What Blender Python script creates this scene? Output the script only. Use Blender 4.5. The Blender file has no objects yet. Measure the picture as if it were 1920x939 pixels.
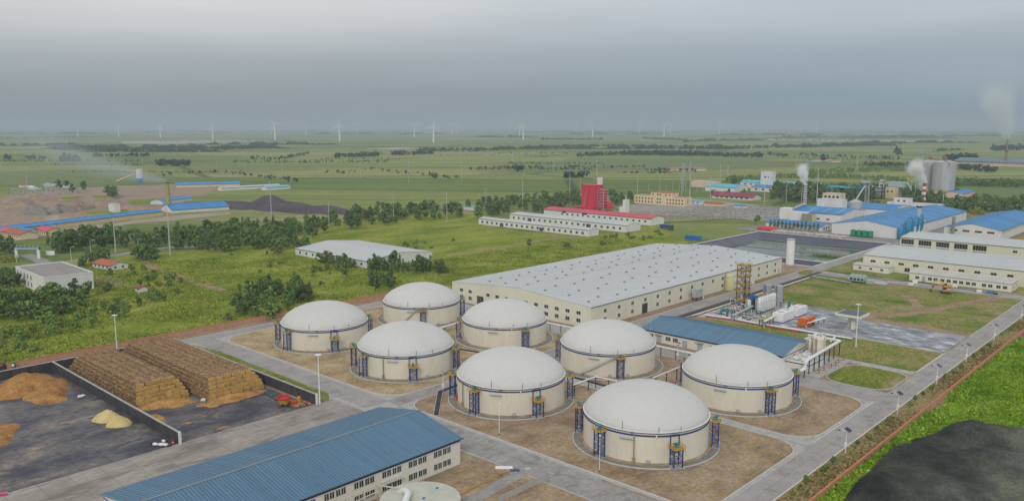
import bpy, bmesh, math, random
import numpy as np
from mathutils import Vector, Matrix

random.seed(7); R = math.radians
SC = bpy.context.scene; COL = SC.collection

# ------------------------------------------------------------------ camera, world, sun, exposure
F_PX, CAM_Z, HEAD = 1520.0, 90.0, R(43.0)
PITCH = math.atan((469.5 - 239.0) / F_PX)
cam = bpy.data.cameras.new('camera'); cam.sensor_width = 36.0; cam.lens = F_PX / 1920 * 36
cam.clip_start = 1.0; cam.clip_end = 200000.0
camo = bpy.data.objects.new('camera', cam); COL.objects.link(camo)
camo.location = (0, 0, CAM_Z); camo.rotation_euler = (math.pi / 2 - PITCH, 0, HEAD - math.pi / 2)
SC.camera = camo

SUN_EL, SUN_AZ = R(33), R(214)          # azimuth measured from +X, counter-clockwise: behind the camera
SC.world = bpy.data.worlds.new('World'); SC.world.use_nodes = True
def build_world():
    nt = SC.world.node_tree; N = nt.nodes; L = nt.links; N.clear()
    out = N.new('ShaderNodeOutputWorld'); bg = N.new('ShaderNodeBackground'); bg.inputs['Strength'].default_value = 0.1
    sky = N.new('ShaderNodeTexSky'); sky.sky_type = 'NISHITA'; sky.sun_disc = False
    sky.sun_elevation = SUN_EL; sky.sun_rotation = math.pi / 2 - SUN_AZ
    sky.air_density = 1.0; sky.dust_density = 2.0
    tc = N.new('ShaderNodeTexCoord'); sep = N.new('ShaderNodeSeparateXYZ'); L.new(tc.outputs['Generated'], sep.inputs[0])
    # overcast cloud deck: dark slate low down, paler cloud higher up; thinner and bluer towards the right of the view
    nz = N.new('ShaderNodeTexNoise'); nz.inputs['Scale'].default_value = 1.6; nz.inputs['Detail'].default_value = 5; nz.inputs['Roughness'].default_value = .55
    mp = N.new('ShaderNodeMapping'); mp.inputs['Scale'].default_value = (1, 1, 5.0); L.new(tc.outputs['Generated'], mp.inputs[0]); L.new(mp.outputs[0], nz.inputs['Vector'])
    wob = N.new('ShaderNodeMath'); wob.operation = 'MULTIPLY_ADD'; wob.inputs[1].default_value = 0.035; L.new(nz.outputs['Fac'], wob.inputs[0])
    off = N.new('ShaderNodeMath'); off.operation = 'SUBTRACT'; off.inputs[1].default_value = 0.0175; L.new(sep.outputs['Z'], off.inputs[0]); L.new(off.outputs[0], wob.inputs[2])
    div = N.new('ShaderNodeMath'); div.operation = 'DIVIDE'; div.inputs[1].default_value = 0.2; L.new(wob.outputs[0], div.inputs[0])
    def deck(stops):
        r = N.new('ShaderNodeValToRGB'); e = r.color_ramp.elements
        while len(e) < len(stops): e.new(.5)
        for i, (z, c) in enumerate(stops): e[i].position = z / .2; e[i].color = (*c, 1)
        L.new(div.outputs[0], r.inputs[0]); return r.outputs[0]
    grey = deck([(0, (.25, .275, .31)), (.039, (.305, .335, .365)), (.078, (.415, .45, .475)), (.118, (.62, .64, .655)), (.157, (.76, .76, .765)), (.2, (.80, .80, .805))])
    blue = deck([(0, (.225, .31, .375)), (.039, (.27, .345, .40)), (.078, (.355, .425, .485)), (.118, (.50, .555, .60)), (.157, (.61, .645, .685)), (.2, (.69, .72, .75))])
    side = N.new('ShaderNodeVectorMath'); side.operation = 'DOT_PRODUCT'; side.inputs[1].default_value = (0.70, -0.72, 0.0)
    L.new(tc.outputs['Generated'], side.inputs[0])
    thin = N.new('ShaderNodeMapRange'); thin.interpolation_type = 'SMOOTHSTEP'; thin.inputs['From Min'].default_value = -0.35; thin.inputs['From Max'].default_value = 0.4; L.new(side.outputs['Value'], thin.inputs['Value'])
    cl = N.new('ShaderNodeMix'); cl.data_type = 'RGBA'; L.new(thin.outputs[0], cl.inputs['Factor']); L.new(grey, cl.inputs[6]); L.new(blue, cl.inputs[7])
    sc = N.new('ShaderNodeVectorMath'); sc.operation = 'SCALE'; sc.inputs['Scale'].default_value = 10.0; L.new(cl.outputs[2], sc.inputs[0])
    mx = N.new('ShaderNodeMix'); mx.data_type = 'RGBA'; mx.inputs['Factor'].default_value = .06; L.new(sc.outputs[0], mx.inputs[6]); L.new(sky.outputs[0], mx.inputs[7])
    # faint streaks in the cloud
    st = N.new('ShaderNodeMapRange'); st.inputs['From Min'].default_value = .3; st.inputs['From Max'].default_value = .7; st.inputs['To Min'].default_value = .93; st.inputs['To Max'].default_value = 1.07
    nz2 = N.new('ShaderNodeTexNoise'); nz2.inputs['Scale'].default_value = 2.2; nz2.inputs['Detail'].default_value = 6
    mp2 = N.new('ShaderNodeMapping'); mp2.inputs['Scale'].default_value = (1, 1, 9.0); L.new(tc.outputs['Generated'], mp2.inputs[0]); L.new(mp2.outputs[0], nz2.inputs['Vector'])
    L.new(nz2.outputs['Fac'], st.inputs['Value'])
    fin = N.new('ShaderNodeVectorMath'); fin.operation = 'SCALE'; L.new(mx.outputs[2], fin.inputs[0]); L.new(st.outputs[0], fin.inputs['Scale'])
    L.new(fin.outputs[0], bg.inputs['Color']); L.new(bg.outputs[0], out.inputs['Surface'])
build_world()
sun = bpy.data.lights.new('sun', 'SUN'); sun.energy = 1.1; sun.angle = R(12); sun.color = (1.0, 0.95, 0.88)
suno = bpy.data.objects.new('sun', sun); COL.objects.link(suno)
suno.rotation_euler = Vector((math.cos(SUN_AZ) * math.cos(SUN_EL), math.sin(SUN_AZ) * math.cos(SUN_EL), math.sin(SUN_EL))).to_track_quat('Z', 'Y').to_euler()
suno.location = (0, 0, 400)
V = SC.view_settings; V.view_transform = 'Standard'; V.look = 'None'; V.exposure = 0.0; V.gamma = 1.0; V.use_curve_mapping = False
SC.render.engine = 'CYCLES'
SC.cycles.max_bounces = 5; SC.cycles.diffuse_bounces = 2; SC.cycles.glossy_bounces = 2; SC.cycles.volume_bounces = 5; SC.cycles.transparent_max_bounces = 6
SC.cycles.use_denoising = True

# ------------------------------------------------------------------ survey: picture point -> point on the plain
def ray(px, py):
    x = (px - 960) / F_PX; y = -(py - 469.5) / F_PX
    fw = math.cos(PITCH) + y * math.sin(PITCH); up = -math.sin(PITCH) + y * math.cos(PITCH)
    c, s = math.cos(HEAD), math.sin(HEAD)
    return (fw * c + x * s, fw * s - x * c, up)
def G(px, py, z=0.0):
    d = ray(px, py); t = (z - CAM_Z) / d[2]
    return Vector((d[0] * t, d[1] * t, z))
def proj_y(X, Y, Z):
    c, s = math.cos(HEAD), math.sin(HEAD); fw = X * c + Y * s; u = Z - CAM_Z
    return 469.5 - F_PX * (fw * math.sin(PITCH) + u * math.cos(PITCH)) / (fw * math.cos(PITCH) - u * math.sin(PITCH))
def HT(px, py, py2):
    p = G(px, py); lo, hi = 0.0, 400.0
    for _ in range(40):
        m = (lo + hi) / 2
        if proj_y(p.x, p.y, m) > py2: lo = m
        else: hi = m
    return lo

# ------------------------------------------------------------------ materials
MATS = {}
def mat(name, cols, scale=0.3, island=0.0, rough=0.85, detail=6, fine=None, fine_amt=0.15, bump=0.0, bump_scale=None, rnd=0.0, stretch=(1, 1, 1),
        metal=0.0, local=False, spec=0.3, contrast=(0.3, 0.7), rot=0.0, dirt=None):
    """cols: one colour or a list spread over a noise; fine: scale of a second, finer noise that varies the value; rnd: value change from object to object"""
    if name in MATS: return MATS[name]
    m = bpy.data.materials.new(name); m.use_nodes = True; nt = m.node_tree; N = nt.nodes; L = nt.links
    b = N['Principled BSDF']; b.inputs['Roughness'].default_value = rough; b.inputs['Metallic'].default_value = metal
    b.inputs['Specular IOR Level'].default_value = spec
    if isinstance(cols[0], (int, float)): cols = [tuple(c * .88 for c in cols), tuple(min(1, c * 1.1) for c in cols)]
    if local: src = N.new('ShaderNodeTexCoord').outputs['Object']
    else: src = N.new('ShaderNodeNewGeometry').outputs['Position']
    mp = N.new('ShaderNodeMapping'); mp.inputs['Scale'].default_value = stretch; mp.inputs['Rotation'].default_value = (0, 0, rot); L.new(src, mp.inputs[0])
    vec = mp.outputs[0]
    oi = None
    if local or rnd:
        oi = N.new('ShaderNodeObjectInfo')
    if local:
        ad = N.new('ShaderNodeVectorMath'); ad.operation = 'MULTIPLY_ADD'; ad.inputs[1].default_value = (37, 37, 37)
        cmb = N.new('ShaderNodeCombineXYZ')
        for i in range(3): L.new(oi.outputs['Random'], cmb.inputs[i])
        L.new(cmb.outputs[0], ad.inputs[0]); L.new(vec, ad.inputs[2]); vec = ad.outputs[0]
    n1 = N.new('ShaderNodeTexNoise'); n1.inputs['Scale'].default_value = scale; n1.inputs['Detail'].default_value = detail; n1.inputs['Roughness'].default_value = .6
    L.new(vec, n1.inputs['Vector'])
    mr = N.new('ShaderNodeMapRange'); mr.inputs['From Min'].default_value = contrast[0]; mr.inputs['From Max'].default_value = contrast[1]; L.new(n1.outputs['Fac'], mr.inputs['Value'])
    rp = N.new('ShaderNodeValToRGB'); els = rp.color_ramp.elements
    while len(els) < len(cols): els.new(0.5)
    for i, c in enumerate(cols):
        els[i].position = i / (len(cols) - 1); els[i].color = (*c[:3], 1)
    L.new(mr.outputs[0], rp.inputs[0]); col = rp.outputs[0]
    def scale_col(col, fac, lo, hi, a=.3, z=.7):
        r = N.new('ShaderNodeMapRange'); r.inputs['From Min'].default_value = a; r.inputs['From Max'].default_value = z
        r.inputs['To Min'].default_value = lo; r.inputs['To Max'].default_value = hi; L.new(fac, r.inputs['Value'])
        v = N.new('ShaderNodeVectorMath'); v.operation = 'SCALE'; L.new(col, v.inputs[0]); L.new(r.outputs[0], v.inputs['Scale']); return v.outputs[0]
    if fine:
        n2 = N.new('ShaderNodeTexNoise'); n2.inputs['Scale'].default_value = fine; n2.inputs['Detail'].default_value = 4; L.new(vec, n2.inputs['Vector'])
        col = scale_col(col, n2.outputs['Fac'], 1 - fine_amt, 1 + fine_amt)
    if dirt:      # (colour, scale, amount): streaks and stains with an outline of their own
        n3 = N.new('ShaderNodeTexNoise'); n3.inputs['Scale'].default_value = dirt[1]; n3.inputs['Detail'].default_value = 8; n3.inputs['Roughness'].default_value = .7; n3.inputs['Distortion'].default_value = .6
        L.new(vec, n3.inputs['Vector'])
        r = N.new('ShaderNodeMapRange'); r.inputs['From Min'].default_value = .52; r.inputs['From Max'].default_value = .62; r.inputs['To Max'].default_value = dirt[2]; L.new(n3.outputs['Fac'], r.inputs['Value'])
        mx = N.new('ShaderNodeMix'); mx.data_type = 'RGBA'; L.new(r.outputs[0], mx.inputs['Factor']); L.new(col, mx.inputs[6]); mx.inputs[7].default_value = (*dirt[0], 1); col = mx.outputs[2]
    if rnd: col = scale_col(col, oi.outputs['Random'], 1 - rnd, 1 + rnd, 0, 1)
    if island: col = scale_col(col, N.new('ShaderNodeNewGeometry').outputs['Random Per Island'], 1 - island, 1 + island, 0, 1)
    L.new(col, b.inputs['Base Color'])
    if bump:
        nb = N.new('ShaderNodeTexNoise'); nb.inputs['Scale'].default_value = bump_scale or scale * 4; nb.inputs['Detail'].default_value = 6; L.new(vec, nb.inputs['Vector'])
        bp = N.new('ShaderNodeBump'); bp.inputs['Strength'].default_value = 1.0; bp.inputs['Distance'].default_value = bump; L.new(nb.outputs['Fac'], bp.inputs['Height']); L.new(bp.outputs[0], b.inputs['Normal'])
    MATS[name] = m; return m
def leafmat(name, cols, rnd=.22):
    return mat(name, cols, scale=.55, rough=.8, fine=2.5, fine_amt=.3, rnd=rnd, local=True, spec=.05, island=.3)

WHITE_DOME = mat('dome_membrane', [(.570, .565, .544), (.618, .613, .590)], scale=.06, rough=.55, fine=.5, fine_amt=.02, local=True, dirt=((.545, .532, .499), .12, .3))
CREAM_TANK = mat('cream_tank_paint', [(.672, .634, .527), (.736, .698, .585)], scale=.12, rough=.6, stretch=(1, 1, .25), local=True, fine=1.5, fine_amt=.03, dirt=((.596, .537, .424), .35, .3))
CREAM = mat('cream_wall_paint', [(.653, .635, .509), (.725, .707, .573)], scale=.1, rough=.8, stretch=(1, 1, .3), fine=2.0, fine_amt=.03, dirt=((.582, .553, .433), .2, .35))
WHITEWALL = mat('white_wall_paint', [(.660, .660, .648), (.753, .753, .742)], scale=.1, rough=.8, stretch=(1, 1, .3), fine=1.5, fine_amt=.04, dirt=((.707, .689, .636), .2, .4))
IVORY = mat('ivory_wall_paint', [(.683, .660, .565), (.765, .742, .648)], scale=.12, rough=.8, stretch=(1, 1, .3), fine=2, fine_amt=.03, dirt=((.624, .589, .495), .3, .3))
BEIGE = mat('beige_wall', [(.660, .540, .348), (.744, .612, .408)], scale=.1, fine=1, fine_amt=.05)
PINKWALL = mat('pale_pink_wall', [(.660, .480, .408), (.744, .552, .480)], scale=.1, fine=1, fine_amt=.05)
ROOF_WHITE = mat('pale_grey_roof_sheet', [(.466, .492, .492), (.528, .546, .546)], scale=.03, rough=.55, stretch=(.15, 1, 1), fine=.7, fine_amt=.03, dirt=((.435, .449, .439), .05, .35))
ROOF_BLUEGREY = mat('blue_grey_roof_sheet', [(.092, .186, .286), (.113, .223, .335)], scale=.05, rough=.5, stretch=(1, .3, 1), rnd=.07, fine=.9, fine_amt=.05, dirt=((.119, .202, .280), .1, .3))
ROOF_SEAM = mat('blue_grey_roof_seam', (.075, .145, .21), rough=.6)
ROOF_BLUE = mat('bright_blue_roof_sheet', [(.028, .196, .459), (.043, .252, .539)], scale=.04, rough=.5, rnd=.08, fine=.4, fine_amt=.06, dirt=((.075, .275, .505), .06, .4))
ROOF_CYAN = mat('turquoise_roof_sheet', [(.081, .405, .540), (.121, .499, .621)], scale=.04, rough=.5, rnd=.06, fine=.4, fine_amt=.05)
ROOF_RED = mat('crimson_roof_sheet', [(.494, .072, .111), (.598, .111, .156)], scale=.05, rough=.6, fine=.5, fine_amt=.06)
ROOF_TILE = mat('terracotta_roof', [(.36, .11, .06), (.46, .17, .09)], scale=.3, rough=.85, fine=2, fine_amt=.12, rnd=.12)
ROOF_MAROON = mat('maroon_roof', [(.25, .045, .08), (.30, .06, .10)], scale=.1, rough=.7)
FLAT_ROOF = mat('flat_roof_felt', [(.25, .23, .215), (.34, .31, .29)], scale=.15, rough=.95, fine=1, fine_amt=.1)
PALE_ROOF = mat('pale_flat_roof', [(.46, .44, .40), (.56, .54, .50)], scale=.15, rough=.95, fine=1, fine_amt=.1)
RED_STEEL = mat('red_cladding', [(.546, .033, .065), (.650, .052, .085)], scale=.1, rough=.5, stretch=(1, 1, .2), fine=.5, fine_amt=.05)
BLUE_PAINT = mat('deep_blue_paint', (.018, .04, .20), rough=.5, scale=1)
BLUE_BAND = mat('blue_band_paint', (.012, .05, .24), rough=.5, scale=.4)
CYAN_PAINT = mat('sky_blue_paint', [(.03, .21, .38), (.05, .27, .45)], rough=.45, scale=.6)
TEAL_PAINT = mat('teal_motor_paint', (.02, .22, .30), rough=.5, scale=2)
YELLOW = mat('yellow_paint', [(.46, .27, .035), (.58, .35, .06)], rough=.6, scale=2)
ORANGE = mat('orange_container_paint', [(.55, .11, .02), (.66, .15, .03)], rough=.55, scale=1)
RED_PAINT = mat('red_paint', [(.45, .03, .03), (.52, .05, .04)], rough=.55, scale=1)
GREEN_PAINT = mat('green_tank_paint', [(.02, .24, .11), (.03, .30, .14)], rough=.5, scale=.5)
STEEL = mat('galvanised_steel', [(.42, .43, .44), (.55, .56, .57)], rough=.45, metal=.3, scale=.8)
SILO_STEEL = mat('silo_steel', [(.426, .448, .458), (.554, .571, .576)], rough=.5, metal=.25, scale=.15, stretch=(1, 1, .15), fine=1.0, fine_amt=.05)
SILVER = mat('silver_vessel_paint', [(.528, .552, .552), (.672, .696, .696)], rough=.4, metal=.2, scale=.5)
WHITE_PAINT = mat('white_paint', [(.708, .708, .708), (.826, .826, .826)], rough=.5, scale=.6)
PIPE_WHITE = mat('pipe_cladding', [(.690, .701, .701), (.828, .839, .839)], rough=.4, metal=.2, scale=1.2)
CREAM_STEEL = mat('cream_vessel_paint', [(.62, .58, .47), (.70, .66, .54)], rough=.5, scale=.6)
DARK = mat('dark_steel', (.05, .05, .055), rough=.6, scale=1)
GLASS = mat('dark_window_glass', [(.022, .024, .024), (.05, .054, .05)], rough=.15, scale=.6, spec=.5, rnd=.3)
FRAME = mat('window_frame', (.55, .55, .53), rough=.6)
GREYDOOR = mat('grey_metal_door', (.40, .41, .44), rough=.5)
CONC = mat('concrete', [(.324, .319, .308), (.454, .443, .427)], scale=.4, rough=.9, fine=2, fine_amt=.08)
CONC_ROAD = mat('road_slab_concrete', [(.302, .281, .265), (.376, .354, .335)], scale=.10, rough=.9, fine=1.3, fine_amt=.09, rnd=.05, dirt=((.222, .212, .207), .16, .55))
ROAD_PATCH = mat('patched_concrete', [(.268, .250, .238), (.374, .354, .335)], scale=.14, rough=.9, fine=1.1, fine_amt=.12, rnd=.06, dirt=((.202, .196, .190), .22, .75))
YARD = mat('stained_yard_concrete', [(.026, .026, .042), (.055, .053, .072), (.11, .10, .105), (.16, .14, .125), (.30, .25, .195)], scale=.085, rough=.5, detail=11, fine=.9, fine_amt=.4, rnd=.05, contrast=(.36, .66), dirt=((.024, .024, .038), .17, .8), stretch=(.6, 1, 1))
YARD_ROAD = mat('muddy_road_concrete', [(.252, .229, .200), (.378, .343, .309)], scale=.12, rough=.85, fine=.9, fine_amt=.16, rnd=.05, dirt=((.149, .132, .121), .13, .65), stretch=(.35, 1, 1))
KERB = mat('kerb_concrete', (.598, .585, .572), rough=.9, scale=.5)
BLACK_WALL = mat('black_lined_wall', [(.035, .036, .04), (.075, .075, .08)], rough=.7, scale=.5, fine=2, fine_amt=.25, stretch=(1, 1, .2))
DITCH = mat('black_ditch_liner', [(.022, .022, .026), (.045, .045, .05)], rough=.6, scale=.5)
GRAVEL = mat('grey_gravel', [(.156, .156, .144), (.288, .282, .258)], scale=.8, rough=.95, fine=4, fine_amt=.25)
SOIL = mat('sandy_soil', [(.226, .155, .095), (.332, .243, .159), (.406, .310, .213)], scale=.075, detail=11, rough=.95, fine=.9, fine_amt=.24, bump=.25, bump_scale=.6, contrast=(.34, .66), dirt=((.194, .141, .100), .11, .6))
STRAWSOIL = mat('straw_strewn_soil', [(.276, .201, .103), (.405, .307, .176), (.478, .374, .231)], scale=.10, detail=10, rough=.95, fine=1.1, fine_amt=.25, bump=.2, bump_scale=.8, contrast=(.34, .66), dirt=((.230, .169, .103), .13, .55))
DIRT = mat('bare_earth', [(.264, .174, .115), (.380, .261, .176)], scale=.12, rough=.95, fine=.9, fine_amt=.2, bump=.2, bump_scale=.5, dirt=((.211, .136, .092), .1, .6))
BRICK = mat('red_brick_wall', [(.456, .240, .156), (.564, .336, .228)], scale=.8, rough=.9, fine=5, fine_amt=.18)
BRICK_CAP = mat('brick_coping', [(.432, .156, .084), (.528, .204, .108)], scale=.8, rough=.9, fine=5, fine_amt=.15)
LAWN = mat('patchy_lawn', [(.105, .16, .035), (.20, .215, .065), (.29, .245, .12), (.36, .28, .18)], scale=.06, detail=11, rough=.95, spec=.02, fine=.8, fine_amt=.3, bump=.3, bump_scale=.9, contrast=(.34, .70), stretch=(1, .6, 1), dirt=((.09, .165, .035), .08, .65))
MEADOW = mat('rough_meadow', [(.120, .178, .023), (.208, .256, .039), (.304, .310, .065)], scale=.035, detail=10, rough=.95, spec=.02, fine=.45, fine_amt=.28, bump=.4, bump_scale=.5, contrast=(.33, .67), stretch=(.45, 1, 1), dirt=((.384, .310, .117), .05, .35))
RANK = mat('rank_green_field', [(.118, .230, .016), (.177, .307, .025), (.248, .350, .039)], scale=.06, detail=9, rough=.95, spec=.02, fine=.6, fine_amt=.3, bump=.5, bump_scale=.5, contrast=(.33, .67))
VERGE = mat('weedy_verge', [(.208, .182, .065), (.312, .234, .117), (.130, .169, .052)], scale=.12, detail=9, rough=.95, spec=.02, fine=1, fine_amt=.3, bump=.2, bump_scale=1)
SLAG = mat('black_slag', cols=[(.009, .011, .011), (.030, .035, .030), (.067, .072, .057), (.126, .133, .100)], scale=.04, detail=10, rough=.95, fine=1.3, fine_amt=.3, bump=.3, bump_scale=.8, contrast=(.36, .64), dirt=((.090, .093, .055), .05, .4))
COMPOST = mat('brown_compost', [(.195, .091, .033), (.364, .182, .058), (.481, .273, .098)], scale=.18, detail=9, rough=.95, fine=1.5, fine_amt=.28, bump=.4, bump_scale=1.0)
CHAFF = mat('pale_chaff', [(.516, .408, .180), (.648, .516, .252)], scale=.3, rough=.95, fine=2, fine_amt=.12, bump=.15, bump_scale=2)
STRAW = mat('straw', [(.212, .122, .062), (.336, .209, .113), (.447, .291, .159)], scale=1.2, detail=8, rough=.95, fine=5, fine_amt=.3, rnd=.22, local=True, bump=.12, bump_scale=5)
STRAW_FRESH = mat('fresh_straw', [(.435, .264, .085), (.611, .396, .135)], scale=1.2, detail=8, rough=.95, fine=5, fine_amt=.25, rnd=.08, local=True, bump=.12, bump_scale=5)
PAVER = mat('silvery_paved_ground', [(.150, .169, .200), (.250, .269, .294), (.325, .338, .362), (.575, .587, .600)], scale=.28, detail=10, rough=.8, fine=1.5, fine_amt=.2, rnd=.05, stretch=(1, .45, 1), contrast=(.36, .64))
LINER = mat('pond_liner', [(.066, .074, .106), (.102, .112, .150)], scale=.1, rough=.45, fine=.5, fine_amt=.12, stretch=(1, .3, 1))
BARK = mat('bark', (.10, .08, .06), rough=.95, scale=2)
BLACK_EARTH = mat('dark_coal_heap', [(.072, .058, .078), (.111, .091, .111)], scale=.05, rough=.95, fine=.3, fine_amt=.2)
REDDISH = mat('reddish_earth', [(.221, .163, .130), (.325, .234, .176), (.260, .221, .143)], scale=.012, detail=9, rough=.95, fine=.2, fine_amt=.2)
GREYHEAP = mat('grey_heap', [(.188, .169, .150), (.275, .250, .219)], scale=.05, rough=.95, fine=.3, fine_amt=.2)
LEAF_DARK = leafmat('dark_leaves', [(.078, .130, .047), (.163, .227, .085)])
LEAF_MID = leafmat('mid_green_leaves', [(.101, .176, .043), (.216, .311, .088)])
LEAF_LIGHT = leafmat('light_green_leaves', [(.143, .234, .052), (.260, .364, .098)])
LEAF_YELLOW = leafmat('yellow_green_leaves', [(.22, .22, .03), (.34, .32, .06)])
LEAF_FAR = leafmat('far_wood_leaves', [(.034, .063, .032), (.069, .109, .052)], rnd=.1)
TUFT = mat('meadow_tufts', [(.155, .227, .031), (.284, .345, .061), (.419, .403, .110)], scale=.06, detail=8, rough=.95, fine=.8, fine_amt=.35, spec=.02, island=.3)
TUFT_RANK = mat('rank_tufts', [(.150, .276, .021), (.232, .376, .036), (.336, .443, .062)], scale=.07, detail=8, rough=.95, fine=.8, fine_amt=.35, spec=.02, island=.25)
LINE_YELLOW = mat('yellow_hose', (.46, .37, .11), rough=.7)

# ------------------------------------------------------------------ geometry helpers
class MB:
    def __init__(self): self.v = []; self.f = []; self.mi = []; self.cur = 0
    def add(self, vs, fs):
        n = len(self.v); self.v += [tuple(p) for p in vs]; self.f += [tuple(i + n for i in f) for f in fs]; self.mi += [self.cur] * len(fs); return self
    def box(self, x0, y0, z0, x1, y1, z1):
        return self.add([(x0, y0, z0), (x1, y0, z0), (x1, y1, z0), (x0, y1, z0), (x0, y0, z1), (x1, y0, z1), (x1, y1, z1), (x0, y1, z1)],
                        [(0, 3, 2, 1), (4, 5, 6, 7), (0, 1, 5, 4), (1, 2, 6, 5), (2, 3, 7, 6), (3, 0, 4, 7)])
    def bar(self, a, b, w, h=None):
        a = Vector(a); b = Vector(b); h = h or w; d = (b - a).normalized(); up = Vector((0, 0, 1)) if abs(d.z) < .95 else Vector((1, 0, 0))
        s = d.cross(up).normalized() * (w / 2); u = s.cross(d).normalized() * (h / 2)
        return self.add([a - s - u, a + s - u, a + s + u, a - s + u, b - s - u, b + s - u, b + s + u, b - s + u],
                        [(0, 1, 2, 3), (7, 6, 5, 4), (0, 4, 5, 1), (1, 5, 6, 2), (2, 6, 7, 3), (3, 7, 4, 0)])
    def tube(self, pts, r, n=8, r2=None, caps=True):
        pts = [Vector(p) for p in pts]; rings = []
        for i, p in enumerate(pts):
            d = ((pts[min(i + 1, len(pts) - 1)] - pts[max(i - 1, 0)])).normalized(); up = Vector((0, 0, 1)) if abs(d.z) < .95 else Vector((1, 0, 0))
            s = d.cross(up).normalized(); u = s.cross(d); rr = r if r2 is None else r + (r2 - r) * i / (len(pts) - 1)
            rings.append([p + (s * math.cos(2 * math.pi * k / n) + u * math.sin(2 * math.pi * k / n)) * rr for k in range(n)])
        vs = [q for rg in rings for q in rg]; fs = []
        for i in range(len(pts) - 1):
            for k in range(n): fs.append((i * n + k, i * n + (k + 1) % n, (i + 1) * n + (k + 1) % n, (i + 1) * n + k))
        if caps: fs += [tuple(range(n))[::-1], tuple((len(pts) - 1) * n + k for k in range(n))]
        return self.add(vs, fs)
    def lathe(self, prof, n=24, cx=0, cy=0, a0=0.0, a1=2 * math.pi):
        full = abs(a1 - a0 - 2 * math.pi) < 1e-6; m = n if full else n + 1
        vs = [(cx + r * math.cos(a0 + (a1 - a0) * k / n), cy + r * math.sin(a0 + (a1 - a0) * k / n), z) for r, z in prof for k in range(m)]; fs = []
        for i in range(len(prof) - 1):
            for k in range(n):
                k2 = (k + 1) % m
                fs.append((i * m + k, i * m + k2, (i + 1) * m + k2, (i + 1) * m + k))
        if full and prof[-1][0] > 1e-4: fs.append(tuple((len(prof) - 1) * m + k for k in range(n)))
        return self.add(vs, fs)
    def cyl(self, cx, cy, z0, z1, r, n=16, r2=None):
        return self.lathe([(r, z0), (r if r2 is None else r2, z1)], n, cx, cy)
    def poly(self, pts, z0, z1=None):
        n = len(pts)
        if z1 is None: return self.add([(p[0], p[1], z0) for p in pts], [tuple(range(n))])
        return self.add([(p[0], p[1], z0) for p in pts] + [(p[0], p[1], z1) for p in pts], [tuple(range(n))[::-1], tuple(range(n, 2 * n))] + [(i, (i + 1) % n, n + (i + 1) % n, n + i) for i in range(n)])
    def mesh(self, name, m, smooth=False):
        me = bpy.data.meshes.new(name); me.from_pydata(self.v, [], self.f)
        for mm in (m if isinstance(m, (list, tuple)) else [m]): me.materials.append(mm)
        if any(self.mi): me.polygons.foreach_set('material_index', self.mi)
        if smooth:
            me.polygons.foreach_set('use_smooth', [True] * len(me.polygons)); 
            me.set_sharp_from_angle(angle=R(40))
        me.validate(); me.update(); return me
    def build(self, name, m, parent=None, loc=(0, 0, 0), rz=0.0, smooth=False):
        return place(name, self.mesh(name, m, smooth), parent, loc, rz)
def place(name, me, parent=None, loc=(0, 0, 0), rz=0.0, scale=None):
    o = bpy.data.objects.new(name, me); COL.objects.link(o); o.location = loc; o.rotation_euler = (0, 0, rz)
    if scale is not None: o.scale = scale
    if parent is not None: o.parent = parent
    return o
def tag(o, label, cat, group=None):
    o['label'] = label; o['category'] = cat
    if group: o['group'] = group
    return o
def kind(o, k, label=None):
    o['kind'] = k
    if label: o['label'] = label
    return o
def thing(name, label, cat, loc=(0, 0, 0), rz=0.0, group=None, scale=None):
    o = bpy.data.objects.new(name, None); COL.objects.link(o); o.location = loc; o.rotation_euler = (0, 0, rz); o.empty_display_size = .5
    if scale is not None: o.scale = scale
    return tag(o, label, cat, group)
KIDS = {}
def dup(src, loc, rz=0.0, label=None, group=None, scale=None):
    c = src.copy(); COL.objects.link(c); c.location = loc; c.rotation_euler = (0, 0, rz)
    if scale is not None: c.scale = scale
    if label: c['label'] = label
    if group: c['group'] = group
    if src.name not in KIDS: KIDS[src.name] = [(ch, list(ch.children)) for ch in src.children]
    for ch, gs in KIDS[src.name]:
        d = ch.copy(); COL.objects.link(d); d.parent = c
        for g in gs:
            e = g.copy(); COL.objects.link(e); e.parent = d
    return c
def fastmesh(name, verts, faces, m):
    """verts (n,3) array, faces (k,3|4) array"""
    me = bpy.data.meshes.new(name); k = faces.shape[1]
    me.vertices.add(len(verts)); me.vertices.foreach_set('co', verts.astype(np.float32).ravel())
    me.loops.add(faces.size); me.loops.foreach_set('vertex_index', faces.astype(np.int32).ravel())
    me.polygons.add(len(faces)); me.polygons.foreach_set('loop_start', np.arange(0, faces.size, k, dtype=np.int32))
    me.update(calc_edges=True); me.materials.append(m); return me

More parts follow.
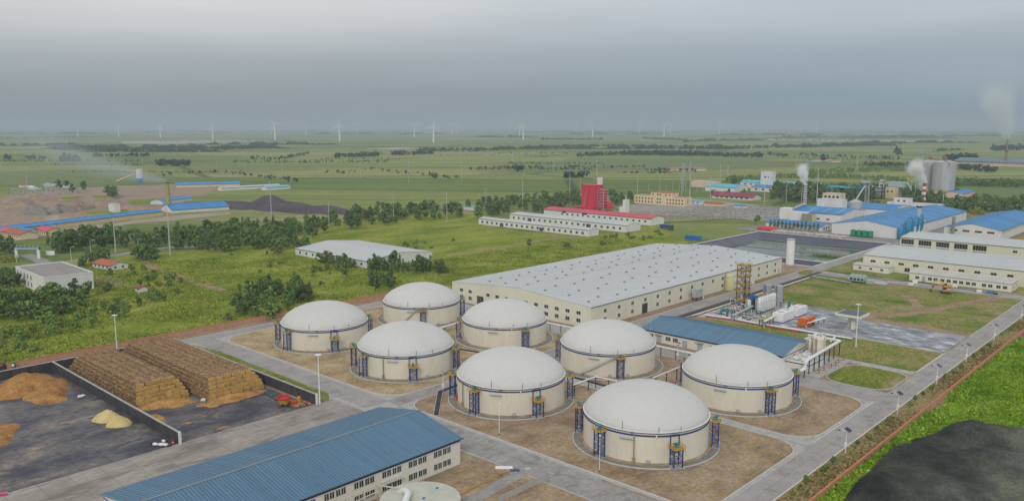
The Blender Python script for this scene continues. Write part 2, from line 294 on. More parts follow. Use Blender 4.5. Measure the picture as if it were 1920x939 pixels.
# ------------------------------------------------------------------ the plain
def field_material():
    m = bpy.data.materials.new('farm_fields'); m.use_nodes = True; nt = m.node_tree; N = nt.nodes; L = nt.links
    b = N['Principled BSDF']; b.inputs['Roughness'].default_value = .95; b.inputs['Specular IOR Level'].default_value = .02
    pos = N.new('ShaderNodeNewGeometry').outputs['Position']
    def mapped(sx, sy, rot):
        mp = N.new('ShaderNodeMapping'); mp.vector_type = 'TEXTURE'; mp.inputs['Scale'].default_value = (1 / sx, 1 / sy, 1); mp.inputs['Rotation'].default_value = (0, 0, R(rot)); L.new(pos, mp.inputs[0]); return mp.outputs[0]
    def ramp(fac, cols):
        r = N.new('ShaderNodeValToRGB'); e = r.color_ramp.elements
        while len(e) < len(cols): e.new(.5)
        for i, (p, c) in enumerate(cols): e[i].position = p; e[i].color = (*c, 1)
        L.new(fac, r.inputs[0]); return r.outputs[0]
    def mix(fac, a, c):
        x = N.new('ShaderNodeMix'); x.data_type = 'RGBA'
        if isinstance(fac, float): x.inputs['Factor'].default_value = fac
        else: L.new(fac, x.inputs['Factor'])
        L.new(a, x.inputs[6])
        if isinstance(c, tuple): x.inputs[7].default_value = (*c, 1)
        else: L.new(c, x.inputs[7])
        return x.outputs[2]
    def mrange(v, a, z, lo, hi):
        r = N.new('ShaderNodeMapRange'); r.inputs['From Min'].default_value = a; r.inputs['From Max'].default_value = z; r.inputs['To Min'].default_value = lo; r.inputs['To Max'].default_value = hi; L.new(v, r.inputs['Value']); return r.outputs[0]
    vor = N.new('ShaderNodeTexVoronoi'); vor.inputs['Scale'].default_value = 1; vor.inputs['Randomness'].default_value = .75; L.new(mapped(1 / 300, 1 / 1300, 38), vor.inputs['Vector'])
    sp = N.new('ShaderNodeSeparateColor'); L.new(vor.outputs['Color'], sp.inputs[0])
    crop = ramp(sp.outputs[0], [(0, (.15, .20, .065)), (.3, (.19, .235, .075)), (.6, (.255, .28, .10)), (.85, (.295, .30, .125)), (1, (.31, .28, .15))])
    # long strips inside the fields
    st = N.new('ShaderNodeTexNoise'); st.inputs['Scale'].default_value = 1; st.inputs['Detail'].default_value = 5; st.inputs['Roughness'].default_value = .65; L.new(mapped(1 / 34, 1 / 700, 38), st.inputs['Vector'])
    v = N.new('ShaderNodeVectorMath'); v.operation = 'SCALE'; L.new(crop, v.inputs[0]); L.new(mrange(st.outputs['Fac'], .3, .7, .66, 1.3), v.inputs['Scale']); col = v.outputs[0]
    # field margins: dark lines of rough grass between neighbouring crops
    ve = N.new('ShaderNodeTexVoronoi'); ve.feature = 'DISTANCE_TO_EDGE'; ve.inputs['Scale'].default_value = 1; ve.inputs['Randomness'].default_value = .75; L.new(mapped(1 / 300, 1 / 1300, 38), ve.inputs['Vector'])
    col = mix(mrange(ve.outputs['Distance'], .003, .008, .6, 0), col, (.04, .07, .025))
    # broad moist and dry ground
    big = N.new('ShaderNodeTexNoise'); big.inputs['Scale'].default_value = 1; big.inputs['Detail'].default_value = 7; L.new(mapped(1 / 700, 1 / 700, 0), big.inputs['Vector'])
    col = mix(mrange(big.outputs['Fac'], .5, .64, 0, .7), col, (.115, .165, .06))
    fine = N.new('ShaderNodeTexNoise'); fine.inputs['Scale'].default_value = 1; fine.inputs['Detail'].default_value = 8; fine.inputs['Roughness'].default_value = .7; L.new(mapped(1 / 12, 1 / 18, 20), fine.inputs['Vector'])
    v2 = N.new('ShaderNodeVectorMath'); v2.operation = 'SCALE'; L.new(col, v2.inputs[0]); L.new(mrange(fine.outputs['Fac'], .3, .7, .8, 1.2), v2.inputs['Scale'])
    L.new(v2.outputs[0], b.inputs['Base Color']); return m
FIELDS = field_material()
PX0, PX1, PY0, PY1 = 515.0, 662.0, 212.0, 322.0          # pond rim
def sheet(name, pts, z, m, k='structure', label=None):
    return kind(MB().poly(pts, z).build(name, m), k, label)
def rect(x0, y0, x1, y1): return [(x0, y0), (x1, y0), (x1, y1), (x0, y1)]
def rrect(x0, y0, x1, y1, r=6.0, n=6):
    out = []
    for cx, cy, a in ((x1 - r, y1 - r, 0), (x0 + r, y1 - r, 90), (x0 + r, y0 + r, 180), (x1 - r, y0 + r, 270)):
        for i in range(n + 1): t = R(a + 90 * i / n); out.append((cx + r * math.cos(t), cy + r * math.sin(t)))
    return out
def ragged(pts, amp, step=12.0, seed=5):
    rr = random.Random(seed); out = []
    for i, a in enumerate(pts):
        b = pts[(i + 1) % len(pts)]; L_ = math.hypot(b[0] - a[0], b[1] - a[1]); n = max(1, int(L_ / step))
        for k in range(n): t = k / n; out.append((a[0] + (b[0] - a[0]) * t + rr.uniform(-amp, amp), a[1] + (b[1] - a[1]) * t + rr.uniform(-amp, amp)))
    return out
def gpoly(pix): return [tuple(G(*q)[:2]) for q in pix]
g = MB(); BIG = 80000.0
xs, ys = (-BIG, PX0, PX1, BIG), (-BIG, PY0, PY1, BIG)
for i in range(3):
    for j in range(3):
        if i == 1 and j == 1: continue
        g.add([(xs[i], ys[j], 0), (xs[i + 1], ys[j], 0), (xs[i + 1], ys[j + 1], 0), (xs[i], ys[j + 1], 0)], [(0, 1, 2, 3)])
kind(g.build('ground', FIELDS), 'structure')

sheet('meadow', [(40, 345), (330, 330), (560, 330), (640, 420), (560, 700), (430, 640), (330, 560), (200, 600), (60, 520)], .04, MEADOW)
sheet('rank_field', [(120, -60), (620, -60), (620, 71), (120, 71)], .04, RANK)
sheet('plant_ground', rect(40, 71, 515, 341), .06, SOIL)
sheet('far_plant_ground', rect(662, 190, 800, 330), .05, VERGE)
sheet('side_field', [(515, 71), (960, 71), (960, 172), (700, 172), (690, 110), (515, 110)], .05, MEADOW)
sheet('concrete_apron', rect(149, 88, 283, 334), .09, CONC)

# pads of straw-strewn soil around the tanks, raised a little and edged with a kerb
def pad(x0, y0, x1, y1, m, r=7, z=.16, name='tank_pad', kerb=True):
    p = rrect(x0, y0, x1, y1, r)
    o = kind(MB().poly(p, .02, z).build(name, m), 'structure')
    if kerb:
        k = MB(); n = len(p); cx, cy = (x0 + x1) / 2, (y0 + y1) / 2
        for i in range(n):
            a, b = Vector((*p[i], z + .01)), Vector((*p[(i + 1) % n], z + .01))
            if (b - a).length > .05: k.bar(a, b, .22, .18)
        k.build('kerb', KERB, o)
    return o
pad(162.5, 89.5, 218.5, 200.5, SOIL, 9); pad(222.5, 89.5, 270.5, 200.5, SOIL, 9)
pad(163, 208, 269, 324, STRAWSOIL, 10)
pad(283.4, 88.8, 310.8, 111.6, LAWN, 7, name='lawn'); pad(314.8, 88.8, 350.6, 131, LAWN, 2, name='lawn')
sheet('lawn_strip', rect(317, 131, 344, 192), .10, LAWN)
sheet('lawn_field', [(386.2, 88.4), (490, 88.4), (490, 198), (397.2, 198), (397.2, 134), (386.2, 134)], .10, LAWN)
sheet('bare_ground', [(283, 186), (345, 186), (345, 199), (283, 199)], .12, DIRT)
# worn vehicle track over the lawn field
def strip(name, pts, w, z, m, jit=.0):
    v = []; n = len(pts)
    for i, p in enumerate(pts):
        a = Vector(pts[max(i - 1, 0)][:2]); b = Vector(pts[min(i + 1, n - 1)][:2]); d = (b - a).normalized(); s = Vector((-d.y, d.x)); ww = w * (1 + random.uniform(-jit, jit)) / 2
        q = Vector(p[:2]); v += [(*(q - s * ww), z), (*(q + s * ww), z)]
    return kind(MB().add(v, [(2 * i, 2 * i + 2, 2 * i + 3, 2 * i + 1) for i in range(n - 1)]).build(name, m), 'structure')
def smooth_path(pts, k=6):
    out = []; n = len(pts)
    for i in range(n - 1):
        p0, p1, p2, p3 = (Vector(pts[max(i - 1, 0)][:2]), Vector(pts[i][:2]), Vector(pts[i + 1][:2]), Vector(pts[min(i + 2, n - 1)][:2]))
        for j in range(k):
            t = j / k; out.append(tuple(.5 * ((2 * p1) + (p2 - p0) * t + (2 * p0 - 5 * p1 + 4 * p2 - p3) * t * t + (3 * p1 - p0 - 3 * p2 + p3) * t ** 3)))
    out.append(tuple(pts[-1][:2])); return out
strip('dirt_track', smooth_path(gpoly([(1462, 578), (1520, 584), (1580, 591), (1640, 593), (1710, 588), (1790, 572), (1850, 562), (1895, 556)])), 7, .125, DIRT, .3)
strip('dirt_track', smooth_path(gpoly([(1500, 582), (1570, 590), (1650, 603), (1720, 614), (1790, 626), (1812, 634)])), 9, .13, DIRT, .3)
sheet('mud_patch', [(q.x, q.y) for q in (G(1480, 572), G(1500, 580), G(1540, 582), G(1525, 573), G(1505, 569))], .14, mat('dark_mud', [(.13, .09, .065), (.19, .135, .10)], scale=.2))
strip('dirt_track', smooth_path(gpoly([(1690, 555), (1708, 558), (1715, 566), (1722, 576)])), 5, .12, DIRT, .3)

# cast slabs: every slab its own piece with an open joint round it
SLABS = {}
def slabs(parent, x0, x1, y0, y1, nx, ny, z, m, name='slab'):
    dx, dy = (x1 - x0) / nx, (y1 - y0) / ny; key = (round(dx, 3), round(dy, 3), m.name, z)
    if key not in SLABS: SLABS[key] = MB().box(-dx / 2 + .04, -dy / 2 + .04, -z, dx / 2 - .04, dy / 2 - .04, 0).mesh(name, m)
    for i in range(nx):
        for j in range(ny):
            place(name, SLABS[key], parent, (x0 + dx * (i + .5), y0 + dy * (j + .5), z + random.uniform(-.012, .012)))
def slab_road(name, x0, x1, y0, y1, nx, ny, z, m):
    o = kind(MB().poly(rect(x0, y0, x1, y1), z - .06).build(name, mat('joint_filler', (.12, .115, .11))), 'structure')
    slabs(o, x0, x1, y0, y1, nx, ny, z, m); return o
slab_road('road', 150, 490, 80.6, 88.2, 68, 2, .15, CONC_ROAD)
slab_road('road', 150.2, 161, 88.4, 200, 2, 22, .16, ROAD_PATCH)
slab_road('road', 152.5, 161.5, 207, 326, 2, 22, .16, CONC_ROAD)
slab_road('road', 151, 272, 326.3, 333, 24, 1, .17, CONC_ROAD)
slab_road('road', 285, 700, 202.5, 211, 75, 2, .15, CONC_ROAD)
slab_road('road', 490.4, 503, 80.6, 202, 2, 24, .16, CONC_ROAD)
slab_road('lane', 161.3, 270, 201, 207.4, 20, 1, .155, ROAD_PATCH)
slab_road('lane', 271, 283, 88.6, 200, 2, 18, .165, CONC_ROAD)
slab_road('lane', 283.3, 314.5, 112, 129.5, 7, 3, .17, CONC)
slab_road('path', 218.8, 222, 88.5, 126, 1, 12, .19, CONC)
slab_road('path', 311, 314.6, 88.6, 111.6, 1, 8, .18, CONC)
slab_road('paved_pad', 351, 386, 89, 134, 7, 9, .15, PAVER)
slab_road('paved_pad', 345.5, 397, 134.2, 163, 10, 6, .15, PAVER)
slab_road('process_slab', 340, 397, 163.2, 196, 8, 5, .15, CONC)
slab_road('yard_road', 30, 150, 187.4, 222, 16, 4, .15, YARD_ROAD)
slab_road('storage_yard', 40, 141.5, 222.2, 326, 13, 13, .14, YARD)
for nm, y0, y1, x0, x1 in (('kerb', 80.2, 80.55, 150, 490), ('kerb', 88.25, 88.5, 222, 271), ('kerb', 88.25, 88.5, 314.6, 351), ('kerb', 88.25, 88.5, 386, 490), ('kerb', 211.05, 211.4, 285, 513)):
    kind(MB().box(x0, y0, 0, x1, y1, .27).build(nm, KERB), 'structure')
sheet('verge', rect(130, 73.3, 505, 80.2), .13, VERGE)
sheet('sandy_path', rect(40, 335, 300, 340.2), .11, DIRT)
sheet('grass_margin', rect(40, 327, 150, 335), .13, LAWN)
sheet('grass_margin', [(144.5, 326), (149, 326), (153.5, 308), (152.3, 228), (149, 222.5), (144.5, 221.5)], .15, LAWN)
sheet('far_grass_margin', rect(505, 80, 515, 200), .12, LAWN)
sheet('grass_by_pond', gpoly([(1495, 511), (1510, 506), (1525, 507), (1522, 515), (1500, 517)]), .2, LAWN)
sheet('grass_verge', [(506, 172), (520, 172), (540, 199), (506, 199)], .16, LAWN)
sheet('warehouse_margin', rect(285, 211.6, 483, 217.3), .14, DIRT)
sheet('warehouse_grass', rect(395, 212, 482, 216.8), .17, VERGE)
sheet('yard_soil', rect(40, 88, 149.4, 152), .11, SOIL)
sheet('concrete_strip', [(128, 132), (150, 134.5), (150, 138.5), (128, 136)], .15, ROAD_PATCH)

# yellow hoses laid out over the soil between the tanks
def hose_set(x0, x1, y0, y1, step, z, nm='hose', lab='yellow hose lying across the sandy soil beside the front dome tanks'):
    y = y0
    while y < y1:
        pts = [(x0 + (x1 - x0) * i / 9, y + math.sin(i * 1.7 + y) * .5, z) for i in range(10)]
        o = MB().tube(pts, .09, 4).build(nm, LINE_YELLOW); tag(o, lab, 'hose', 'yellow hoses on the soil'); y += step
for a in ((163.5, 176, 92, 150, 7), (205, 218, 92, 170, 7.5), (223.5, 240, 90.6, 112, 5), (256, 270, 91, 140, 6.5), (171, 212, 91, 106, 5.2)):
    hose_set(*a, .24)
hose_set(112, 148.5, 112, 134, 4.4, .18, lab='yellow hose lying across the bare plot beside the mesh fence')
hose_set(118, 149, 140, 151, 4.4, .18, lab='yellow hose lying across the bare plot below the two-storey building')
tag(MB().tube([(128, 138.8, .25), (150, 139.2, .25)], .11, 5).build('hose', mat('orange_hose', (.55, .24, .04))), 'orange hose along the edge of the bare plot below the two-storey building', 'hose')

# ------------------------------------------------------------------ pond
D, SL = 6.0, 13.0
p = MB()
o0 = [(PX0, PY0), (PX1, PY0), (PX1, PY1), (PX0, PY1)]; i0 = [(PX0 + SL, PY0 + SL), (PX1 - SL, PY0 + SL), (PX1 - SL, PY1 - SL), (PX0 + SL, PY1 - SL)]
p.add([(*q, 0.02) for q in o0] + [(*q, -D) for q in i0], [(i, (i + 1) % 4, 4 + (i + 1) % 4, 4 + i) for i in range(4)] + [(4, 5, 6, 7)])
kind(p.build('pond_basin', LINER), 'structure')
def water_material():
    m = bpy.data.materials.new('pond_water'); m.use_nodes = True; nt = m.node_tree; N = nt.nodes; L = nt.links; b = N['Principled BSDF']
    pos = N.new('ShaderNodeNewGeometry').outputs['Position']; mp = N.new('ShaderNodeMapping'); mp.inputs['Scale'].default_value = (.12, .012, 1); L.new(pos, mp.inputs[0])
    n = N.new('ShaderNodeTexNoise'); n.inputs['Scale'].default_value = 1; n.inputs['Detail'].default_value = 6; L.new(mp.outputs[0], n.inputs['Vector'])
    r = N.new('ShaderNodeValToRGB'); e = r.color_ramp.elements; e[0].position = .5; e[0].color = (.022, .05, .045, 1); e[1].position = .6; e[1].color = (.13, .15, .10, 1); L.new(n.outputs['Fac'], r.inputs[0]); L.new(r.outputs[0], b.inputs['Base Color'])
    rr = N.new('ShaderNodeMapRange'); rr.inputs['From Min'].default_value = .5; rr.inputs['From Max'].default_value = .62; rr.inputs['To Min'].default_value = .06; rr.inputs['To Max'].default_value = .6; L.new(n.outputs['Fac'], rr.inputs['Value']); L.new(rr.outputs[0], b.inputs['Roughness'])
    w = N.new('ShaderNodeTexNoise'); w.inputs['Scale'].default_value = .7; bp = N.new('ShaderNodeBump'); bp.inputs['Distance'].default_value = .03; L.new(w.outputs['Fac'], bp.inputs['Height']); L.new(bp.outputs[0], b.inputs['Normal']); return m
kind(MB().poly(rect(PX0 + 10, PY0 + 10, PX1 - 10, PY1 - 10), -4.6).build('water', water_material()), 'structure')
rim = MB()
for a, b in ((0, 1), (1, 2), (2, 3), (3, 0)): rim.bar((*o0[a], .2), (*o0[b], .2), 1.2, .5)
kind(rim.build('pond_kerb', KERB), 'structure')
dy = MB(); dy.add([(541, 214, -5.9), (546, 214, -1.2), (548.5, 214, -1.2), (553, 214, -5.9), (541, 320, -5.9), (546, 320, -1.2), (548.5, 320, -1.2), (553, 320, -5.9)], [(0, 1, 5, 4), (2, 3, 7, 6)]); kind(dy.build('pond_dyke', LINER), 'structure'); kind(MB().box(545.9, 214, -1.5, 548.6, 320, -1.15).build('pond_dyke_path', KERB), 'structure')
bank = MB(); bank.box(570, 235, -4.75, 573, 309, -4.3); bank.box(600, 238, -4.75, 602, 309, -4.32); bank.box(545, 225, -4.75, 547.5, 250, -4.3)
kind(bank.build('pond_bank', mat('pond_bank_mud', (.22, .21, .17))), 'structure')
pl = random.Random(4); rd = MB()
for k in range(900):
    bx, by = ((560, 292), (590, 232))[k % 2]; x, y = bx + pl.gauss(0, 3.5), by + pl.gauss(0, 7); h = pl.uniform(.6, 2.0); a = pl.uniform(0, 6.3)
    rd.add([(x - .3 * math.cos(a), y - .3 * math.sin(a), -4.6), (x + .3 * math.cos(a), y + .3 * math.sin(a), -4.6), (x + pl.uniform(-.3, .3), y, -4.6 + h)], [(0, 1, 2)])
kind(rd.build('reeds', LEAF_MID), 'stuff', 'green reeds growing in two patches in the shallow pond')

# ------------------------------------------------------------------ walls
def long_wall(name, label, x0, y0, x1, y1, h, t, m, cap, step, group=None):
    L_ = math.hypot(x1 - x0, y1 - y0); w = thing(name, label, 'wall', (x0, y0, 0), math.atan2(y1 - y0, x1 - x0), group)
    n = max(1, round(L_ / step)); d = L_ / n
    pm = MB().box(.2, -t / 2, 0, d - .2, t / 2, h).mesh('wall_panel', m); pi = MB().box(-.28, -t / 2 - .08, 0, .28, t / 2 + .08, h + .05).mesh('pilaster', m)
    for i in range(n): place('wall_panel', pm, w, (i * d, 0, 0))
    for i in range(n + 1): place('pilaster', pi, w, (i * d, 0, 0))
    MB().box(-.3, -t / 2 - .12, h + .06, L_ + .3, t / 2 + .12, h + .22).build('coping', cap, w); return w
long_wall('brick_wall', 'long low red brick boundary wall between the road verge and the rank green field', 120, 72.6, 560, 72.6, 1.7, .4, BRICK, BRICK_CAP, 5.5)
long_wall('brick_wall', 'long brick boundary wall along the meadow behind the straw stacks and dome tanks', 20, 341, 286, 341, 2.0, .4, BRICK, BRICK_CAP, 5.5)
def yard_wall(label, x0, y0, x1, y1, h):
    w = thing('yard_wall', label, 'wall', (x0, y0, 0), math.atan2(y1 - y0, x1 - x0), 'black walls of the storage yard'); L_ = math.hypot(x1 - x0, y1 - y0)
    n = round(L_ / 4); d = L_ / n; pm = MB().box(.03, -.3, 0, d - .03, .3, h).mesh('wall_panel', BLACK_WALL)
    for i in range(n): place('wall_panel', pm, w, (i * d, 0, 0))
    MB().box(-.1, -.36, h, L_ + .1, .36, h + .16).build('coping', CONC, w); MB().box(-.62, -.34, 0, -.12, .34, h + .3).build('end_post', WHITEWALL, w)
yard_wall('black wall dividing the storage yard, beside the left straw stack', 97.3, 221.4, 97.3, 325.5, 3.6)
yard_wall('black wall closing the storage yard on the side of the white mast', 143.2, 221.4, 143.2, 325.5, 3.6)
yard_wall('black wall along the back of the storage yard behind the brown compost', 36, 326.2, 143, 326.2, 3.4)
def ditch(label, pts, w=2.2, h=.5):
    t = thing('drain_channel', label, 'drain', (pts[0][0], pts[0][1], 0), 0, 'black lined drain channels')
    ox, oy = pts[0][:2]; a = MB(); c = MB()
    for (xa, ya), (xb, yb) in zip(pts, pts[1:]):
        a.bar((xa - ox, ya - oy, .3), (xb - ox, yb - oy, .3), w, h); d = (Vector((xb, yb)) - Vector((xa, ya))).normalized(); s = Vector((-d.y, d.x)) * (w / 2 + .15)
        for sg in (-1, 1): c.bar((xa - ox + s.x * sg, ya - oy + s.y * sg, .2), (xb - ox + s.x * sg, yb - oy + s.y * sg, .2), .16, .5)
    a.build('liner', DITCH, t); c.build('edge', KERB, t)
ditch('long black drain along the road beside the big warehouse', [(318, 199.3), (497, 199.3)], 3.0, .7)
ditch('black drain between the two middle rows of dome tanks', gpoly([(853, 655), (897, 662)]), 1.8)
ditch('black drain running between the right rows of dome tanks', [tuple(G(1068, 707)[:2]), tuple(G(1140, 727)[:2])], 1.8)
ditch('black drain bending beside the road at the second row tank', gpoly([(818, 778), (825, 737), (858, 724)]), 1.4, .9)
ditch('black drain in front of the cooling unit and the small flat-roofed annex', gpoly([(1565, 512), (1612, 519), (1662, 527), (1700, 529)]), 1.5)
ditch('black drain in front of the long low annex', gpoly([(1716, 530), (1790, 541), (1850, 550)]), 1.5)

# ------------------------------------------------------------------ dome-roofed tanks
TR, RIM = 18.0, 9.2
def dome_profile(n=16):
    out = []
    for i in range(n + 1):
        t = i / n; a = math.pi / 2 * t
        ell = (TR * .992 * math.cos(a), 7.7 * math.sin(a)); s = 1 - t; cap_r = TR * .992 * s; Rr = (TR ** 2 + 7.7 ** 2) / (2 * 7.7); cap_z = math.sqrt(max(0, Rr * Rr - cap_r * cap_r)) - (Rr - 7.7)
        # membrane dome: between a spherical cap and an ellipse
        r = ell[0]; capz = math.sqrt(max(0, Rr * Rr - r * r)) - (Rr - 7.7); out.append((r, RIM + .05 + .5 * capz + .5 * ell[1]))
    return out
tank_me = dict(
    wall=MB().lathe([(TR, .2), (TR, RIM)], 96).mesh('wall', CREAM_TANK, True),
    dome=MB().lathe(dome_profile(), 96).mesh('dome', WHITE_DOME, True),
    band=MB().lathe([(TR, 7.85), (TR + .05, 7.87), (TR + .05, 8.33), (TR, 8.35)], 96).mesh('band', BLUE_BAND, True),
    rim=MB().lathe([(TR - .1, RIM - .25), (TR + .16, RIM - .22), (TR + .18, RIM - .05), (TR + .02, RIM + .05), (TR - .25, RIM + .06)], 96).mesh('rim', WHITE_PAINT, True),
    rim_rail=MB().lathe([(TR + .2, RIM - .42), (TR + .27, RIM - .38), (TR + .27, RIM - .30), (TR + .2, RIM - .27)], 96).mesh('rim_pipe', DARK, True),
    foot=MB().lathe([(TR, .52), (TR + .95, .48), (TR + 1.0, .1)], 96).mesh('footing', mat('rusty_footing', [(.24, .13, .06), (.36, .26, .16), (.40, .36, .28)], scale=.25, detail=8, rough=.95), True),
    gravel=MB().lathe([(TR + 1.0, .30), (TR + 2.9, .25), (TR + 3.0, .1)], 96).mesh('gravel_ring', GRAVEL, True),
    kerb=MB().lathe([(TR + 2.9, .2), (TR + 2.9, .34), (TR + 3.12, .34), (TR + 3.12, .1)], 96).mesh('kerb', KERB, True))
def seam_mesh():
    m = MB()
    for k in range(36):
        a = 2 * math.pi * k / 36; c, s = math.cos(a), math.sin(a); m.bar((c * (TR + .005), s * (TR + .005), .5), (c * (TR + .005), s * (TR + .005), 7.8), .06)
    return m.mesh('wall_seam', CREAM_TANK)
SEAM = seam_mesh()
def stair_mesh(a0, a1, top=7.4):
    m = MB(); n = 26
    for i in range(n):
        a = a0 + (a1 - a0) * i / n; z = .6 + (top - .6) * i / (n - 1)
        c, s = math.cos(a), math.sin(a); da = (a1 - a0) / n * .9; c2, s2 = math.cos(a + da), math.sin(a + da)
        for (r0, r1, h) in ((TR + .05, TR + .95, .09),):
            m.add([(c * r0, s * r0, z), (c * r1, s * r1, z), (c2 * r1, s2 * r1, z), (c2 * r0, s2 * r0, z), (c * r0, s * r0, z + h), (c * r1, s * r1, z + h), (c2 * r1, s2 * r1, z + h), (c2 * r0, s2 * r0, z + h)],
                  [(0, 3, 2, 1), (4, 5, 6, 7), (0, 1, 5, 4), (1, 2, 6, 5), (2, 3, 7, 6), (3, 0, 4, 7)])
    def helix(r, dz): return [(math.cos(a0 + (a1 - a0) * i / 20) * r, math.sin(a0 + (a1 - a0) * i / 20) * r, .6 + (top - .6) * i / 20 + dz) for i in range(21)]
    m.tube(helix(TR + .98, 1.0), .05, 5); m.tube(helix(TR + .98, .5), .035, 5); m.tube(helix(TR + .98, -.05), .09, 5)
    for i in range(0, 21, 3):
        q = helix(TR + .98, 0)[i]; m.bar(q, (q[0], q[1], q[2] + 1.0), .06)
    # landing with rail at the head of the stair
    for i in range(5):
        a = a1 + (a1 - a0) * .05 * i; c, s = math.cos(a), math.sin(a); m.bar((c * (TR + .5), s * (TR + .5), top), (c * (TR + .5), s * (TR + .5), top + .1), .9)
        m.bar((c * (TR + .95), s * (TR + .95), top), (c * (TR + .95), s * (TR + .95), top + 1.1), .06)
    return m
TANKS = {1: (191.3, 125.3, 'white-domed cream tank nearest the camera, frontmost of the eight dome tanks'),
         2: (191.4, 178.9, 'white-domed cream tank with a red box at its left foot, second from the camera'),
         3: (245.5, 125.0, 'white-domed cream tank on the right beside the white pipe rack and vertical vessels'),
         4: (245.8, 179.0, 'white-domed cream tank with a stair on its wall, before the long blue-grey roof'),
         5: (246.8, 234.6, 'white-domed cream tank directly before the gable of the big warehouse'),
         6: (191.3, 233.5, 'white-domed cream tank by the road crossing behind the two-storey building'),
         7: (191.6, 287.6, 'white-domed cream tank on the left, nearest the straw stacks'),
         8: (247.3, 289.6, 'white-domed cream tank farthest back, beside the meadow and the warehouse corner')}
NAMES = {1: 'the frontmost dome tank', 2: 'the second dome tank', 3: 'the pipe-rack dome tank', 4: 'the dome tank before the long blue-grey roof',
         5: 'the dome tank before the warehouse', 6: 'the dome tank by the crossing', 7: 'the dome tank nearest the straw', 8: 'the rearmost dome tank'}
def ang(k, px, py):
    q = G(px, py); return math.atan2(q.y - TANKS[k][1], q.x - TANKS[k][0])
STAIRS = {3: (1300, 715, 1282, 700), 4: (1090, 703, 1148, 709), 5: (880, 645, 866, 630), 8: (752, 612, 780, 613)}
PIPES = {1: (1188, 870), 2: (866, 765), 6: (720, 712)}
for k, (cx, cy, lab) in TANKS.items():
    t = thing('dome_tank', lab, 'storage tank', (cx, cy, .1), 0, 'cream tanks with white membrane domes')
    for nm in ('wall', 'dome', 'band', 'rim', 'foot', 'gravel', 'kerb'): place({'foot': 'footing', 'gravel': 'gravel_ring'}.get(nm, nm), tank_me[nm], t)
    place('rim_pipe', tank_me['rim_rail'], t)
    if k in STAIRS:
        q = STAIRS[k]; a0, a1 = ang(k, q[0], q[1]), ang(k, q[2], q[3])
        if a1 - a0 > math.pi: a1 -= 2 * math.pi
        if a0 - a1 > math.pi: a1 += 2 * math.pi
        stair_mesh(a0, a1).build('stair', STEEL, t)
    fa = math.atan2(-cy, -cx)     # side turned to the viewer
    for da, h in ((-.35, 2.4), (.2, 1.6), (.55, 1.3)):
        c, s = math.cos(fa + da), math.sin(fa + da); MB().bar((c * (TR + .1), s * (TR + .1), RIM - .3), (c * (TR + .1), s * (TR + .1), RIM + h), .09).build('vent_mast', DARK, t)
    b = MB(); c, s = math.cos(fa + .16), math.sin(fa + .16)
    b.bar((c * (TR + .02), s * (TR + .02), 7.7), (c * (TR + .02), s * (TR + .02), 8.6), .7, .16); b.build('band_joint', WHITE_PAINT, t)
    c, s = math.cos(fa - .38), math.sin(fa - .38); c2, s2 = math.cos(fa - .16), math.sin(fa - .16)
    wk = MB(); wk.bar((c * (TR + .5), s * (TR + .5), 7.1), (c2 * (TR + .5), s2 * (TR + .5), 7.1), .9, .16); wk.bar((c * (TR + .95), s * (TR + .95), 8.1), (c2 * (TR + .95), s2 * (TR + .95), 8.1), .06)
    wk.build('walkway', STEEL, t)
    for da in (-.2, -.165): MB().bar((math.cos(fa + da) * (TR + .02), math.sin(fa + da) * (TR + .02), 8.55), (math.cos(fa + da) * (TR + .02), math.sin(fa + da) * (TR + .02), 8.95), .35).build('sight_glass', DARK, t)
    if k in PIPES:
        a = ang(k, *PIPES[k]); c, s = math.cos(a), math.sin(a); d = MB(); d.tube([(c * (TR + .3), s * (TR + .3), .4), (c * (TR + .3), s * (TR + .3), 8.9)], .2, 8); d.bar((c * (TR + .5), s * (TR + .5), .5), (c * (TR + .5), s * (TR + .5), 2.0), .7, .5)
        d.build('downpipe', mat('brown_pipe_lagging', [(.30, .24, .16), (.38, .31, .21)], scale=1), t)
    for da in (.05, .42):
        c, s = math.cos(fa + da), math.sin(fa + da); MB().cyl(0, 0, 0, .9, .55, 12).build('manhole', STEEL, t, (c * (TR + .1), s * (TR + .1), .55))

